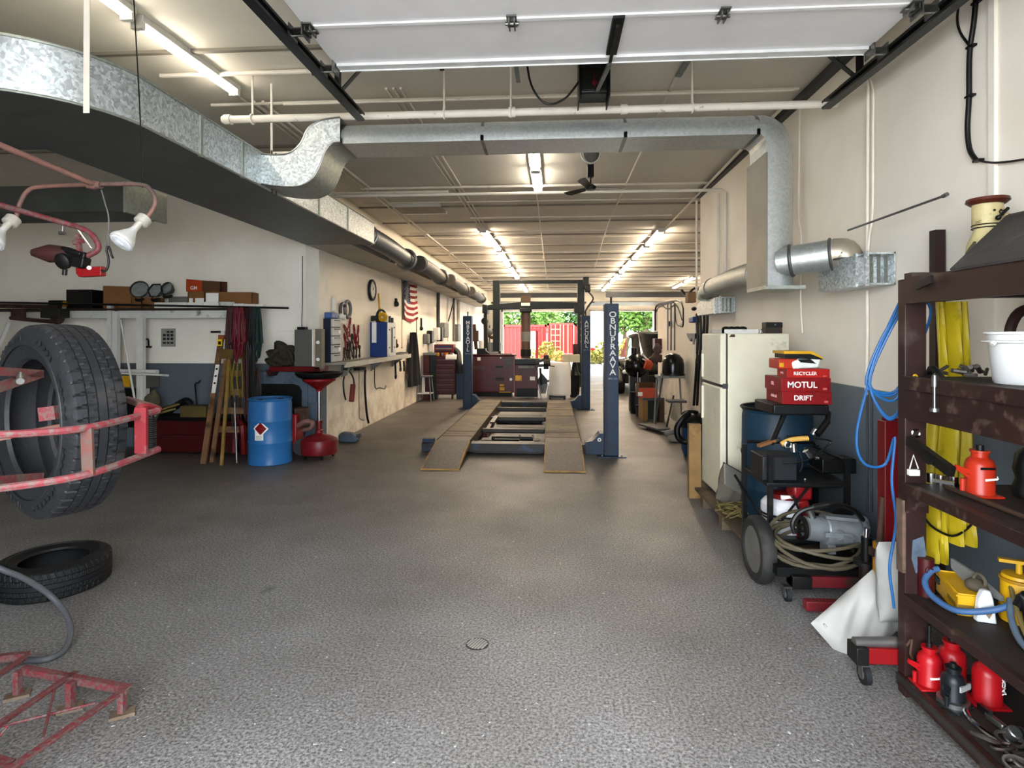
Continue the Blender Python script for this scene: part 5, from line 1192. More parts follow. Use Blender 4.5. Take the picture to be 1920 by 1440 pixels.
part(MB().cyl(PY(1013, 690, c.y), PY(1015, 722, c.y), .03).prism([PY(1008, 712, c.y), PY(1016, 700, c.y), PY(1026, 712, c.y), PY(1026, 720, c.y), PY(1008, 720, c.y)], (0, .1, 0)).bar(PY(1022, 717, c.y), PY(1040, 709, c.y), .05, .05), 'bracket', dst, t)
part(MB().prism([PY(1009, 720, c.y), PY(1027, 720, c.y), PY(1023, 738, c.y), PY(1013, 738, c.y)], (0, .15, 0)), 'bucket', grey, t)
part(MB().cyl(PY(1008, 722, c.y), PY(1015, 745, c.y), .02).cyl(PY(1028, 722, c.y), PY(1027, 745, c.y), .02), 'leg', pipe_w, t)

# ================= white drum, lifts =================
c = G_(1050, 747)
t = T('white_drum', 'tall white plastic drum behind the right runway', 'drum', (c.x, c.y, 0))
r_ = 20.5 / 1094 * c.y; zz = PY(1050, 679, c.y).z
part(MB().lathe([(0, .1), (r_ * .97, .1), (r_, .12), (r_, .16), (r_ * .99, .2), (r_ * .99, zz - .08), (r_ * .95, zz - .02), (r_ * .9, zz), (0, zz)], (c.x, c.y, 0), n=32), 'shell', mat('milky_plastic', '#c4c2ba', .35, var=.03), t)
part(MB().box(c.x - r_, c.x + r_ * .5, c.y - r_, c.y + r_, .05, .1).cyl((c.x - r_ * .9, c.y - r_ - .02, .03), (c.x - r_ * .9, c.y - r_ + .03, .03), .03).cyl((c.x + r_ * .4, c.y - r_ - .02, .03), (c.x + r_ * .4, c.y - r_ + .03, .03), .03), 'dolly', blk, t)
a = PY(1054, 686, c.y); solo(MB().box(a.x, a.x + .48, c.y - .1, c.y + .3, zz + .0, zz + .2), 'carton_pad', mat('pale_pad', '#a9a58c', .8), 'pale cardboard slab lying on the white drum', 'slab')
c = G_(1078, 746)
solo(MB().lathe([(0, 0), (.13, 0), (.15, .6), (.16, .62), (.1, .75), (.07, .95), (.03, 1.0), (0, 1.0)], (c.x, c.y + .2, 0), n=16), 'gas_bottle', blk, 'slim black gas bottle between the white drum and rear post', 'gas bottle')
solo(MB().pillow(M.Translation(PY(1079, 660, c.y + .3)) @ M.Rotation(PI / 2, 4, 'X') , .14, .45, .1), 'dark_jacket', mat('maroon_cloth', '#3a1c20', .9), 'dark jacket hanging at the right green post', 'jacket')
# ---- four post lift
lf = T('vehicle_lift', 'blue four post drive on vehicle lift with worn yellow brown runways', 'vehicle lift', (-.6, 11, 0))
plank = mat('runway_deck', '#6f5d40', .6, .2, var=.25, scale=3, dirt='#3d3122', amt=.45, dscale=1.6)
rampm = mat('ramp_plate', '#77706a', .55, .5, var=.25, scale=30, dirt='#8d6a3c', amt=.05, bump=.4)
edge = mat('worn_yellow_edge', '#a8803c', .6, var=.3, scale=8, dirt='#5e4c30', amt=.3)
ZR = .2; YF, YR = 8.5, 13.8
for (xa, xb), nm_ in (((-1.69, -1.20), 'l'), ((-.10, .42), 'r')):
    rw = part(MB().box(xa, xb, YF + .35, YR, ZR - .03, ZR), 'runway', plank, lf)
    part(MB().box(xa, xa + .05, YF, YR, ZR - .15, ZR - .03).box(xb - .05, xb, YF, YR, ZR - .15, ZR - .03), 'side_channel', dst, rw)
    part(MB().box(xa - .008, xa, YF, YR, ZR - .12, ZR + .012).box(xb, xb + .008, YF, YR, ZR - .12, ZR + .012), 'edge_strip', mat('rusty_edge', '#5c4a32', .7, var=.3), rw)
    jm = MB()
    for y in (8.85, 9.3, 11.2, 12.1, 13.2): jm.box(xa + .01, xb - .01, y, y + .03, ZR, ZR + .003)
    part(jm, 'deck_seam', rust, rw)
    part(MB().box(xa, xb, YF, YF + .35, ZR - .03, ZR), 'hinge_plate', mat('hinge_deck', '#75675a', .55, .3, var=.2), rw)
    rp = part(MB().prism([(xa, YF, ZR), (xa, YF - .55, ZR - .085), (xa, YF - 1.05, .016), (xa, YF - 1.05, .004), (xa, YF - .55, ZR - .1), (xa, YF, ZR - .02)], (xb - xa, 0, 0)), 'ramp', rampm, lf)
    for x_ in (xa - .004, xb - .012): part(MB().prism([(x_, YF, ZR + .006), (x_, YF - .55, ZR - .079), (x_, YF - 1.05, .02), (x_, YF - 1.05, .004), (x_, YF - .55, ZR - .13), (x_, YF, ZR - .05)], (.016, 0, 0)), 'ramp_edge', edge, rp)
    part(MB().box(xa - .005, xb + .01, YF - 1.06, YF - 1.035, .003, .02), 'ramp_lip', edge, rp)
cm = mat('crossbeam_blue', '#2a4460', .45, .1, var=.15, dirt='#2a2320', amt=.85, dscale=2.6)
def post(x, y, lettering, side):
    p_ = part(MB().box(x - .1, x + .1, y - .05, y + .1, .012, 2.2).box(x - .1, x - .06, y + .1, y + .2, .012, 2.2).box(x + .06, x + .1, y + .1, y + .2, .012, 2.2), 'post', blue, lf, .008)
    part(MB().box(x - .2, x + .2, y - .13, y + .26, 0, .014), 'base_plate', blue, p_)
    part(MB().cyl((x - .14, y - .08, 0), (x - .14, y - .08, .035), .014).cyl((x + .14, y - .08, 0), (x + .14, y - .08, .035), .014), 'anchor_bolt', stl, p_)
    part(MB().box(x - .104, x - .06, y - .053, y - .049, .02, 2.18), 'dark_edge', dblue, p_)
    part(MB().cyl((x, y + .05, 2.2), (x, y + .05, 2.3), .015), 'stud', dst, p_)
    for i, ch in enumerate(lettering):
        txt(ch, .115, (x + .015, y - .053, 2.04 - i * .092), FY, paper, p_, sx=1.15)
    txt('MFG CO', .035, (x + .015, y - .053, 2.04 - len(lettering) * .092), FY, mat('faint_print', '#8a93a0', .6), p_)
post(.855, 8.5, 'OBNUPRAAVA', 1); post(.79, 13.75, 'AMCURNL', 1); post(-2.0, 13.75, 'MBEVAOIL', -1)
for y in (8.5, 13.72): part(MB().box(-1.92, .75, y - .02, y + .22, .03, ZR - .03 - (.0 if y > 9 else .01)), 'crossbeam', cm, lf, .01)
part(MB().box(-1.15, -.15, 8.46, 8.485, .03, .05).cyl((-1.1, 8.475, .11), (-1.1, 8.46, .11), .012).cyl((-.2, 8.475, .11), (-.2, 8.46, .11), .012), 'beam_flange', dst, lf)
for x, y, s_ in ((.745, 8.5, 1), (.68, 13.72, 1), (-1.89, 13.72, -1)): part(MB().prism([(x, y - .03, .03), (x, y - .03, .33), (x - s_ * .06, y - .03, .33), (x - s_ * .16, y - .03, .22), (x - s_ * .26, y - .03, .2), (x - s_ * .26, y - .03, .03)], (0, .26, 0)), 'end_gusset', blue, lf)
part(MB().torus((.68, 8.465, .24), (0, 1, 0), .02, .008, 14, 6), 'cable_pulley', pipe_w, lf)
part(MB().bar((-1.92, 8.6, .16), (-1.75, 8.6, .16), .1, .1), 'beam_stub', blue, lf)
# bits between the runways
jk = T('rolling_jack', 'black rolling bridge jack slung between the lift runways', 'jack', (-.65, 10, .03))
part(MB().box(-1.18, -.12, 9.75, 9.9, .1, .17), 'beam', mat('jack_grey', '#37332e', .5, .4, var=.2), jk, .02)
part(MB().box(-1.18, -.12, 11.1, 11.25, .1, .18), 'beam', MC['jack_grey'], jk, .02)
part(MB().box(-1.12, -.2, 9.1, 9.35, .04, .1).box(-.9, -.5, 9.02, 9.1, .06, .13).cyl((-.95, 9.15, .12), (-.3, 9.15, .12), .035), 'cylinder', greas, jk, .01)
part(MB().box(-.52, -.28, 9.0, 9.04, .08, .105), 'sticker', paper, jk)
part(MB().cyl((-.5, 9.15, .13), (-.5, 9.15, .19), .02).cyl((-.3, 9.15, .13), (-.3, 9.15, .19), .02), 'plug', stl, jk)
part(MB().box(-1.18, -.12, 12.5, 12.62, .1, .19), 'beam', MC['jack_grey'], jk, .02)
part(MB().box(-1.1, -.2, 11.4, 12.3, .03, .07), 'drip_tray', mat('tray_dark', '#20262a', .5, .3, var=.3), jk)
solo(MB().bar((-1.12, 9.7, .06), (-1.1, 10.9, .12), .06, .1).bar((-1.08, 10.5, .15), (-1.05, 11.0, .2), .08, .05), 'floor_jack', dred, 'dirty red jack arm lying along the left runway', 'jack arm')
# ---- two post lift (dark green)
l2 = T('two_post_lift', 'tall dark green two post lift with a top crossbar', 'vehicle lift', (-.45, 20, 0))
for x in (PY(931, 0, 20).x, PY(1089, 0, 20).x):
    part(MB().box(x - .12, x + .12, 19.9, 20.2, 0, 3.62), 'post', grn, l2, .01)
    part(MB().box(x - .25, x + .25, 19.7, 20.4, 0, .03), 'base_plate', grn, l2)
    part(MB().box(x - .16, x + .16, 19.8, 19.95, .5, 1.2), 'carriage', grn, l2, .01)
part(MB().box(PY(925, 0, 20).x, PY(1095, 0, 20).x, 19.95, 20.1, 3.5, 3.62), 'top_bar', grn, l2)
x = PY(1098, 0, 20).x
part(MB().box(x - .1, x + .12, 19.85, 20.15, 3.3, 3.72).box(x - .02, x + .16, 19.8, 20.1, 3.2, 3.45), 'motor', blk, l2, .03)
part(MB().tube([(x, 19.9, 3.3), (x + .25, 19.9, 3.0), (x + .1, 19.9, 2.75), (x - .1, 19.9, 2.4)], .03, 6, 4), 'cable', blk, l2)
for i in range(5): part(MB().cbox((PY(1089, 0, 20).x, 19.895, 2.4 - i * .22), .04, .01, .06), 'rivet_plate', grey, l2)
# ---- in ground hoist, raised
hz = T('post_hoist', 'rusty single post hoist raised with a broad dark crossbar', 'vehicle hoist', (PY(986, 0, 18.5).x, 18.5, 0)); hxx = PY(986, 0, 18.5).x
def HZ(y): return PY(986, y, 18.5).z
part(MB().cyl((hxx, 18.5, 0), (hxx, 18.5, HZ(585)), .15, n=20), 'piston', mat('brown_piston', '#5a4236', .45, .4, var=.25, scale=3), hz)
part(MB().cyl((hxx, 18.5, HZ(640)), (hxx, 18.5, HZ(622)), .155, n=20), 'pale_band', grey, hz); part(MB().cyl((hxx, 18.5, HZ(668)), (hxx, 18.5, HZ(655)), .17, n=20), 'collar', greas, hz)
part(MB().box(hxx - .19, hxx + .19, 18.3, 18.7, HZ(586), HZ(578)), 'head', grn, hz, .03)
xl, xr = PY(908, 0, 18.5).x, PY(1086, 0, 18.5).x
part(MB().prism([(xl, 18.35, HZ(581)), (xr, 18.35, HZ(579)), (xr, 18.35, HZ(568)), (hxx, 18.35, HZ(565)), (xl + .6, 18.35, HZ(569)), (xl, 18.35, HZ(573))], (0, .3, 0)), 'crossbar', grn, hz, .02)
for x in (xl + .05, xr - .08): part(MB().box(x - .08, x + .08, 18.2, 18.8, HZ(588), HZ(572)), 'pad', blk, hz, .02)
part(MB().box(hxx - .15, hxx + .15, 18.3, 18.6, HZ(568), HZ(554)), 'top_block', mat('block_brown', '#5c4a38', .7, var=.2), hz); part(MB().box(hxx - .14, hxx + .14, 18.29, 18.3, HZ(574), HZ(568.5)), 'name_plate', paper, hz)
part(MB().cyl((xl + .05, 18.4, HZ(588)), (xl + .1, 18.4, HZ(660)), .05), 'hanging_link', dst, hz)
# ---- floor drain
c = PZ(895, 1208, 0)
t = T('floor_drain', 'small round slotted drain in the foreground floor', 'drain', (c.x, c.y, 0))
part(MB().cyl((c.x, c.y, .0005), (c.x, c.y, .003), .066, n=32), 'plate', mat('drain_dark', '#3a3733', .6, .4, var=.2), t)
mb = MB()
for i in range(-3, 4):
    hl_ = math.sqrt(max(0, .06 ** 2 - (i * .016) ** 2)) * .9; mb.box(c.x + i * .016 - .005, c.x + i * .016 + .005, c.y - hl_, c.y + hl_, .003, .006, M.Translation((c.x, c.y, 0)) @ M.Rotation(-.45, 4, 'Z') @ M.Translation((-c.x, -c.y, 0)))
part(mb, 'grille', mat('drain_bars', '#a39e96', .6, .2), t)
# left rear opening clutter: hanging spools near left wall
for i, (px, y0, y1, r_, m_, l) in enumerate(((909, 590, 660, .05, dst, 'dark rod assembly hanging before the rear left corner'), (918, 610, 662, .03, grey, 'grey pole standing left of the green post'))):
    solo(MB().cyl(PY(px, y0, 22), PY(px, y1, 22), r_, n=8).ball(PY(px, y0 + 12, 22), .14), 'standing_pole', m_, l, 'pole')
c = PY(923, 626, 22); solo(MB().torus(c, (0, 1, 0), .14, .06, 18, 8), 'cable_reel', rust, 'round rusty reel left of the green post', 'reel')
solo(MB().cyl(PY(889, 608, 20), PY(893, 655, 20), .06).cyl(PY(891, 620, 20), PY(891, 640, 20), .12), 'extinguisher', rust, 'brown canister on the wall right of the rear left blue post', 'canister')
# ================= right side, far =================
# black car
cy = 17.0; cb = mat('car_black', '#0a0b0c', .08, 0, var=0); glass = mat('car_glass', '#1a2024', .05, 0, var=0)
c0 = PY(1161, 700, cy)
t = T('car', 'black car parked nose first by the right rear opening', 'car', (c0.x + .85, cy + 2, 0)); x = c0.x
part(MB().loft([[V((x + .85 + sx * w, y, z)) for sx, z in ((-1, .35), (-1.0, hz * .8), (-.85, hz), (.85, hz), (1, hz * .8), (1, .35))] for y, w, hz in ((cy, .72, .72), (cy + .25, .82, .85), (cy + 1.2, .86, 1.0), (cy + 2.8, .88, 1.02), (cy + 3.9, .84, .95), (cy + 4.1, .75, .7))]), 'body', cb, t, .04)
part(MB().loft([[V((x + 1.2 + sx * w, y, z)) for sx, z in ((-1, .98), (-.8, hz * .92), (-.5, hz), (.6, hz), (1, .98))] for y, w, hz in ((cy + 1.1, .8, 1.0), (cy + 1.9, .74, 1.78), (cy + 3.0, .74, 1.86), (cy + 3.8, .76, 1.0))]), 'cabin', cb, t, .04)
part(MB().prism([(x + .5, cy + 1.24, 1.1), (x + 1.9, cy + 1.24, 1.1), (x + 1.75, cy + 1.84, 1.66), (x + .65, cy + 1.84, 1.62)], (0, -.02, .015)), 'windscreen', mat('screen_grey', '#1c1f20', .08, .1, var=.05), t)
for sx in (.02, 1.5): part(MB().cyl((x + sx, cy + .75, .32), (x + sx + .2, cy + .75, .32), .32, n=24), 'wheel', rub, t); 
for sx in (.02, 1.5): part(MB().cyl((x + sx, cy + 3.3, .32), (x + sx + .2, cy + 3.3, .32), .32, n=24), 'wheel', rub, t)
part(MB().ball((x + .22, cy + .05, .68), .13, (1, .5, .6)), 'headlamp', mat('lamp_clear', '#b9bec0', .1), t); part(MB().ball((x + 1.48, cy + .05, .68), .13, (1, .5, .6)), 'headlamp', MC['lamp_clear'], t)
part(MB().box(x + .45, x + 1.25, cy - .06, cy + .02, .38, .6), 'grille', greas, t, .02); part(MB().box(x + .3, x + .62, cy - .05, cy, .42, .5), 'plate', paper, t)
part(MB().ball((x - .06, cy + 1.35, 1.05), .1, (1, .7, .8)), 'mirror', cb, t)
def R3(px, py, y): return PY(px, py, y)
# black air compressor / tank with white arms
c = PZ(1188, 719, 0); y = 13.6
t = T('engine_cover', 'large black drum shaped vacuum with a squat neck before the black car', 'shop vacuum', (R3(1192, 0, y).x, y, 0))
part(MB().ball(R3(1193, 686, y), .27, (1, .9, 1.05), 20, 14), 'tank', mat('glossy_black', '#121314', .22, var=0), t)
part(MB().cyl(R3(1189, 663, y), R3(1189, 652, y), .07), 'neck', blk, t); part(MB().box(R3(1180, 0, y).x, R3(1190, 0, y).x, y - .1, y + .1, 0, R3(0, 700, y).z), 'leg', blk, t)
part(MB().box(R3(1200, 0, y).x, R3(1215, 0, y).x, y - .1, y + .2, 0, R3(0, 690, y).z), 'motor_housing', blk, t, .03)
part(MB().tube([R3(1203, 663, y - .2), R3(1212, 672, y - .2), R3(1222, 680, y - .2)], .02, 6, 3).bar(R3(1205, 673, y - .2), R3(1216, 678, y - .2), .06, .03), 'white_arm', wht, t)
part(MB().cyl(R3(1196, 673, y - .2), R3(1195, 722, y - .2), .014), 'support_rod', stl, t)
solo(MB().cyl(R3(1210, 682, 13.2), R3(1222, 686, 13.2), .11), 'orange_bucket', orng, 'orange canister lying on the clutter by the black vacuum', 'canister')
solo(MB().ball(R3(1230, 672, 13), .15, (1, .6, .7), fn=lambda p: p * (1 + .25 * math.sin(p.x * 40) * math.cos(p.z * 36))).ball(R3(1233, 655, 13), .11, (.8, .6, 1.2), fn=lambda p: p * (1 + .2 * math.sin(p.x * 50) * math.cos(p.z * 36))), 'rag_pile', mat('mixed_rags', '#5e4a44', .9, var=.4, scale=12), 'pile of grey and red rags left of the black dome', 'rag pile')
solo(bxp(1228, 635, 1243, 655, 13.5, .3), 'dark_box', dred, 'dark red box between the black car and the partition', 'box')
# bench with orange carton
y = 12.0
t = T('work_table', 'low wooden work table with a cluttered dark shelf', 'table', (R3(1217, 0, y).x, y + .3, 0))
xa, xb = R3(1205, 0, y).x, R3(1246, 0, y).x; zt_ = R3(0, 737, y).z
part(MB().box(xa, xb, y, y + .7, zt_ - .05, zt_), 'top', dgrey, t); part(MB().box(xa, xa + .1, y, y + .6, 0, zt_ - .05), 'side_panel', mat('plywood', '#8f6a35', .75, var=.15), t); part(MB().box(xb - .1, xb, y, y + .6, 0, zt_ - .05), 'side_panel', mat('dark_ply', '#4a3624', .75, var=.15), t)
part(MB().box(xa + .1, xb - .1, y + .2, y + .6, .02, .4), 'dark_contents', greas, t)
a = R3(1197, 735, y - .05); 
t = T('orange_carton', 'open brown carton with orange print on the low work table', 'carton', (R3(1215, 0, y).x, y + .2, zt_))
w_ = R3(1232, 0, y).x - R3(1198, 0, y).x; xa = R3(1198, 0, y).x; zz_ = R3(0, 713, y).z
part(MB().box(xa, xa + w_, y - .03, y - .01, zt_, zt_ + .2), 'front', orng, t); part(MB().box(xa, xa + w_, y + .4, y + .42, zt_, zz_).box(xa, xa + .01, y - .02, y + .42, zt_, zz_).box(xa + w_ - .01, xa + w_, y - .02, y + .42, zt_, zz_).box(xa, xa + w_, y - .02, y + .41, zt_, zt_ + .01), 'sides', mat('carton_dark', '#5d4026', .85), t)
part(MB().cbox((xa + .02, y - .04, zt_ + .08), .09, .01, .08), 'white_mark', paper, t)
solo(MB().lathe([(0, 0), (.14, 0), (.17, .3), (.16, .48), (0, .5)], PZ(1194, 775, 0), n=16), 'black_tub', blk, 'tall black tub on the floor before the work table', 'tub')
solo(MB().lathe([(0, 0), (.1, 0), (.12, .25), (0, .27)], PZ(1203, 782, 0) + V((0, .1, 0)), n=16), 'black_tub', dblue, 'small dark blue tub beside the tall black tub', 'tub')
c = PZ(1228, 806, 0)
t = T('mechanics_creeper', 'dark creeper board on small casters before the folding table', 'creeper', c)
part(MB().bar(PZ(1209, 795, .07), PZ(1246, 806, .07), .25, .035), 'board', dgrey, t, .01)
for px, py in ((1213, 802), (1242, 812)): part(MB().cyl(PZ(px, py, .025) - V((.01, 0, 0)), PZ(px, py, .025) + V((.01, 0, 0)), .025), 'caster', blk, t)
# folding step / table with dome
y = 10.9
t = T('step_stool', 'grey folding step stand under the black dome', 'step stand', (R3(1260, 0, y).x, y, 0))
zt_ = R3(0, 699, y).z; xa, xb = R3(1234, 0, y).x, R3(1284, 0, y).x
part(MB().box(xa, xb, y, y + .38, zt_ - .045, zt_), 'top_step', grey, t, .008)
zm = R3(0, 740, y).z
part(MB().box(xa + .15, xb, y - .18, y + .12, zm - .04, zm), 'lower_step', dgrey, t, .008)
for a, b_ in (((1243, 703), (1228, 796)), ((1263, 742), (1250, 800))): part(MB().cyl(R3(*a, y), PZ(b_[0], b_[1], .012), .017), 'leg', stl, t)
for a, b_ in (((1284, 703), (1288, 725)), ((1237, 703), (1233, 730))): part(MB().cyl(R3(*a, y + .3), R3(*b_, y + .3), .016), 'leg', stl, t)
part(MB().cyl((xb - .02, y + .35, zt_), (xb + .05, y + .45, 0), .017).cyl((xa + .04, y + .35, zt_), (xa, y + .45, 0), .017), 'rear_leg', grey, t)
part(MB().cyl(R3(1240, 700, y), R3(1236, 735, y), .012), 'brace', grey, t)
t = T('black_dome', 'glossy black rounded cover sitting on the folding step stand', 'cover', (R3(1262, 0, y).x, y + .2, zt_))
cx_ = R3(1262, 0, y + .2).x
part(MB().lathe([(0, .0), (.2, .0), (.205, .05), (.205, .2), (.18, .31), (.12, .38), (.05, .41), (0, .415)], (cx_, y + .2, zt_), n=32), 'shell', MC['glossy_black'], t)
part(MB().lathe([(.2, 0), (.215, .0), (.215, .03), (.2, .03)], (cx_, y + .2, zt_), n=32, closed=True), 'rim', blk, t)
# partition hangings
XPt = 2.495
def WP(px, py, x=XPt): return PX(px, py, x)
t = T('hose_reel_frame', 'dark pipe frame with draped cables atop the right partition', 'pipe frame', WP(1255, 575))
part(MB().tube([WP(1229, 620), WP(1229, 585), WP(1232, 572), WP(1250, 566), WP(1278, 567), WP(1281, 610), WP(1276, 607)], .02, 8, 3), 'pipe', dst, t)
part(MB().tube([WP(1240, 570), WP(1252, 580), WP(1268, 572), WP(1279, 600)], .014, 8, 4).tube([WP(1266, 570), WP(1268, 605), WP(1277, 612)], .012, 8, 4).tube([WP(1228, 590), WP(1235, 577), WP(1245, 574)], .012, 8, 4), 'draped_cable', blk, t)
for i, (px, w_, m_) in enumerate(((1252, 5, grey), (1258, 6, dgrey), (1265, 3, dst))):
    solo(MB().bar(WP(px, 568, 2.44), WP(px, 657, 2.44), .02, w_ * .012), 'long_saw', m_, ['grey slat left of three hung on the right partition', 'dark grey grille slat in the middle of three on the partition', 'thin dark bar right of three hung on the partition'][i], 'slat', 'slats hung on the right partition')
solo(MB().cbox(WP(1254, 607, 2.43), .03, .12, .1), 'clamp', blk, 'black clamp on the slats of the right partition', 'clamp')
solo(bxp(1290, 548, 1305, 567, 9.95, .2), 'fuse_box', mat('tan_box', '#8a6a44', .7), 'tan box up at the end of the right wall', 'box')
solo(MB().box(2.36, 2.498, 9.98, 10.3, WP(1300, 605, 2.4).z, WP(1300, 594, 2.4).z), 'blue_clip', cblue, 'blue plastic clip holder on the partition by the wall end', 'holder', None, .02)
solo(MB().prism([WP(1287, 625, 2.42), WP(1303, 625, 2.42), WP(1302, 646, 2.42), WP(1299, 646, 2.42), WP(1297, 634, 2.42), WP(1294, 640, 2.42), WP(1289, 632, 2.42)], (.06, 0, 0)), 'tool_holster', blk, 'black power tool holder below the blue clip', 'tool holder')
solo(MB().ball(WP(1301, 579, 2.42), .07, (.6, 1.3, .5)), 'black_clip', blk, 'small black clip above the blue clip holder', 'clip')
t = T('vacuum_hose_rack', 'bunch of dark hoses and poles hanging at the end of the right wall', 'hose', (2.38, 9.4, .8))
for i, (px, x_) in enumerate(((1307, 2.36), (1313, 2.38), (1320, 2.4), (1326, 2.4))):
    part(MB().tube([PX(px, 588, x_), PX(px + 1, 640, x_), PX(px - 2 - i, 700, x_), PX(px - 6, 760, x_)] if i < 2 else [PX(px, 588, x_), PX(px, 610, x_), PX(px - 3, 655, x_)], .022, 8, 3), 'hose', [blk, dst, greas, blk][i], t)
solo(MB().cyl(PX(1305, 590, 2.44), PX(1303, 730, 2.44), .016), 'wall_pole', pipe_w, 'slim white pole standing at the wall end', 'pole')
solo(MB().cyl(PX(1311, 663, 2.38), PX(1309, 680, 2.38), .05), 'hose_valve', chr_, 'shiny valve on the hoses left of the refrigerator', 'valve')
y = 8.6
t = T('shop_vacuum', 'black and blue shop vacuum with ribbed hose left of the refrigerator', 'shop vacuum', (R3(1305, 0, y).x, y, 0))
cx_ = R3(1304, 0, y).x
part(MB().lathe([(0, 0), (.16, 0), (.2, .1), (.2, .42), (0, .43)], (cx_, y, 0), n=24), 'tank', mat('vac_blue', '#1c3a5c', .45), t); part(MB().lathe([(.0, .42), (.22, .42), (.23, .47), (.19, .56), (.08, .62), (0, .62)], (cx_, y, 0), n=24), 'lid', blk, t)
part(MB().tube([R3(1292, 775, y - .2), R3(1280, 785, y - .25), R3(1270, 802, y - .25), R3(1272, 820, y - .25), R3(1284, 828, y - .25), R3(1300, 826, y - .3)], .045, 12, 5), 'hose', blk, t)
part(MB().torus((cx_ - .1, y - .1, .64), (0, .3, 1), .1, .02, 18, 6), 'handle', blk, t)
solo(MB().ball(PZ(1258, 812, .05), .1, (1.2, .8, .6)), 'dust_rag', grey, 'crumpled grey rag on the floor by the step stand', 'rag')
solo(MB().ball(PZ(1270, 822, .06), .12, (1.2, .8, .6), fn=lambda p: p * (1 + .15 * math.sin(p.x * 40))), 'dust_rag', mat('pale_rag', '#8a8278', .9), 'pale crumpled rag at the end of the ribbed hose', 'rag')
# small dark screen behind partition top
solo(MB().tube([(5.0, 23, 3.5), (5.2, 23, 3.3), (5.5, 23, 3.55), (5.8, 23, 3.4)], .05, 6, 4), 'loose_cable', blk, 'loose dark cable under the ceiling beyond the partition', 'cable')

# ================= refrigerator corner =================
FX0, FX1, FY0, FY1, FZ = 1.65, 2.31, 5.86, 6.57, .13
fr_ = T('refrigerator', 'old cream two door refrigerator standing against the right wall', 'refrigerator', (1.98, 6.2, FZ))
part(MB().box(FX0 + .07, FX1, FY0, FY1, FZ, 1.765), 'body', cream, fr_, .012)
zg = 1.75 - (717 - 628) * 6.2 / 1094
part(MB().box(FX0, FX0 + .062, FY0 + .002, FY1, FZ + .02, zg - .014), 'lower_door', cream, fr_, .014); part(MB().box(FX0, FX0 + .062, FY0 + .002, FY1, zg + .014, 1.765), 'freezer_door', cream, fr_, .014)
part(MB().box(FX0 + .02, FX0 + .07, FY0 + .01, FY1 - .01, zg - .014, zg + .014).box(FX0 + .06, FX0 + .072, FY0 + .006, FY1 - .01, FZ, 1.76), 'door_gasket', dst, fr_)
part(MB().cbox((FX0 + .05, FY0 + .01, zg), .05, .02, .05), 'hinge', dgrey, fr_)
part(MB().box(FX0 - .02, FX0, FY1 - .08, FY1 - .05, zg - .4, zg - .05).box(FX0 - .02, FX0, FY1 - .08, FY1 - .05, zg + .05, zg + .3), 'handle', cream, fr_)
a = PY(1367, 632, FY0); b_ = PY(1378, 627, FY0)
part(MB().prism([V((a.x, FY0 - .002, a.z)), V((b_.x, FY0 - .002, a.z)), V((b_.x, FY0 - .002, b_.z)), V((a.x + .02, FY0 - .002, b_.z))], (0, .004, 0)), 'rust_chip', rust, fr_)
zf = 1.765
t = T('baking_tray', 'white shallow tray with dark parts on the refrigerator', 'tray', (1.85, 6.1, zf))
part(MB().prism([(1.7, 5.95, zf + .012), (2.0, 5.92, zf + .012), (2.02, 6.3, zf + .012), (1.7, 6.3, zf + .012)], (0, 0, .006)).box(1.68, 2.04, 5.9, 5.92, zf, zf + .04).box(1.68, 1.7, 5.9, 6.32, zf, zf + .04).box(2.03, 2.05, 5.9, 6.32, zf, zf + .04).box(1.68, 2.05, 6.3, 6.32, zf, zf + .04), 'tray_body', wht, t)
for i in range(4): part(MB().ball((1.76 + i * .055, 6.05, zf + .05), .035, (1.2, 1, .6)), 'loose_part', dst, t)
t = T('radio', 'small black and brown radio on the refrigerator', 'radio', (2.13, 6.15, zf))
p = PY(1436, 625, 6.1); q = PY(1467, 601, 6.1)
part(MB().box(p.x, q.x, 6.1, 6.22, zf, zf + .115), 'case', mat('radio_brown', '#3a3128', .5), t, .006); part(MB().box(p.x, q.x, 6.095, 6.1, zf + .06, zf + .11), 'dial_panel', blk, t)
part(MB().cyl((p.x + .09, 6.09, zf + .09), (p.x + .09, 6.096, zf + .09), .008), 'knob', stl, t); part(MB().tube([(p.x, 6.15, zf + .06), (p.x - .06, 6.1, zf + .03), (p.x - .12, 6.05, zf + .025)], .004, 6, 3), 'power_cord', dgrey, t)
solo(MB().box(2.05, 2.1, 6.0, 6.02, zf, zf + .012).cyl((2.02, 5.98, zf + .012), (2.09, 5.96, zf + .012), .012), 'small_bolts', stl, 'small steel bits next to the radio on the refrigerator', 'bolts')
# planks and pallet
p = PY(1292, 940, 5.95); 
solo(MB().box(R3(1292, 0, 6.35).x, R3(1315, 0, 6.35).x, 6.35, 6.42, .0, R3(0, 782, 6.35).z), 'wood_plank', wood, 'upright wood plank leaning left of the refrigerator', 'plank', None, .004)
t = T('wood_pallet', 'low grey wood pallet under the refrigerator and the dark blue drum', 'pallet', (2.0, 5.4, 0))
pm = mat('pallet_wood', '#6b5a46', .8, var=.25, scale=5, dirt='#3f342a', amt=.3)
for i in range(4): part(MB().box(1.52 + i * .215, 1.52 + i * .215 + .16, 4.72, 6.62, .1, .125), 'deck_board', pm, t)
for y_ in (4.72, 5.35, 6.0, 6.5): part(MB().box(1.52, 2.36, y_, y_ + .1, 0, .1), 'runner', pm, t)
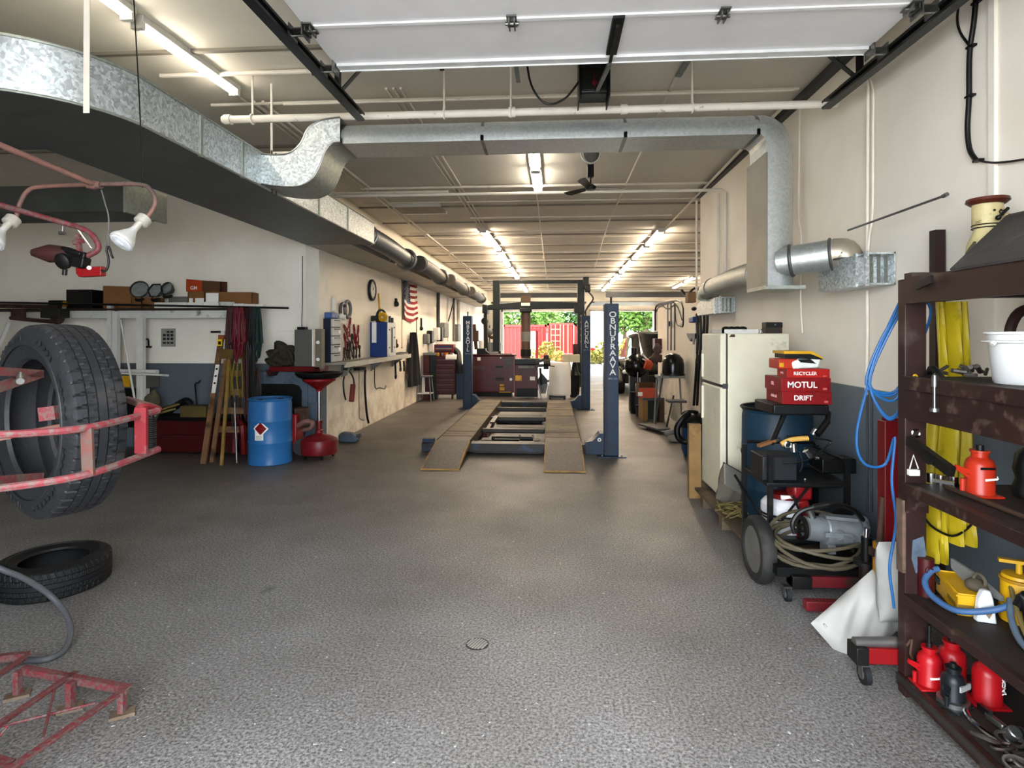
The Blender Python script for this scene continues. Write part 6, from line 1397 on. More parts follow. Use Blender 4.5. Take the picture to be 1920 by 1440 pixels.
# rope pile and rags on the pallet
rr = random.Random(21); mb = MB(); c = PZ(1372, 962, .16)
for i in range(9):
    pts = []
    for k in range(7):
        pts.append(c + V((rr.uniform(-.14, .16), rr.uniform(-.14, .14), .0 + rr.uniform(-.02, .10))))
    mb.tube(pts, .009, 6, 5)
solo(mb, 'rope_pile', mat('yellow_rope', '#77663a', .85, var=.3, scale=30), 'tangled yellowish rope pile on the pallet edge', 'rope')
t = T('paper_sack', 'crumpled grey sack leaning at the refrigerator foot', 'sack', PZ(1370, 930, .13))
part(MB().pillow(M.Translation(PY(1372, 912, 5.5)) @ Euler((1.2, .5, .3)).to_matrix().to_4x4(), .3, .36, .16, 12, .3, 4), 'sack', mat('grey_sack', '#6a6256', .85, var=.2), t)
solo(MB().box(-.14, .14, -.1, .1, -.008, .008, M.Translation(PY(1378, 900, 5.42)) @ Euler((1.1, .5, .5)).to_matrix().to_4x4()), 'clear_sheet', mat('plastic_sheet', '#8e8a80', .3), 'stiff pale sheet leaning on the grey sack', 'sheet')
# dark blue drum
dm = mat('drum_teal', '#1c3d52', .5, var=.15, scale=3, dirt='#14242e', amt=.2)
dd = drum(1.98, 5.3, .126, dm, None, 'dark blue open drum between the refrigerator and the black cart', True, .295, .98)
part(MB().torus((0, 0, .985), (0, 0, 1), .29, .014, 40, 8), 'rim', greas, dd, local=True)
# ---- black cart
cb_ = mat('cart_black', '#17181a', .4, .3, var=.15, dirt='#3a342f', amt=.15)
ct = T('welding_cart', 'black two wheeled cart loaded with air tools beside the dark blue drum', 'cart', (1.8, 4.5, 0))
yf, yb = 4.35, 4.85
def C_(px, py, y): return PY(px, py, y)
pL, pR = C_(1445, 960, yf), C_(1590, 830, yb)
xl, xr = C_(1444, 0, yf).x, C_(1588, 0, yf).x
zt_ = C_(0, 832, yf).z; zs_ = C_(0, 880, yf).z
for (x, y) in ((xl, yf), (xr, yf), (xl - .02, yb), (xr, yb)):
    part(MB().bar((x, y, .16), (x, y, zt_ if y == yf and x == xl else zt_ - .02), .034, .034, (0, 1, 0)), 'post', cb_, ct)
part(MB().box(xl - .03, xr + .02, yf - .02, yb + .02, zs_ - .03, zs_), 'tray', cb_, ct, .006); part(MB().box(xl - .03, xr + .02, yf, yb + .02, .24, .27), 'lower_tray', cb_, ct, .006)
part(MB().tube([(xl, yb, zt_), (xr - .02, yb, zt_), (xr, yb, zt_ - .04), (xr, yf, zt_ - .04)], .014, 8, 0), 'top_rail', cb_, ct)
part(MB().bar((xl, yf, .3), ((xl + xr) / 2, yf, zs_ - .03), .016, .006, (0, 1, 0)).bar(((xl + xr) / 2 - .1, yf + .02, zs_ - .1), (xl + .28, yf, .3), .016, .006, (0, 1, 0)).bar((xl - .16, yb - .2, zs_ - .02), (xl, yf + .1, .35), .014, .014), 'brace', cb_, ct)
hA = [C_(1446, 832, yf), C_(1472, 772, yf + .1), C_(1480, 767, yf + .1), C_(1545, 768, yf + .1), C_(1553, 774, yf + .1), C_(1551, 790, yf + .05), C_(1532, 815, yf)]
part(MB().tube(hA, .02, 10, 0), 'handle', cb_, ct)
part(MB().tube([hA[5], hA[6]], .025, 10, 0), 'handle_grip', blk, ct)
wx = C_(1414, 0, 4.28).x
def wheel(mb_t, mb_r, c, r, w):
    mb_t.lathe([(r * .68, -w * .4), (r * .72, -w * .5), (r * .9, -w * .5), (r * .985, -w * .3), (r, 0), (r * .985, w * .3), (r * .9, w * .5), (r * .72, w * .5), (r * .68, w * .4)], c, (1, .03, 0), 36, True)
    mb_r.lathe([(r * .69, -w * .4), (r * .64, -w * .34), (r * .61, w * .2), (.05, w * .28), (.045, -w * .2), (0, -w * .2)], c, (1, .03, 0), 32)
    mb_r.lathe([(r * .69, w * .35), (r * .6, w * .2), (.03, w * .15), (.0, w * .3)], c, (1, .03, 0), 32)
a_, b2 = MB(), MB(); wheel(a_, b2, (wx + .02, 4.25, .232), .232, .1)
w1 = part(a_, 'wheel', mat('grey_tyre', '#262524', .75, var=.15, bump=.2, dirt='#3b3936', amt=.2), ct); part(b2, 'rim', mat('wheel_rim', '#8a8782', .45, .6, var=.2, dirt='#6a5f54', amt=.2), w1)
part(MB().cyl((wx, 4.27, .232), (xr + .05, 4.5, .232), .016), 'axle', dst, ct)
a_, b2 = MB(), MB(); wheel(a_, b2, (xr + .1, 4.52, .232), .232, .1)
w1 = part(a_, 'wheel', MC['grey_tyre'], ct); part(b2, 'rim', MC['wheel_rim'], w1)
# tray under boxes
zb_ = C_(0, 767, yf + .1).z + .02
solo(MB().box(C_(1452, 0, yf).x, C_(1558, 0, yf).x, yf + .02, yf + .42, zb_, zb_ + .075), 'battery_tray', blk, 'flat black case on the cart handle under the red boxes', 'case', None, .01)
# red boxes
def redbox(px0, px1, pxl, yt, ybm, yf, z0, label, m=bred, text=None, size=.05, sub=None):
    x0, x1 = C_(px0, 0, yf).x, C_(px1, 0, yf).x; h = (ybm - yt) / 1094 * (yf + .0) * 1.0
    # depth from the far left corner's picture position
    d = ray(pxl, 600); dep = x0 * d.y / d.x - yf
    dep = max(.12, min(.5, dep))
    t = T('oil_carton', label, 'box', ((x0 + x1) / 2, yf + dep / 2, z0), 'red boxes stacked on the cart')
    part(MB().box(x0, x1, yf, yf + dep, z0, z0 + h), 'box_body', m, t, .002)
    part(MB().box(x0 + .002, x1 - .002, yf + .002, yf + dep - .002, z0 + h * .96, z0 + h + .002), 'lid', m, t)
    if text: txt(text, size, (x0 + (x1 - x0) * .42, yf - .002, z0 + h * .5), FY, paper, t)
    if sub: txt(sub, size * .6, (x0 - .002, yf + dep * .5, z0 + h * .5), FXN, mat('pink_print', '#d8a0a0', .6), t)
    part(MB().box(x1 - (x1 - x0) * .16, x1 - (x1 - x0) * .08, yf - .002, yf, z0 + h * .15, z0 + h * .3), 'print_mark', mat('pink_mark', '#d0645f', .6), t)
    return z0 + h
z1_ = redbox(1467, 1560, 1437, 731, 754, yf + .03, zb_ + .077, 'lowest red box of the stack on the cart', bred, 'DRIFT', .05, 'GARAGE')
z2_ = redbox(1465, 1558, 1434, 703, 728, yf + .02, z1_, 'red box with large white capital letters in the stack middle', bred, 'MOTUL', .062, 'OIL')
z3_ = redbox(1476, 1556, 1457, 685, 701, yf + .04, z2_, 'thin red box below the crumpled bag', mat('orange_red', '#b8201a', .4), 'RECYCLER', .035, 'TOOL')
# bag on top
t = T('product_bag', 'small glossy bag with a yellow top and dark mask print on the red boxes', 'bag', (C_(1502, 0, yf + .2).x, yf + .2, z3_))
xa, xb = C_(1460, 0, yf + .05).x, C_(1534, 0, yf + .05).x
part(MB().box(xa, xa + .14, yf + .05, yf + .25, z3_, z3_ + .075), 'orange_pack', mat('pack_orange', '#c4381e', .4, var=.1), t, .008)
part(MB().cbox((xa + .02, yf + .048, z3_ + .03), .03, .003, .03), 'orange_mark', yel, t)
part(MB().prism([(xa + .1, yf + .04, z3_), (xb, yf + .04, z3_ + .01), (xb + .02, yf + .04, z3_ + .085), (xa + .16, yf + .04, z3_ + .085), (xa + .09, yf + .04, z3_ + .05)], (0, .2, 0)), 'white_pack', mat('pack_white', '#c9cbc4', .35), t, .012)
part(MB().prism([(xa + .04, yf + .035, z3_ + .08), (xb + .03, yf + .035, z3_ + .07), (xa + .24, yf + .035, z3_ + .115), (xa + .04, yf + .035, z3_ + .115)], (0, .2, 0)), 'dark_band', blk, t); part(MB().prism([(xa + .03, yf + .03, z3_ + .112), (xa + .22, yf + .03, z3_ + .112), (xb + .03, yf + .03, z3_ + .075), (xb + .03, yf + .03, z3_ + .082), (xa + .23, yf + .03, z3_ + .132), (xa + .03, yf + .03, z3_ + .132)], (0, .22, 0)), 'yellow_top', mat('pack_yellow', '#c8961c', .4), t)
part(MB().prism([(xa + .13, yf + .034, z3_ + .072), (xa + .22, yf + .034, z3_ + .074), (xa + .26, yf + .034, z3_ + .04), (xa + .15, yf + .034, z3_ + .05)], (0, .004, 0)), 'dark_print', blk, t)
# tools on the cart
t = T('air_ratchet', 'yellow handled air tool with chrome head lying on the cart', 'air tool', C_(1490, 830, yf))
part(MB().tube([C_(1515, 822, yf), C_(1495, 823, yf), C_(1478, 826, yf), C_(1465, 833, yf)], .018, 10, 4), 'handle', mat('tool_tan', '#c79a4a', .5, var=.1), t); part(MB().tube([C_(1476, 820, yf + .02), C_(1512, 817, yf + .02)], .012, 8, 0), 'dark_grip', blk, t)
part(MB().cyl(C_(1488, 832, yf - .02), C_(1489, 847, yf - .02), .022).torus(C_(1478, 834, yf - .02), (0, 1, 0), .022, .008), 'head', chr_, t); part(MB().cyl(C_(1524, 815, yf + .03), C_(1530, 805, yf + .03), .02), 'fitting', stl, t)
solo(MB().bar(C_(1422, 836, yf - .03), C_(1460, 823, yf + .02), .035, .02), 'wooden_stick', mat('handle_wood', '#8f5f36', .6, var=.15), 'brown wooden handle sticking out left of the cart', 'handle')
solo(MB().bar(C_(1455, 828, yf), C_(1462, 821, yf), .02, .03).box(C_(1433, 0, yf).x, C_(1500, 0, yf).x, yf + .04, yf + .3, zs_, C_(0, 838, yf).z), 'tool_case', mat('case_black', '#1d1e22', .5, var=.1), 'black plastic tool case on the upper tray of the cart', 'tool case', None, .01)
t = T('impact_wrench', 'chrome and black impact wrench on the cart tray', 'impact wrench', C_(1517, 865, yf))
part(MB().bar(C_(1508, 845, yf), C_(1530, 848, yf), .05, .05).cyl(C_(1530, 848, yf), C_(1535, 862, yf), .014), 'body', greas, t, .01); part(MB().cyl(C_(1510, 845, yf - .03), C_(1518, 856, yf - .03), .022).ball(C_(1519, 855, yf - .03), .02).cyl(C_(1528, 859, yf - .02), C_(1535, 860, yf - .02), .012), 'chrome_head', chr_, t)
part(MB().tube([C_(1498, 847, yf - .03), C_(1503, 862, yf - .04), C_(1504, 872, yf - .05), C_(1499, 885, yf - .04)], .008, 6, 3).tube([C_(1468, 868, yf - .03), C_(1490, 868, yf - .05), C_(1520, 860, yf - .04), C_(1552, 835, yf), C_(1556, 826, yf), C_(1530, 822, yf)], .007, 6, 4).tube([C_(1514, 870, yf - .04), C_(1535, 883, yf - .04), C_(1555, 898, yf - .02)], .006, 6, 3), 'air_line', blk, t)
solo(MB().box(C_(1520, 0, yb).x, C_(1582, 0, yb).x, yb - .2, yb - .02, zs_, C_(0, 830, yb).z), 'dark_case', greas, 'large black case at the rear of the cart tray', 'case', None, .01)
# compressor
t = T('spray_unit', 'white and red portable machine on the lower cart tray', 'compressor', C_(1470, 960, yf + .2))
cx_, cyy = C_(1470, 0, yf + .22).x, yf + .22; z0 = .272; zh = C_(0, 905, yf + .2).z
part(MB().lathe([(0, 0), (.145, 0), (.155, .02), (.155, zh - z0 - .12), (.165, zh - z0 - .11), (.165, zh - z0 - .05), (.14, zh - z0 - .02), (.11, zh - z0), (0, zh - z0)], (cx_, cyy, z0), n=32), 'tank', mat('unit_white', '#c8c9cc', .4, var=.04, dirt='#77757a', amt=.05), t)
part(MB().lathe([(.166, zh - z0 - .125), (.17, zh - z0 - .125), (.17, zh - z0 - .11), (.166, zh - z0 - .11)], (cx_, cyy, z0), n=32, closed=True).lathe([(.157, .1), (.16, .1), (.16, .112), (.157, .112)], (cx_, cyy, z0), n=32, closed=True), 'black_band', blk, t)
part(MB().lathe([(0, 0), (.12, 0), (.1, .03), (.05, .045), (0, .045)], (cx_, cyy, zh), n=24), 'lid', red, t)
part(MB().cbox((cx_ - .02, cyy - .1, zh + .02), .08, .02, .03), 'lid_sticker', paper, t)
rx = C_(1502, 0, yf + .1).x
part(MB().box(rx - .075, rx + .065, yf + .05, yf + .2, C_(0, 914, yf).z, C_(0, 888, yf).z).box(rx - .05, rx + .05, yf + .06, yf + .18, .27, C_(0, 914, yf).z), 'pump_head', bred, t, .02)
mb = MB()
for i in range(4): mb.box(rx - .045, rx + .055, yf + .04, yf + .05, .3 + i * .035, .32 + i * .035)
part(mb, 'cooling_fins', red, t); part(MB().cyl((rx + .02, yf + .1, C_(0, 888, yf).z), (rx + .03, yf + .1, C_(0, 878, yf).z), .012), 'valve', stl, t)
# starter / motor with hose coil
mt_ = T('starter_motor', 'grey cast starter motor lying on the hose coil', 'motor', C_(1560, 1030, 4.1))
ym = 4.1; cast = mat('cast_grey', '#8a8f92', .45, .5, var=.15, scale=14, dirt='#4a4845', amt=.25)
def Mm(px, py, dy=0): return PY(px, py, ym + dy)
part(MB().cyl(Mm(1542, 992), Mm(1606, 997), .108, n=12), 'body', cast, mt_, .012)
part(MB().cyl(Mm(1508, 990, -.02), Mm(1544, 992), .078, .085, 24), 'drive_end', cast, mt_)
part(MB().lathe([(.076, 0), (.078, .02), (.055, .022), (.055, .0), (.03, .0), (.03, .03), (0, .03)], Mm(1508, 990, -.02), (-1, 0, 0), 28), 'bearing_cap', dst, mt_)
part(MB().cyl(Mm(1518, 957, -.03), Mm(1524, 972, -.03), .022).cyl(Mm(1516, 955, -.03), Mm(1519, 961, -.03), .028), 'stub', stl, mt_)
part(MB().bar(Mm(1545, 968, -.06), Mm(1606, 974, -.06), .05, .02).bar(Mm(1548, 1003, -.125), Mm(1600, 1005, -.125), .006, .03).cbox(Mm(1552, 1025, -.03), .05, .12, .06), 'rib', cast, mt_)
part(MB().torus(Mm(1574, 1003, -.125), (0, 1, 0), .028, .006, 18, 6).cyl(Mm(1605, 990), Mm(1618, 992), .09), 'end_cover', cast, mt_)
mb = MB(); rr = random.Random(3)
def coil(cx, cy, z, rx, ry, n, r, seed):
    rr = random.Random(seed); pts = []
    for i in range(n * 12):
        a = i / 12 * 2 * PI; k = 1 + .1 * math.sin(i * .37 + seed) + rr.uniform(-.03, .03)
        pts.append(V((cx + rx * k * math.cos(a), cy + ry * k * math.sin(a), z + .03 * math.sin(i * .9) + i * .0022 + .075 * math.sin(a))))
    return MB().tube(pts, r, 8, 2)
cc = Mm(1535, 1030)
solo(coil(cc.x, 4.12, .27, .30, .2, 5, .0125, 2), 'hose_coil', mat('khaki_hose', '#5b5340', .6, var=.15), 'thick khaki hose coil around the grey motor', 'hose')
solo(MB().tube([Mm(1490, 1000, -.15), Mm(1486, 980, -.15), Mm(1500, 960, -.15), Mm(1530, 950, -.16), Mm(1565, 945, -.16), Mm(1600, 955, -.1), Mm(1618, 975, -.05)], .015, 8, 5).cyl(Mm(1525, 951, -.16), Mm(1552, 946, -.16), .02), 'pressure_hose', dst, 'dark hose with a chrome coupling arching over the grey motor', 'hose')
solo(MB().box(cc.x - .33, cc.x + .3, 3.95, 4.3, .16, .22), 'drip_pan', greas, 'black tray carrying the hose coil and the motor', 'tray')
# ---- engine hoist
eh = T('engine_hoist', 'folded red engine hoist with a yellow ram behind the shelf post', 'engine hoist', (2.0, 3.7, 0))
def E_(px, py, y): return PY(px, py, y)
ym_ = 3.5; xm = E_(1662, 0, ym_).x
part(MB().box(xm - .03, xm + .05, ym_ - .04, ym_ + .04, .12, E_(0, 772, ym_).z), 'mast', red, eh, .004)
part(MB().bar((xm, ym_, E_(0, 778, ym_).z), (xm + .25, ym_ + .05, E_(0, 776, ym_).z), .07, .07), 'boom', red, eh)
part(MB().cyl((xm - .055, ym_ - .03, E_(0, 1075, ym_).z), (xm - .055, ym_ - .03, E_(0, 975, ym_).z), .033), 'ram', mat('ram_yellow', '#b87a14', .45, var=.15, dirt='#5a3c10', amt=.2), eh); part(MB().cyl((xm - .055, ym_ - .03, E_(0, 975, ym_).z), (xm - .03, ym_ - .02, E_(0, 900, ym_).z), .016).box(xm - .1, xm - .03, ym_ - .05, ym_, E_(0, 998, ym_).z, E_(0, 985, ym_).z), 'ram_rod', rust, eh)
la = mat('leg_red_dirty', '#6d1a20', .5, var=.2, dirt='#3b2c28', amt=.35)
a, b_ = E_(1470, 1083, 4.05), E_(1640, 1085, 3.75)
part(MB().box(a.x, b_.x, 3.92, 4.0, .105, .175), 'leg', la, eh, .004); part(MB().box(a.x, a.x + .12, 3.9, 4.02, .1, .18), 'leg_end', dst, eh, .004)
a2 = E_(1510, 1113, 3.72); part(MB().box(a2.x, b_.x + .05, 3.7, 3.76, .05, .11), 'lower_leg', la, eh, .004)
cpos = E_(1476, 1107, 3.95)
def caster(c, r, parent):
    k = part(MB().cyl((c.x - .014, c.y, r), (c.x + .014, c.y, r), r, n=20), 'caster', rub, parent)
    part(MB().cyl((c.x - .018, c.y, r), (c.x + .018, c.y, r), r * .5, n=16), 'caster_hub', stl, k)
    part(MB().box(c.x - .022, c.x - .018, c.y - .02, c.y + .02, r * .8, r * 2 + .01).box(c.x + .018, c.x + .022, c.y - .02, c.y + .02, r * .8, r * 2 + .01).box(c.x - .03, c.x + .03, c.y - .03, c.y + .03, r * 2, r * 2 + .012), 'caster_fork', stl, k)
caster(V((cpos.x, 3.95, 0)), .047, eh)
part(MB().box(E_(1600, 0, 3.05).x, E_(1680, 0, 3.05).x, 3.01, 3.09, .115, .192), 'leg', bred, eh, .004); part(MB().box(E_(1597, 0, 3.05).x, E_(1620, 0, 3.05).x, 3.0, 3.1, .11, .197), 'leg_end', dst, eh, .004)
part(MB().cyl(E_(1601, 1204, 3.05), E_(1680, 1204, 3.05), .026, n=16), 'leg_tube', mat('bare_tube', '#8f8a86', .4, .8, var=.15, dirt='#5a4038', amt=.2), eh)
cpos = E_(1621, 1268, 3.04); caster(V((cpos.x, 3.04, 0)), .05, eh)
# jack post
yj = 3.72; xj = E_(1624, 0, yj).x
t = T('jack_post', 'rusty dark steel post with a collar standing by the engine hoist', 'jack post', (xj, yj, 0))
part(MB().cyl((xj, yj, 0), (xj, yj, E_(0, 1018, yj).z), .04, n=20), 'tube', mat('post_rust', '#33241e', .5, .5, var=.25, dirt='#5a4136', amt=.2), t); part(MB().cyl((xj, yj, E_(0, 1016, yj).z), (xj, yj, E_(0, 1010, yj).z), .07, n=20), 'collar', dst, t)
part(MB().cyl((xj, yj, E_(0, 1010, yj).z), (xj, yj, E_(0, 970, yj).z), .028, n=16), 'inner_tube', greas, t); part(MB().cyl((xj, yj, E_(0, 970, yj).z), (xj + .005, yj, E_(0, 955, yj).z), .016), 'chrome_tip', chr_, t)
# white sacks
def basis(c, x, y):
    x = V(x).normalized(); y = V(y); y = (y - x * y.dot(x)).normalized(); z = x.cross(y)
    m = M.Identity(4)
    for i, a in enumerate((x, y, z)):
        for r in range(3): m[r][i] = a[r]
    m.translation = V(c); return m
sk = mat('white_sack', '#a3a19c', .75, var=.06, scale=5, dirt='#8d8780', amt=.1)
a = E_(1618, 1165, 3.15)
t = T('sand_sack', 'white woven sack leaning under the engine hoist leg', 'sack', (a.x, 3.2, 0))
part(MB().pillow(basis(E_(1618, 1160, 3.4), (.62, -.3, -.72), (.76, .12, .6)), .31, .48, .15, 26, .28, 3), 'sack', sk, t)
part(MB().cyl(E_(1549, 1176, 3.25), E_(1545, 1170, 3.25), .006), 'corner_tie', sk, t)
t = T('sand_sack', 'white sack standing behind the shelf post under the blue hose', 'sack', (E_(1672, 0, 3.3).x, 3.3, .1))
part(MB().pillow(M.Translation(E_(1678, 1090, 3.3)) @ Euler((1.5, .0, .1)).to_matrix().to_4x4(), .2, .42, .14, 12, .1, 8), 'sack', sk, t)
# blue air hose
bhm = mat('blue_hose', '#1f5f9c', .4, var=.06); mb = MB(); rr = random.Random(4); yh = 3.06
for i in range(6):
    a = rr.uniform(-8, 8); w_ = rr.uniform(18, 34); b = 760 + rr.uniform(-30, 50)
    mb.tube([E_(1720 + a, 560, yh), E_(1697 + a * .5, 570, yh + .02), E_(1668 - w_ * .5 + a, 640, yh + .04), E_(1655 - w_ + a, 720, yh + .05), E_(1672 - w_ * .3, b - 10, yh + .05), E_(1690, b - 30, yh + .04), E_(1712, b - 110, yh + .05), E_(1738 + a, 590, yh + .03)], .0065, 7, 5, True)
mb.tube([E_(1690, 560, yh), E_(1650, 650, yh + .05), E_(1612, 780, yh + .05), E_(1607, 840, yh + .05), E_(1625, 872, yh + .05), E_(1660, 870, yh + .05), E_(1678, 820, yh), E_(1672, 900, yh), E_(1680, 980, yh), E_(1668, 1060, yh), E_(1674, 1120, yh), E_(1676, 1140, yh)], .007, 8, 5)
solo(mb, 'air_hose', bhm, 'bright blue air hose coiled on the shelf post', 'hose')

# ================= shelf on the right =================
sh = T('storage_rack', 'brown painted wooden rack along the right wall with five levels', 'shelf rack', (2.0, 2.1, 0))
SX0, SX1, SY0, SY1 = 1.70, 2.36, 1.15, 3.0
lev = [(.045, .1), (.46, .5), (.985, 1.035), (1.49, 1.55)]
part(MB().box(SX0, SX0 + .1, SY1 - .06, SY1, 0, 2.02), 'post', mat('rack_brown', '#2e1a16', .5, var=.25, scale=4, dirt='#54453e', amt=.15), sh, .004)
part(MB().box(SX0, SX0 + .1, SY0, SY0 + .06, 0, 2.02), 'post', brwood, sh); part(MB().box(SX1 - .06, SX1, SY1 - .1, SY1 - .04, 0, 2.0), 'post', brwood, sh); part(MB().box(SX1 - .06, SX1, SY0, SY0 + .06, 0, 2.0), 'post', brwood, sh)
part(MB().box(SX0 - .012, SX0 + .004, SY1 - .06, SY1 - .01, .6, .95), 'worn_paint', mat('chipped_edge', '#6a5548', .6, var=.4, scale=20), sh)
a, b_ = PX(1700, 985, SX0 + .03), PX(1722, 1040, SX0 + .03)
part(MB().prism([V((SX0 + .035, SY1 - .0615, .76)), V((SX0 + .085, SY1 - .0615, .78)), V((SX0 + .098, SY1 - .0615, .70)), V((SX0 + .085, SY1 - .0615, .64)), V((SX0 + .05, SY1 - .0615, .60)), V((SX0 + .03, SY1 - .0615, .67))], (0, .002, 0)), 'grey_paint_patch', bgrey, sh)
for i, (z0, z1) in enumerate(lev):
    part(MB().box(SX0 + (.0 if i else -.02), SX1, SY0, SY1 - .061 if i else SY1 - .02, z1 - .03, z1), 'shelf_board', shelfw if i else mat('bottom_board', '#2e2824', .7, var=.25, dirt='#1c1816', amt=.3), sh)
    part(MB().box(SX0 - .015, SX0 + .02, SY0, SY1 - (.061 if i else .02), z0, z1 + .003), 'front_edge', brwood, sh, .003)
    if i: part(MB().box(SX0 + .0, SX0 + .1, SY1 - .075, SY1 - .06, z0 - .09, z0), 'cleat', brwood, sh); 
    if i == 3: part(MB().box(SX0 - .002, SX0 + .03, SY0, SY1 - .061, z0 - .14, z0), 'apron', brwood, sh)
part(MB().box(SX0 - .004, SX0 + .05, SY0, SY1 - .062, 1.9, 2.024), 'top_rail', MC['rack_brown'], sh); part(MB().box(SX0 + .05, SX1, SY1 - .05, SY1, 1.93, 2.0), 'end_rail', MC['rack_brown'], sh)
part(MB().box(SX0 + .05, SX1, SY0, SY1 - .05, 1.985, 2.015), 'top_board', shelfw, sh)
mb = MB()
part(MB().box(SX1 - .02, SX1, SY0, 2.55, .12, 1.9), 'back_panel', mat('rack_back', '#241b18', .7, var=.3), sh)
part(MB().box(SX0 + .02, SX0 + .16, SY1 - .08, SY1 - .02, 2.016, 2.05), 'top_plate', mat('dusty_brown', '#4a3a34', .7, var=.2), sh)
t = T('tall_board', 'tall narrow brown board standing against the right wall behind the rack', 'board', (2.39, 3.8, 0))
part(MB().box(2.36, 2.42, 3.77, 3.83, 0, 2.4), 'board', MC['rack_brown'], t)
def S_(px, py, x): return PX(px, py, x)
# small fittings on the rack front
yfc = SY1 - .062
def Fp(px, py): return PY(px, py, yfc)
solo(MB().torus(Fp(1723, 739) + V((0, -.012, 0)), (0, 1, 0), .018, .008, 20, 8).cyl(Fp(1723, 739) + V((0, -.01, 0)), Fp(1723, 739), .014), 'steel_bush', stl, 'round steel bush on the rack post below the third level', 'fitting', 'round fittings on the rack post')
solo(MB().torus(Fp(1715, 812) + V((0, -.008, 0)), (0, 1, 0), .017, .006, 20, 8), 'steel_ring', chr_, 'open steel ring hung on the rack post', 'ring', 'round fittings on the rack post')
solo(MB().torus(Fp(1713, 706) + V((0, -.012, 0)), (0, 1, 0), .008, .005, 16, 8), 'brass_eyelet', yel, 'tiny yellow washer on the rack edge', 'washer')
t = T('fuse_tag', 'small white block hanging from a wire loop on the rack post', 'tag', Fp(1708, 890))
part(MB().cbox(Fp(1708, 884) + V((0, -.02, 0)), .05, .025, .03), 'block', wht, t, .004); part(MB().tube([Fp(1701, 877) + V((0, -.02, 0)), Fp(1710, 852) + V((0, -.012, 0)), Fp(1717, 877) + V((0, -.02, 0))], .003, 6, 0), 'wire_loop', pipe_w, t)
solo(MB().tube([Fp(1700, 1210), Fp(1705, 1195) + V((0, -.02, 0)), Fp(1702, 1220) + V((0, -.02, 0)), Fp(1708, 1232) + V((0, -.01, 0))], .006, 6, 3), 'bent_hook', rust, 'bent rusty hook low on the rack post', 'hook')
solo(MB().cyl(Fp(1716, 525), Fp(1712, 530), .012).bar(PX(1718, 537, SX0 - .02), PX(1748, 523, SX0 - .02), .012, .035), 'hinge_plate', dst, 'slotted steel bracket lying on the rack top edge', 'bracket')
# raincoat
def rain(top, bot, l0, l1, r0, r1, n=40, yy=3.16):
    def fn(u, v):
        py = top + (bot - top) * v; px = (l0 + (l1 - l0) * v) * (1 - u) + (r0 + (r1 - r0) * v) * u
        p = PY(px, py, yy); p.y += .035 * math.sin(u * 17 + 1.5 * v) * (.5 + .5 * v) + .03 * math.sin(u * 6); return p
    return fn
t = T('raincoat', 'yellow rubber raincoat hanging inside the left end of the rack', 'raincoat', (2.15, 3.15, .5))
part(MB().sheet(rain(566, 760, 1757, 1772, 1806, 1810), 30, 16, .006), 'upper_coat', yelr, t)
part(MB().sheet(rain(758, 978, 1742, 1722, 1812, 1818), 34, 18, .006), 'coat_body', yelr, t); part(MB().sheet(rain(940, 1052, 1724, 1724, 1768, 1766, yy=3.13), 20, 12, .006), 'sleeve', yelr, t); part(MB().sheet(rain(950, 1020, 1757, 1758, 1822, 1820, yy=3.1), 20, 10, .006), 'pocket_flap', yelr, t)
part(MB().tube([PY(1722, 950, 3.08), PY(1745, 985, 3.06), PY(1785, 1005, 3.06), PY(1815, 990, 3.06), PY(1830, 970, 3.06)], .006, 6, 4), 'black_cord', blk, t)
# ceramic bottle figures on top
fig = mat('figure_cream', '#b9ab7c', .45, var=.15, scale=14, dirt='#6a5f3c', amt=.2, dscale=12); brim = mat('figure_hat', '#5e2a1c', .35, var=.15)
def figure(c, label, rz):
    t = T('ceramic_figure', label, 'figurine', c, 'ceramic bottle figures on the rack top', rz)
    part(MB().lathe([(0, 0), (.085, 0), (.095, .03), (.098, .09), (.09, .15), (.07, .2), (.06, .225), (.062, .24), (.068, .26), (.068, .345), (.066, .36), (0, .362)], (0, 0, 0), n=28, sy=.9), 'body', fig, t, local=True)
    part(MB().lathe([(0, .355), (.075, .355), (.093, .37), (.09, .385), (.05, .39), (0, .388)], (.0, 0, 0), n=28), 'hat_brim', brim, t, local=True)
    n_ = part(MB().ball((.075, -.02, .29), .02, (1.3, .7, 1.0)).ball((.085, -.02, .265), .014, (1.2, .8, .8)), 'nose', fig, t, local=True)
    part(MB().ball((.02, -.062, .315), .006).ball((-.012, -.064, .315), .006).tube([(.01, -.064, .31), (.015, -.068, .295), (.028, -.064, .3), (.03, -.062, .315)], .003, 5, 2), 'face_marks', dst, t, local=True)
    mb = MB()
    for z in (.235, .25): mb.torus((0, 0, z), (0, 0, 1), .066, .003, 28, 6)
    part(mb, 'neck_ring', dst, t, local=True)
    part(MB().tube([(-.06, -.02, .16), (-.10, -.02, .1), (-.12, -.02, .02)], .02, 8, 3), 'wing', mat('figure_grey', '#5d5442', .6, var=.2), t, local=True)
    return t
figure((2.22, 3.14, 2.06), 'cream ceramic bottle figure with a brown hat left on the rack top', .0)
fg = figure((2.36, 2.74, 2.24), 'second cream ceramic figure cut by the right photo edge', .3)
solo(MB().cyl((2.36, 2.74, 2.016), (2.36, 2.74, 2.24), .07), 'figure_stand', fig, 'cream pot under the second ceramic figure', 'pot')
solo(MB().box(SX0 + .25, SX0 + .62, 3.0, 3.28, 2.03, 2.06), 'figure_shelf', brwood, 'small brown board under the first ceramic figure', 'board')
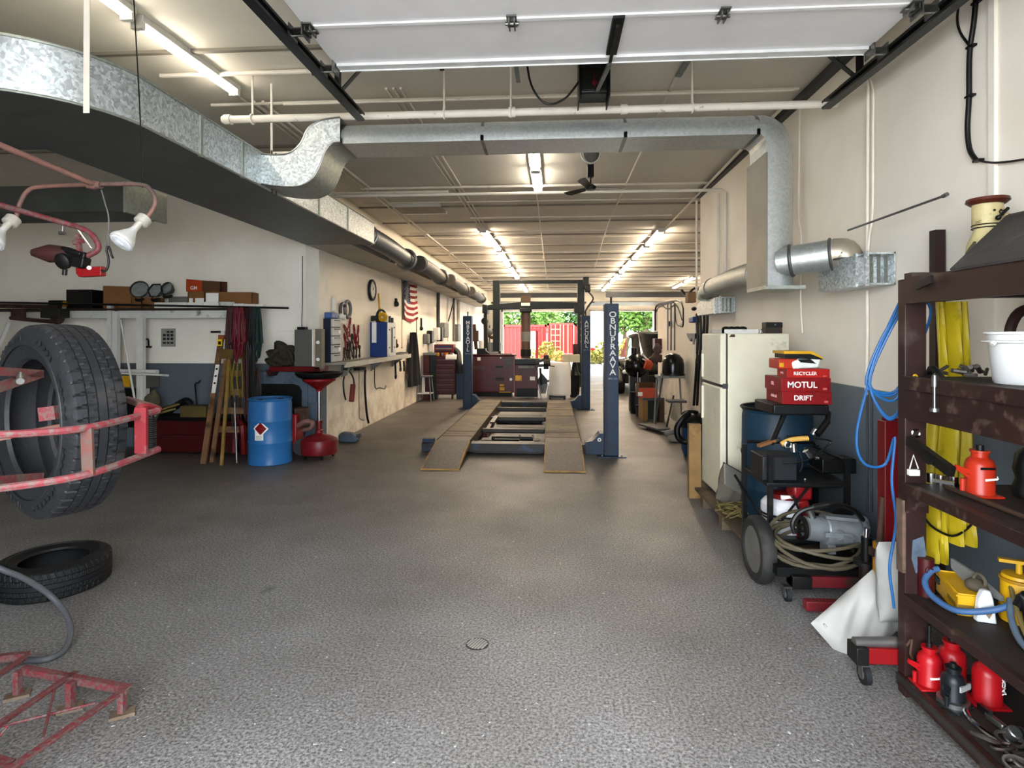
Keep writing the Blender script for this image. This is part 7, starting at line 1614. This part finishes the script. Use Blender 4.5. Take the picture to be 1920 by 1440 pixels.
# rubber mat
def rmat(u, v):
    a = V((1.685, 2.6, 2.03)).lerp(V((2.3, 3.12, 2.36)), v); b = V((1.68, 1.2, 2.03)).lerp(V((2.34, 1.2, 2.38)), v)
    p = a.lerp(b, u); p.z += .012 * math.sin(u * 9) * math.sin(v * 4) + .02 * (1 - v) ** 6 * 0; return p
t = T('rubber_mat', 'large dark rubber mat slanting over the rack top', 'mat', (2.0, 2.0, 1.97))
part(MB().sheet(rmat, 30, 16, .012), 'mat_sheet', mat('mat_rubber', '#3f3b3a', .75, var=.2, scale=6, dirt='#55504d', amt=.3, bump=.35, bscale=30), t)
part(MB().tube([V((2.27, 3.13, 2.33)), V((2.32, 2.6, 2.37)), V((2.36, 1.3, 2.40))], .012, 8, 0), 'rolled_edge', mat('mat_edge', '#57534f', .6), t)
solo(MB().cyl(V((2.2, 3.04, 2.33)), V((2.26, 3.06, 2.38)), .008).ball(V((2.2, 3.04, 2.33)), .013), 'mat_clamp', dst, 'dark clamp at the rear corner of the rubber mat', 'clamp')
# --- level 3: bucket etc
z3 = 1.551
t = T('plastic_bucket', 'white plastic bucket on the third rack level', 'bucket', (1.93, 2.5, z3))
part(MB().lathe([(0, .0), (.112, 0), (.118, .01), (.135, .165), (.147, .168), (.147, .176), (.137, .178), (.139, .2), (.148, .202), (.148, .212), (.13, .21), (.11, .02), (0, .02)], (1.93, 2.5, z3), n=40), 'pail', mat('bucket_white', '#b9bab8', .4, var=.03, dirt='#a39f96', amt=-.05), t)
part(MB().torus((1.93, 2.5, z3 + .172), (0, 0, 1), .151, .004, 40, 6).cyl((1.78, 2.48, z3 + .17), (1.77, 2.48, z3 + .16), .01), 'bail_handle', wht, t)
solo(MB().torus((1.74, 2.19, z3 + .02), (1, 0, .2), .03, .007).torus((1.75, 2.12, z3 + .015), (.3, 0, 1), .035, .006), 'shackle', stl, 'steel shackles by the white bucket', 'shackle')
solo(MB().tube([PY(1742, 700, 2.9), PY(1748, 690, 2.85), PY(1760, 703, 2.8), PY(1772, 718, 2.7)], .016, 8, 3).tube([PY(1740, 705, 2.9), PY(1755, 712, 2.82), PY(1765, 720, 2.72)], .012, 8, 3), 'tow_hook', dst, 'rusty hook and chain end on the left of the third rack level', 'hook')
solo(MB().cyl(PX(1752, 708, SX0 - .03), PX(1752, 765, SX0 - .03), .006).lathe([(0, 0), (.012, 0), (.01, .05), (0, .06)], PX(1752, 725, SX0 - .03), n=10).cyl(PX(1752, 765, SX0 - .03), PX(1752, 772, SX0 - .03), .018), 'grease_nozzle', stl, 'thin steel nozzle hanging from the third rack level', 'nozzle')
rr = random.Random(31); mb = MB()
t = T('parts_heap', 'heap of small dark hardware between raincoat and white bucket', 'hardware', (2.0, 2.7, z3))
mb = MB()
for i in range(22):
    p = V((1.78 + rr.random() * .25, 2.62 + rr.random() * .3, z3 + .012 + rr.random() * .03)); mb.cyl(p, p + V((rr.uniform(-.05, .05), rr.uniform(-.06, .06), rr.uniform(0, .03))), rr.uniform(.007, .014), n=7)
part(mb, 'bolts', mat('dirty_hardware', '#56504a', .45, .5, var=.4, scale=30), t, kind='stuff')
solo(MB().tube([(2.14, 2.62, 1.56), (2.15, 2.6, 1.7), (2.14, 2.62, 1.88)], .05, 8, 3).box(2.1, 2.2, 2.55, 2.68, 1.56, 1.66), 'belt_bundle', grn, 'dark green bundle hanging behind the white bucket', 'bundle')
solo(MB().cyl((2.2, 2.42, 1.552), (2.2, 2.42, 1.9), .03).cyl((2.24, 2.5, 1.552), (2.24, 2.5, 1.85), .02), 'grease_gun', dst, 'dark upright tools at the back of the third rack level', 'tools')
solo(MB().torus((2.2, 2.86, 1.56 + .16), (.5, -1, 0), .15, .022, 28, 8), 'steering_ring', mat('brown_rubber', '#35201c', .6), 'brown rubber ring leaning behind the white bucket', 'ring')
# --- level 2: orange red jack and tools
z2 = 1.036
def bottlejack(c, s, m, label, group='bottle jacks on the rack', spout=True, name='bottle_jack', rz=0):
    t = T(name, label, 'bottle jack', c, group, rz)
    part(MB().lathe([(0, 0), (.062 * s, 0), (.064 * s, .01 * s), (.058 * s, .022 * s), (.06 * s, .14 * s), (.052 * s, .165 * s), (.034 * s, .18 * s), (.034 * s, .2 * s), (.04 * s, .202 * s), (.04 * s, .212 * s), (0, .212 * s)], (0, 0, 0), n=28), 'body', m, t, local=True)
    part(MB().cyl((0, 0, .21 * s), (0, 0, .235 * s), .016 * s), 'ram', dst, t, local=True)
    part(MB().box(-.085 * s, .06 * s, -.075 * s, .05 * s, 0, .012 * s), 'base', m, t, .004, local=True)
    if spout: part(MB().bar((-.055 * s, -.01, .11 * s), (-.12 * s, -.01, .135 * s), .012 * s, .02 * s).bar((-.055 * s, -.01, .085 * s), (-.12 * s, -.01, .13 * s), .008 * s, .012 * s).cyl((-.085 * s, -.01, .02), (-.085 * s, -.01, .08 * s), .011 * s), 'pump_lever', m, t, local=True)
    return t
t = bottlejack((1.905, 2.74, z2), .95, mat('jack_orange', '#c8331a', .35, var=.06, dirt='#6a2414', amt=.0), 'orange red bottle jack on the second rack level')
part(MB().box(-.04, .02, -.0645, -.062, .125, .135), 'dark_text', blk, t, local=True); part(MB().prism([(-.02, -.064, .075), (.03, -.064, .082), (.035, -.064, .09), (-.02, -.064, .085)], (0, .004, 0)), 'white_mark', paper, t, local=True)
part(MB().torus((.066, -.0, .08), (1, 0, 0), .012, .003, 14, 6), 'release_valve', stl, t, local=True)
# pipe wrench, sockets
solo(MB().bar(PX(1705, 826, SX0 - .0), PY(1785, 885, 2.62), .028, .045).bar(PY(1735, 850, 2.78), PY(1752, 866, 2.72), .05, .03), 'pipe_wrench', dst, 'long dark pipe wrench leaning left of the orange red jack', 'wrench')
t = T('socket_set', 'chrome sockets and ratchet pieces before the pipe wrench', 'sockets', PY(1760, 905, 2.7))
for px, py, r_ in ((1746, 898, .02), (1764, 902, .02), (1775, 898, .015), (1788, 905, .02)):
    c = PZ(px, py + 6, z2); part(MB().cyl((c.x, c.y, z2), (c.x, c.y, z2 + .045), r_, n=16), 'socket', chr_, t)
part(MB().bar(PZ(1748, 900, z2 + .05), PZ(1790, 907, z2 + .05), .014, .014), 'extension_bar', chr_, t)
solo(MB().cyl(PZ(1772, 912, z2 + .012), PZ(1935, 975, z2 + .012), .011, n=10), 'pry_bar', mat('brown_bar', '#4f3a2c', .55, .4, var=.2), 'long brown pry bar lying along the second rack level', 'bar')
solo(MB().lathe([(0, 0), (.06, 0), (.065, .03), (.05, .08), (.062, .12), (.05, .19), (.02, .22), (0, .22)], (2.1, 2.72, z2), n=18).ball((2.15, 2.66, z2 + .17), .05), 'carburettor', blkm, 'dark carburettor behind the orange red jack', 'engine part')
solo(MB().cyl((2.02, 2.5, z2 + .03), (2.2, 2.4, z2 + .05), .032).cyl((2.2, 2.4, z2 + .05), (2.22, 2.39, z2 + .05), .036), 'grey_tube', grey, 'grey tube lying behind the orange red jack', 'tube', 'grey tubes on the second rack level')
solo(MB().cyl((1.92, 2.34, z2 + .025), (2.15, 2.24, z2 + .04), .026), 'grey_tube', mat('tan_tube', '#857d70', .5, .3), 'paler tube lying right of the orange red jack', 'tube', 'grey tubes on the second rack level')
rr = random.Random(41); t = T('scrap_pile', 'pile of dark metal scrap at the right of the second rack level', 'scrap', (1.95, 2.1, z2)); mb = MB()
for i in range(26):
    p = V((1.78 + rr.random() * .4, 1.9 + rr.random() * .4, z2 + .015 + rr.random() * .05)); q = p + V((rr.uniform(-.09, .09), rr.uniform(-.09, .09), rr.uniform(-.01, .03)))
    if i % 3: mb.cyl(p, q, rr.uniform(.008, .018), n=7)
    else: mb.torus(p, (rr.random(), rr.random(), 1), rr.uniform(.02, .045), .009, 14, 6)
part(mb, 'pieces', mat('scrap_steel', '#5a5450', .45, .6, var=.4, scale=20), t, kind='stuff')
# --- level 1: yellow toolbox, pump, hoses
z1 = .501
tb_ = T('toolbox', 'open yellow toolbox filled with dark tools on the lower rack level', 'toolbox', (1.885, 2.85, z1), None, math.radians(-16))
W_, D_, H_ = .095, .28, .1
part(MB().box(-W_ / 2, W_ / 2, -D_ / 2, -D_ / 2 + .008, 0, H_).box(-W_ / 2, W_ / 2, D_ / 2 - .008, D_ / 2, 0, H_).box(-W_ / 2, -W_ / 2 + .008, -D_ / 2, D_ / 2, 0, H_).box(W_ / 2 - .008, W_ / 2, -D_ / 2, D_ / 2, 0, H_).box(-W_ / 2, W_ / 2, -D_ / 2, D_ / 2, 0, .008), 'tub', yel, tb_, .003, local=True)
part(MB().box(-W_ / 2 - .006, W_ / 2 + .006, -D_ / 2 - .006, D_ / 2 + .006, H_ - .014, H_ - .006), 'rim', yel, tb_, local=True)
part(MB().box(-W_ / 2 + .008, W_ / 2 - .008, -D_ / 2 + .008, D_ / 2 - .008, .01, H_ - .02), 'inner_tray', blkm, tb_, local=True)
part(MB().cbox((-W_ / 2 - .004, .1, H_ * .62), .008, .04, .03), 'latch', dst, tb_, local=True); part(MB().box(-W_ / 2 - .001, -W_ / 2, -.12, -.02, .03, .05).box(-.05, .03, -D_ / 2 - .001, -D_ / 2, .03, .05), 'worn_mark', mat('mark_brown', '#8a6a1a', .6), tb_, local=True)
t = T('planer_iron', 'curved grey guard blade standing in the yellow toolbox', 'guard', (1.95, 2.66, z1 + .1))
part(MB().prism([(1.93, 2.97, z1 + .12), (1.93, 2.85, z1 + .08), (1.95, 2.68, z1 + .09), (1.95, 2.68, z1 + .11), (1.94, 2.82, z1 + .15), (1.93, 2.97, z1 + .165)], (.012, 0, 0)), 'blade', grey, t)
solo(MB().ball((1.91, 2.76, z1 + .12), .04, (1, 1.3, .7), fn=lambda p: p * (1 + .15 * math.sin(p.y * 60))).torus((1.91, 2.75, z1 + .15), (1, .2, 0), .028, .007), 'cast_clamp', mat('dusty_tan', '#5c5343', .7, var=.2), 'dusty tan handle piece on top of the yellow toolbox', 'handle')
t = T('grease_tube', 'white and silver squeeze tube in front of the yellow toolbox', 'tube', (1.88, 2.66, z1))
part(MB().prism([(1.845, 2.67, z1), (1.915, 2.65, z1), (1.905, 2.655, z1 + .1), (1.895, 2.66, z1 + .14), (1.87, 2.665, z1 + .14), (1.855, 2.67, z1 + .1)], (.0, .03, 0)), 'tube_body', mat('tube_silver', '#bfc0c2', .35, .3), t, .006); part(MB().prism([(1.868, 2.655, z1 + .05), (1.893, 2.647, z1 + .05), (1.881, 2.65, z1 + .025)], (0, .005, 0)), 'brown_mark', mat('mark_tan', '#8a6a40', .6), t)
t = T('grease_pump', 'yellow hand pump canister with tee handle on the lower rack level', 'hand pump', (2.04, 2.7, z1))
part(MB().lathe([(0, 0), (.068, 0), (.072, .01), (.072, .07), (.066, .075), (.066, .18), (.06, .2), (.03, .205), (0, .205)], (2.04, 2.7, z1), n=28), 'canister', yel, t); part(MB().lathe([(.067, .172), (.071, .175), (.071, .185), (.066, .188)], (2.04, 2.7, z1), n=28), 'cap_ring', mat('pump_amber', '#a8780f', .45), t)
part(MB().cyl((2.04, 2.7, z1 + .2), (2.04, 2.7, z1 + .25), .012).bar((1.975, 2.73, z1 + .255), (2.11, 2.67, z1 + .255), .03, .014), 'tee_handle', yel, t)
solo(MB().tube([(1.96, 2.6, z1 + .1), (1.965, 2.57, z1 + .16), (1.97, 2.56, z1 + .11), (1.97, 2.54, z1 + .022)], .022, 10, 3).tube([(1.97, 2.56, z1 + .1), (1.985, 2.53, z1 + .14)], .014, 8, 2), 'work_glove', blk, 'black glove leaning before the yellow hand pump', 'glove')
bt = PZ
solo(MB().tube([(2.0, 2.64, z1 + .13), (1.92, 2.62, z1 + .09), (1.84, 2.66, z1 + .05), (1.775, 2.72, z1 + .03), (1.745, 2.82, z1 + .05), (1.755, 2.88, z1 + .09), (1.8, 2.9, z1 + .13), (1.83, 2.9, z1 + .14)], .0135, 10, 5), 'heater_hose', mat('steel_blue_hose', '#3d5f8a', .5, var=.15), 'blue grey hose curling around the yellow toolbox', 'hose', 'hoses on the lower rack level')
solo(MB().tube([(1.95, 2.63, z1 + .12), (1.9, 2.55, z1 + .06), (1.85, 2.4, z1 + .02), (1.82, 2.05, z1 + .02), (1.84, 1.8, z1 + .02)], .013, 10, 4), 'heater_hose', bgrey, 'blue grey hose running right below the yellow hand pump', 'hose', 'hoses on the lower rack level')
solo(MB().tube([(1.99, 2.68, z1 + .16), (1.94, 2.58, z1 + .1), (1.87, 2.4, z1 + .035), (1.83, 2.1, z1 + .045), (1.85, 1.8, z1 + .045)], .009, 8, 4).cyl((1.83, 2.14, z1 + .05), (1.83, 2.09, z1 + .05), .015), 'heater_hose', mat('tan_hose', '#7a6a3e', .55, var=.15), 'thin tan hose with a steel end on the lower rack level', 'hose', 'hoses on the lower rack level')
solo(MB().cyl((1.76, 2.2, z1), (1.76, 2.2, z1 + .012), .009).lathe([(0, 0), (.03, 0), (.032, .02), (0, .022)], (1.79, 2.1, z1), n=16), 'loose_nuts', stl, 'loose nut and cap at the lower rack level edge', 'nuts')
solo(MB().cyl((1.79, 2.93, z1), (1.79, 2.93, z1 + .18), .035).torus((1.785, 2.893, z1 + .13), (0, 1, 0), .015, .005), 'brake_can', dred, 'dark red can with a pale logo ring beside the rack post', 'can')
solo(MB().cyl((2.24, 2.52, z1), (2.2, 2.7, z1 + .36), .016).cyl((2.26, 2.6, z1), (2.27, 2.7, z1 + .4), .02).cyl((2.24, 2.3, z1), (2.25, 2.42, z1 + .32), .018), 'iron_rods', dst, 'dark iron rods standing at the back of the lower rack level', 'rods')
# --- bottom level
z0 = .101
t = bottlejack((1.775, 2.88, z0), .85, mat('jack_red', '#b5121a', .35, var=.08, dirt='#5c0f12', amt=.05), 'left red bottle jack on the bottom rack level'); part(MB().cyl((0, 0, .18), (0, 0, .28), .008), 'screw_rod', dst, t, local=True); part(MB().prism([(-.025, -.054, .05), (.025, -.054, .055), (.025, -.054, .062), (-.025, -.054, .058)], (0, .008, 0)), 'white_mark', paper, t, local=True)
t = bottlejack((1.785, 2.73, z0), .8, mat('jack_black', '#1e2226', .4, .3, var=.15, dirt='#3a3f44', amt=.2), 'black bottle jack in front on the bottom rack level', spout=True, rz=.5); part(MB().box(-.036, .036, -.051, -.044, .088, .112), 'white_label', mat('label_grey', '#9a9a98', .7), t, local=True); part(MB().lathe([(.05, 0), (.062, .0), (.062, .028), (.05, .032)], (0, 0, 0), n=24), 'chrome_base', stl, t, local=True)
bottlejack((1.89, 2.9, z0), .95, MC['jack_red'], 'shaded red bottle jack behind the black one', rz=.8)
t = bottlejack((1.95, 2.76, z0), .95, MC['jack_red'], 'tall red bottle jack right of the others on the bottom level', spout=False); txt('JACK', .032, V((1.95, 2.76, z0)) + V((.035, -.05, .1)), (PI / 2, -PI / 2, .5), paper, t)
t = T('ball_joint_press', 'chrome clamp tool lying before the tall red jack', 'clamp tool', (1.8, 2.38, z0))
part(MB().tube([(1.80, 2.68, z0 + .015), (1.775, 2.6, z0 + .015), (1.785, 2.5, z0 + .015), (1.83, 2.42, z0 + .015)], .011, 8, 4), 'handle', chr_, t); part(MB().bar((1.85, 2.62, z0 + .03), (1.85, 2.52, z0 + .04), .025, .025).cyl((1.85, 2.5, z0 + .02), (1.855, 2.47, z0 + .06), .026), 'jaw', stl, t, .006); part(MB().bar((1.86, 2.68, z0 + .03), (1.85, 2.6, z0 + .045), .018, .025), 'screw', dst, t)
rr = random.Random(77); ch = T('tow_chain', 'heavy rusty steel chain piled at the right end of the bottom level', 'chain', (1.85, 2.2, z0))
chm = mat('chain_steel', '#56504b', .5, .7, var=.25, scale=20, dirt='#4b3328', amt=.3)
for i in range(46):
    a = i / 46; c = V((1.82 + .09 * math.sin(i * .7) + rr.uniform(-.03, .05), 2.5 - a * .6 + rr.uniform(-.03, .03), z0 + .014 + rr.uniform(0, .035)))
    part(MB().torus(c, (rr.uniform(-.6, .6), rr.uniform(-.6, .6), 1), .026, .0072, 14, 6, 1.7), 'link', chm, ch)
# ---- right wall items
t = T('power_cable', 'thick black cable strapped to the upper right wall', 'cable', PX(1820, 300, 2.43))
xw = XR - .02
def W3(px, py): return PX(px, py, xw)
part(MB().tube([W3(1832, -30), W3(1826, 40), W3(1818, 100), W3(1817, 180), W3(1814, 240), W3(1818, 280), W3(1830, 300)], .014, 10, 5), 'main_cable', blk, t)
part(MB().tube([W3(1803, -20), W3(1795, 30), W3(1800, 60), W3(1818, 86)], .007, 8, 4).tube([W3(1830, 300), W3(1860, 305), W3(1900, 302), W3(1960, 292)], .006, 8, 3), 'branch_cable', blk, t)
for px, py in ((1831, 4), (1821, 87), (1819, 180), (1834, 301)): part(MB().cbox(W3(px, py), .03, .055, .012), 'clip', blk, t)
solo(MB().tube([PX(1590, 432, 2.25), PX(1768, 368, 2.3)], .008, 8, 0).cyl(PX(1768, 368, 2.3), PX(1776, 364, 2.3), .012), 'brace_rod', stl, 'thin steel rod from the near duct elbow toward the rack', 'rod')
def wallpipe(pts, r, label, m=pipe_w): return solo(MB().tube([PX(px, py, XR - .025) for px, py in pts], r, 8, 3), 'wall_conduit', m, label, 'conduit', 'white conduits on the right wall')
cwall = mat('conduit_cream', '#d8d0c2', .5, var=.04)
wallpipe([(1628, 140), (1627, 300), (1626, 480)], .012, 'left straight white conduit above the near air register', cwall)
wallpipe([(1626, 140), (1637, 170), (1637, 240), (1636, 395), (1630, 440), (1627, 480)], .01, 'bowed white conduit above the near air register', cwall)
wallpipe([(1626, 545), (1626, 650), (1624, 740)], .012, 'white conduit running down from the near air register', cwall)
wallpipe([(1500, 200), (1497, 400), (1502, 440), (1501, 560), (1505, 625)], .01, 'slim conduit right of the round duct drop', cwall)
solo(MB().tube([PX(1306, 376, XR - .02), PX(1306, 560, XR - .02)], .02, 8, 0), 'wall_conduit', pipe_w, 'white pipe on the very end of the right wall', 'conduit')
solo(MB().cyl(PX(1626, 740, XR - .02), PX(1626, 960, XR - .02), .006).cyl(PX(1634, 740, XR - .02), PX(1634, 960, XR - .02), .006), 'hanging_cable', dgrey, 'pair of thin cords on the grey wall band behind the blue hose', 'cord')
# ================= yard behind the shop =================
cred = mat('container_red', '#86201c', .6, raw=True, var=.1, dirt='#6b1a16', amt=.2); clat = mat('container_rod', '#8f8060', .5)
def container(x, y, w, l, h, label, m=cred):
    t = T('shipping_container', label, 'shipping container', (x, y, 0), 'red containers in the yard')
    pts = []; n = int(w / .28)
    for i in range(n):
        a = x + w * i / n; s = w / n
        pts += [(a, y, 0), (a + s * .35, y, 0), (a + s * .5, y + .05, 0), (a + s * .85, y + .05, 0)]
    pts += [(x + w, y, 0), (x + w, y + l, 0), (x, y + l, 0)]
    part(MB().prism([V(p) + V((0, 0, .15)) for p in pts], (0, 0, h - .3)), 'body', m, t)
    part(MB().box(x - .03, x + w + .03, y - .04, y + l, h - .16, h).box(x - .03, x + w + .03, y - .04, y + l, 0, .16).box(x - .03, x + .1, y - .04, y + .1, 0, h).box(x + w - .1, x + w + .03, y - .04, y + .1, 0, h), 'frame', m, t)
    return t
def px_at(px, y): return PY(px, 620, y).x
for (a, b_, y, h, rods, l) in ((944, 1024, 43, 2.5, False, 'red container at the left seen through the left rear opening'), (1027, 1078, 40, 2.55, True, 'red container with pale lock rods behind the left rear opening'), (1080, 1100, 41, 2.5, False, 'red container hidden mostly by the green post')):
    t = container(px_at(a, y), y, px_at(b_, y) - px_at(a, y), 6, h, l)
    if rods:
        x0, x1 = px_at(a, y), px_at(b_, y); mb = MB()
        for f_ in (.12, .28, .46, .58, .74, .95): mb.cyl((x0 + (x1 - x0) * f_, y - .09, .2), (x0 + (x1 - x0) * f_, y - .09, h - .1), .035, n=8)
        for z in (.5, .9, 1.3, 1.7, 2.1): mb.box(x0 + .2, x0 + (x1 - x0) * .46, y - .11, y - .06, z, z + .06)
        part(mb, 'lock_rods', clat, t)
t = T('storage_shed', 'white shed with pale doors behind the rear openings', 'shed', (px_at(995, 38), 38.5, 0))
xa, xb = px_at(989, 38), px_at(1008, 38)
part(MB().box(xa, xb, 38, 40, 0, 2.0), 'wall', wht, t); part(MB().box(xa - .1, xb + .1, 37.9, 40.1, 2.0, 2.12), 'roof', red, t)
t = T('white_trailer', 'tall pale blue white trailer seen between the two blue posts', 'trailer', (px_at(1120, 37), 38, 0))
xa, xb = px_at(1108, 37), px_at(1136, 37)
part(MB().box(xa, xb, 37, 41, .4, 3.3), 'body', mat('trailer_white', '#dfe4e6', .4), t); part(MB().box(xa + .3, xb - .2, 36.97, 37, .9, 2.9), 'door', mat('trailer_blue', '#a9c4d6', .4), t)
part(MB().cyl((xa + .3, 37.2, .3), (xa + .3, 37.5, .3), .3).cyl((xb - .3, 37.2, .3), (xb - .3, 37.5, .3), .3), 'wheel', rub, t)
t = T('skip_bin', 'low red skip bin before the containers', 'skip', (px_at(1056, 36), 36, 0))
xa, xb = px_at(1039, 36), px_at(1073, 36)
part(MB().prism([(xa, 36, .5), (xb, 36, .5), (xb - .25, 36, .12), (xa + .25, 36, .12)], (0, 1.4, 0)), 'tub', bred, t); part(MB().box(xa - .05, xb + .05, 35.95, 37.45, .48, .58), 'rim', bred, t); part(MB().box(xa + .3, xb - .3, 36.1, 37.2, 0, .12), 'skids', dst, t)
solo(MB().box(px_at(1006, 34) - .06, px_at(1008, 34) + .04, 34, 34.12, 0, 2.0), 'gate_post', red, 'red gate post outside the left rear opening', 'post')
t = T('red_car', 'red car parked beyond the two blue posts', 'car', (px_at(1120, 36), 35.4, 0))
xa, xb = px_at(1106, 35), px_at(1130, 35)
part(MB().prism([(xa, 35, .3), (xb, 35, .3), (xb, 35, .6), (xb - .3, 35, .68), (xa + .3, 35, 1.0), (xa, 35, 1.0)], (0, 1.5, 0)), 'body', bred, t, .05); part(MB().cyl((xa + .15, 34.98, .28), (xa + .15, 35.2, .28), .28).cyl((xb - .2, 34.98, .28), (xb - .2, 35.2, .28), .28), 'wheel', rub, t)
leafm = mat('tree_leaf', '#42601f', .6, raw=True, var=.35, scale=2); leafd = mat('tree_leaf_dark', '#2f4f1f', .6, raw=True, var=.35, scale=2); barkm = mat('bark', '#5a4a3a', .9, var=.2); grassm = mat('yellow_grass', '#6c6a24', .8, raw=True, var=.3, scale=4)
def leaves(n, blobs, size, seed):
    rr = random.Random(seed); mb = MB()
    for i in range(n):
        c, r_ = blobs[rr.randrange(len(blobs))]
        while True:
            p = V((rr.uniform(-1, 1), rr.uniform(-1, 1), rr.uniform(-1, 1)))
            if .35 < p.length < 1: break
        p = V(c) + V((p.x * r_, p.y * r_, p.z * r_ * .85)); s = size * rr.uniform(.6, 1.3)
        e = Euler((rr.uniform(-1, 1), rr.uniform(-1, 1), rr.uniform(0, 6))).to_matrix()
        mb._f([mb.bm.verts.new(p + e @ V(q)) for q in ((-s, 0, 0), (0, -s * .6, s * .12), (s, 0, 0), (0, s * .6, s * .12))])
    return mb
def tree(label, x, y, blobs, h, n, m, size, seed):
    t = T('yard_tree', label, 'tree', (x, y, 0), 'trees behind the yard')
    part(leaves(n, blobs, size, seed), 'foliage', m, t, local=True)
    mb = MB().tube([(0, 0, 0), (.1, 0, h * .4), (0, .1, h * .75)], lambda u: .22 * (1 - .6 * u), 10, 3)
    for c, r_ in blobs[:5]: mb.tube([(.05, 0, h * .35), V(c) * .6 + V((0, 0, h * .15)), c], .06, 6, 3)
    part(mb, 'trunk', barkm, t, local=True)
    return t
bl = [((0, 0, 4.6), 1.9), ((-1.8, .3, 3.9), 1.6), ((1.7, 0, 4.0), 1.6), ((.6, -.8, 3.1), 1.4), ((-.9, -.6, 3.0), 1.4), ((0, .4, 6.2), 1.5), ((2.6, .3, 3.0), 1.2), ((-2.6, .2, 2.9), 1.2)]
ta = tree('light green leafy tree at the left of the left rear opening', px_at(955, 56), 56, bl, 5, 2600, leafm, .2, 1)
tb = tree('dark green leafy tree at the right side of the left rear opening', px_at(1070, 57), 57, bl, 5, 2600, leafd, .2, 2)
clone(ta, (px_at(1015, 55), 55, .4), 1.9, 'light green leafy tree in the middle of the left rear opening')
clone(ta, (px_at(1170, 47), 47, 0), .7, 'light green leafy tree filling the right rear opening')
clone(ta, (px_at(1215, 46), 46, -.3), 2.6, 'light green leafy tree above the black car')
clone(tb, (px_at(1120, 58), 58, 0), 1.1, 'dark green tree behind the pale trailer')
clone(tb, (px_at(905, 58), 58, 0), 4.1, 'dark green tree hidden behind the left door jamb')
clone(tb, (px_at(1290, 57), 57, 0), 3.1, 'dark green tree right of the black car')
bb = [((0, 0, .6), .6), ((.7, .1, .5), .5), ((-.7, 0, .5), .5), ((.2, 0, 1.0), .45)]
bs = T('yard_bush', 'yellow green bush outside the left rear opening', 'bush', (px_at(1020, 35), 35, 0), 'bushes in the yard')
part(leaves(700, bb, .1, 5), 'foliage', grassm, bs, local=True); part(MB().tube([(0, 0, 0), (0, .05, .3), (.1, 0, .7)], .03, 6, 3), 'stem', barkm, bs, local=True)
clone(bs, (px_at(1128, 33.6), 33.6, 0), 1, 'yellow flowering bush before the red car')
clone(bs, (px_at(1172, 37), 37, 0), 2, 'yellow green bush left of the black car'); clone(bs, (px_at(1186, 40), 40, .2), 3, 'yellow green bush behind the first one near the black car')
# ================= camera, light, world =================
cam = bpy.data.cameras.new('camera'); co = bpy.data.objects.new('camera', cam); COL.objects.link(co)
cam.sensor_width = 36; cam.lens = 1094 / 1920 * 36; cam.shift_y = -92 / 1920; cam.clip_start = .05; cam.clip_end = 300
co.location = (0, 0, H); co.rotation_euler = (PI / 2, 0, TH); sc.camera = co
w = bpy.data.worlds.new('sky'); sc.world = w; w.use_nodes = True
bg = w.node_tree.nodes['Background']; bg.inputs['Color'].default_value = (.86, .93, 1., 1); bg.inputs['Strength'].default_value = 5.6
sun = bpy.data.lights.new('sun', 'SUN'); sun.energy = 6.; sun.angle = .03; sun.color = (1, .95, .85)
so_ = bpy.data.objects.new('sun', sun); COL.objects.link(so_); so_.rotation_euler = (math.radians(6), math.radians(24), 0)
sc.view_settings.view_transform = 'Standard'; sc.view_settings.look = 'None'; sc.view_settings.gamma = 1; sc.view_settings.use_curve_mapping = False
sc.view_settings.exposure = 2.0
sc.cycles.max_bounces = 8; sc.cycles.diffuse_bounces = 5; sc.cycles.glossy_bounces = 4; sc.cycles.use_denoising = True
sc.cycles.sample_clamp_indirect = 6
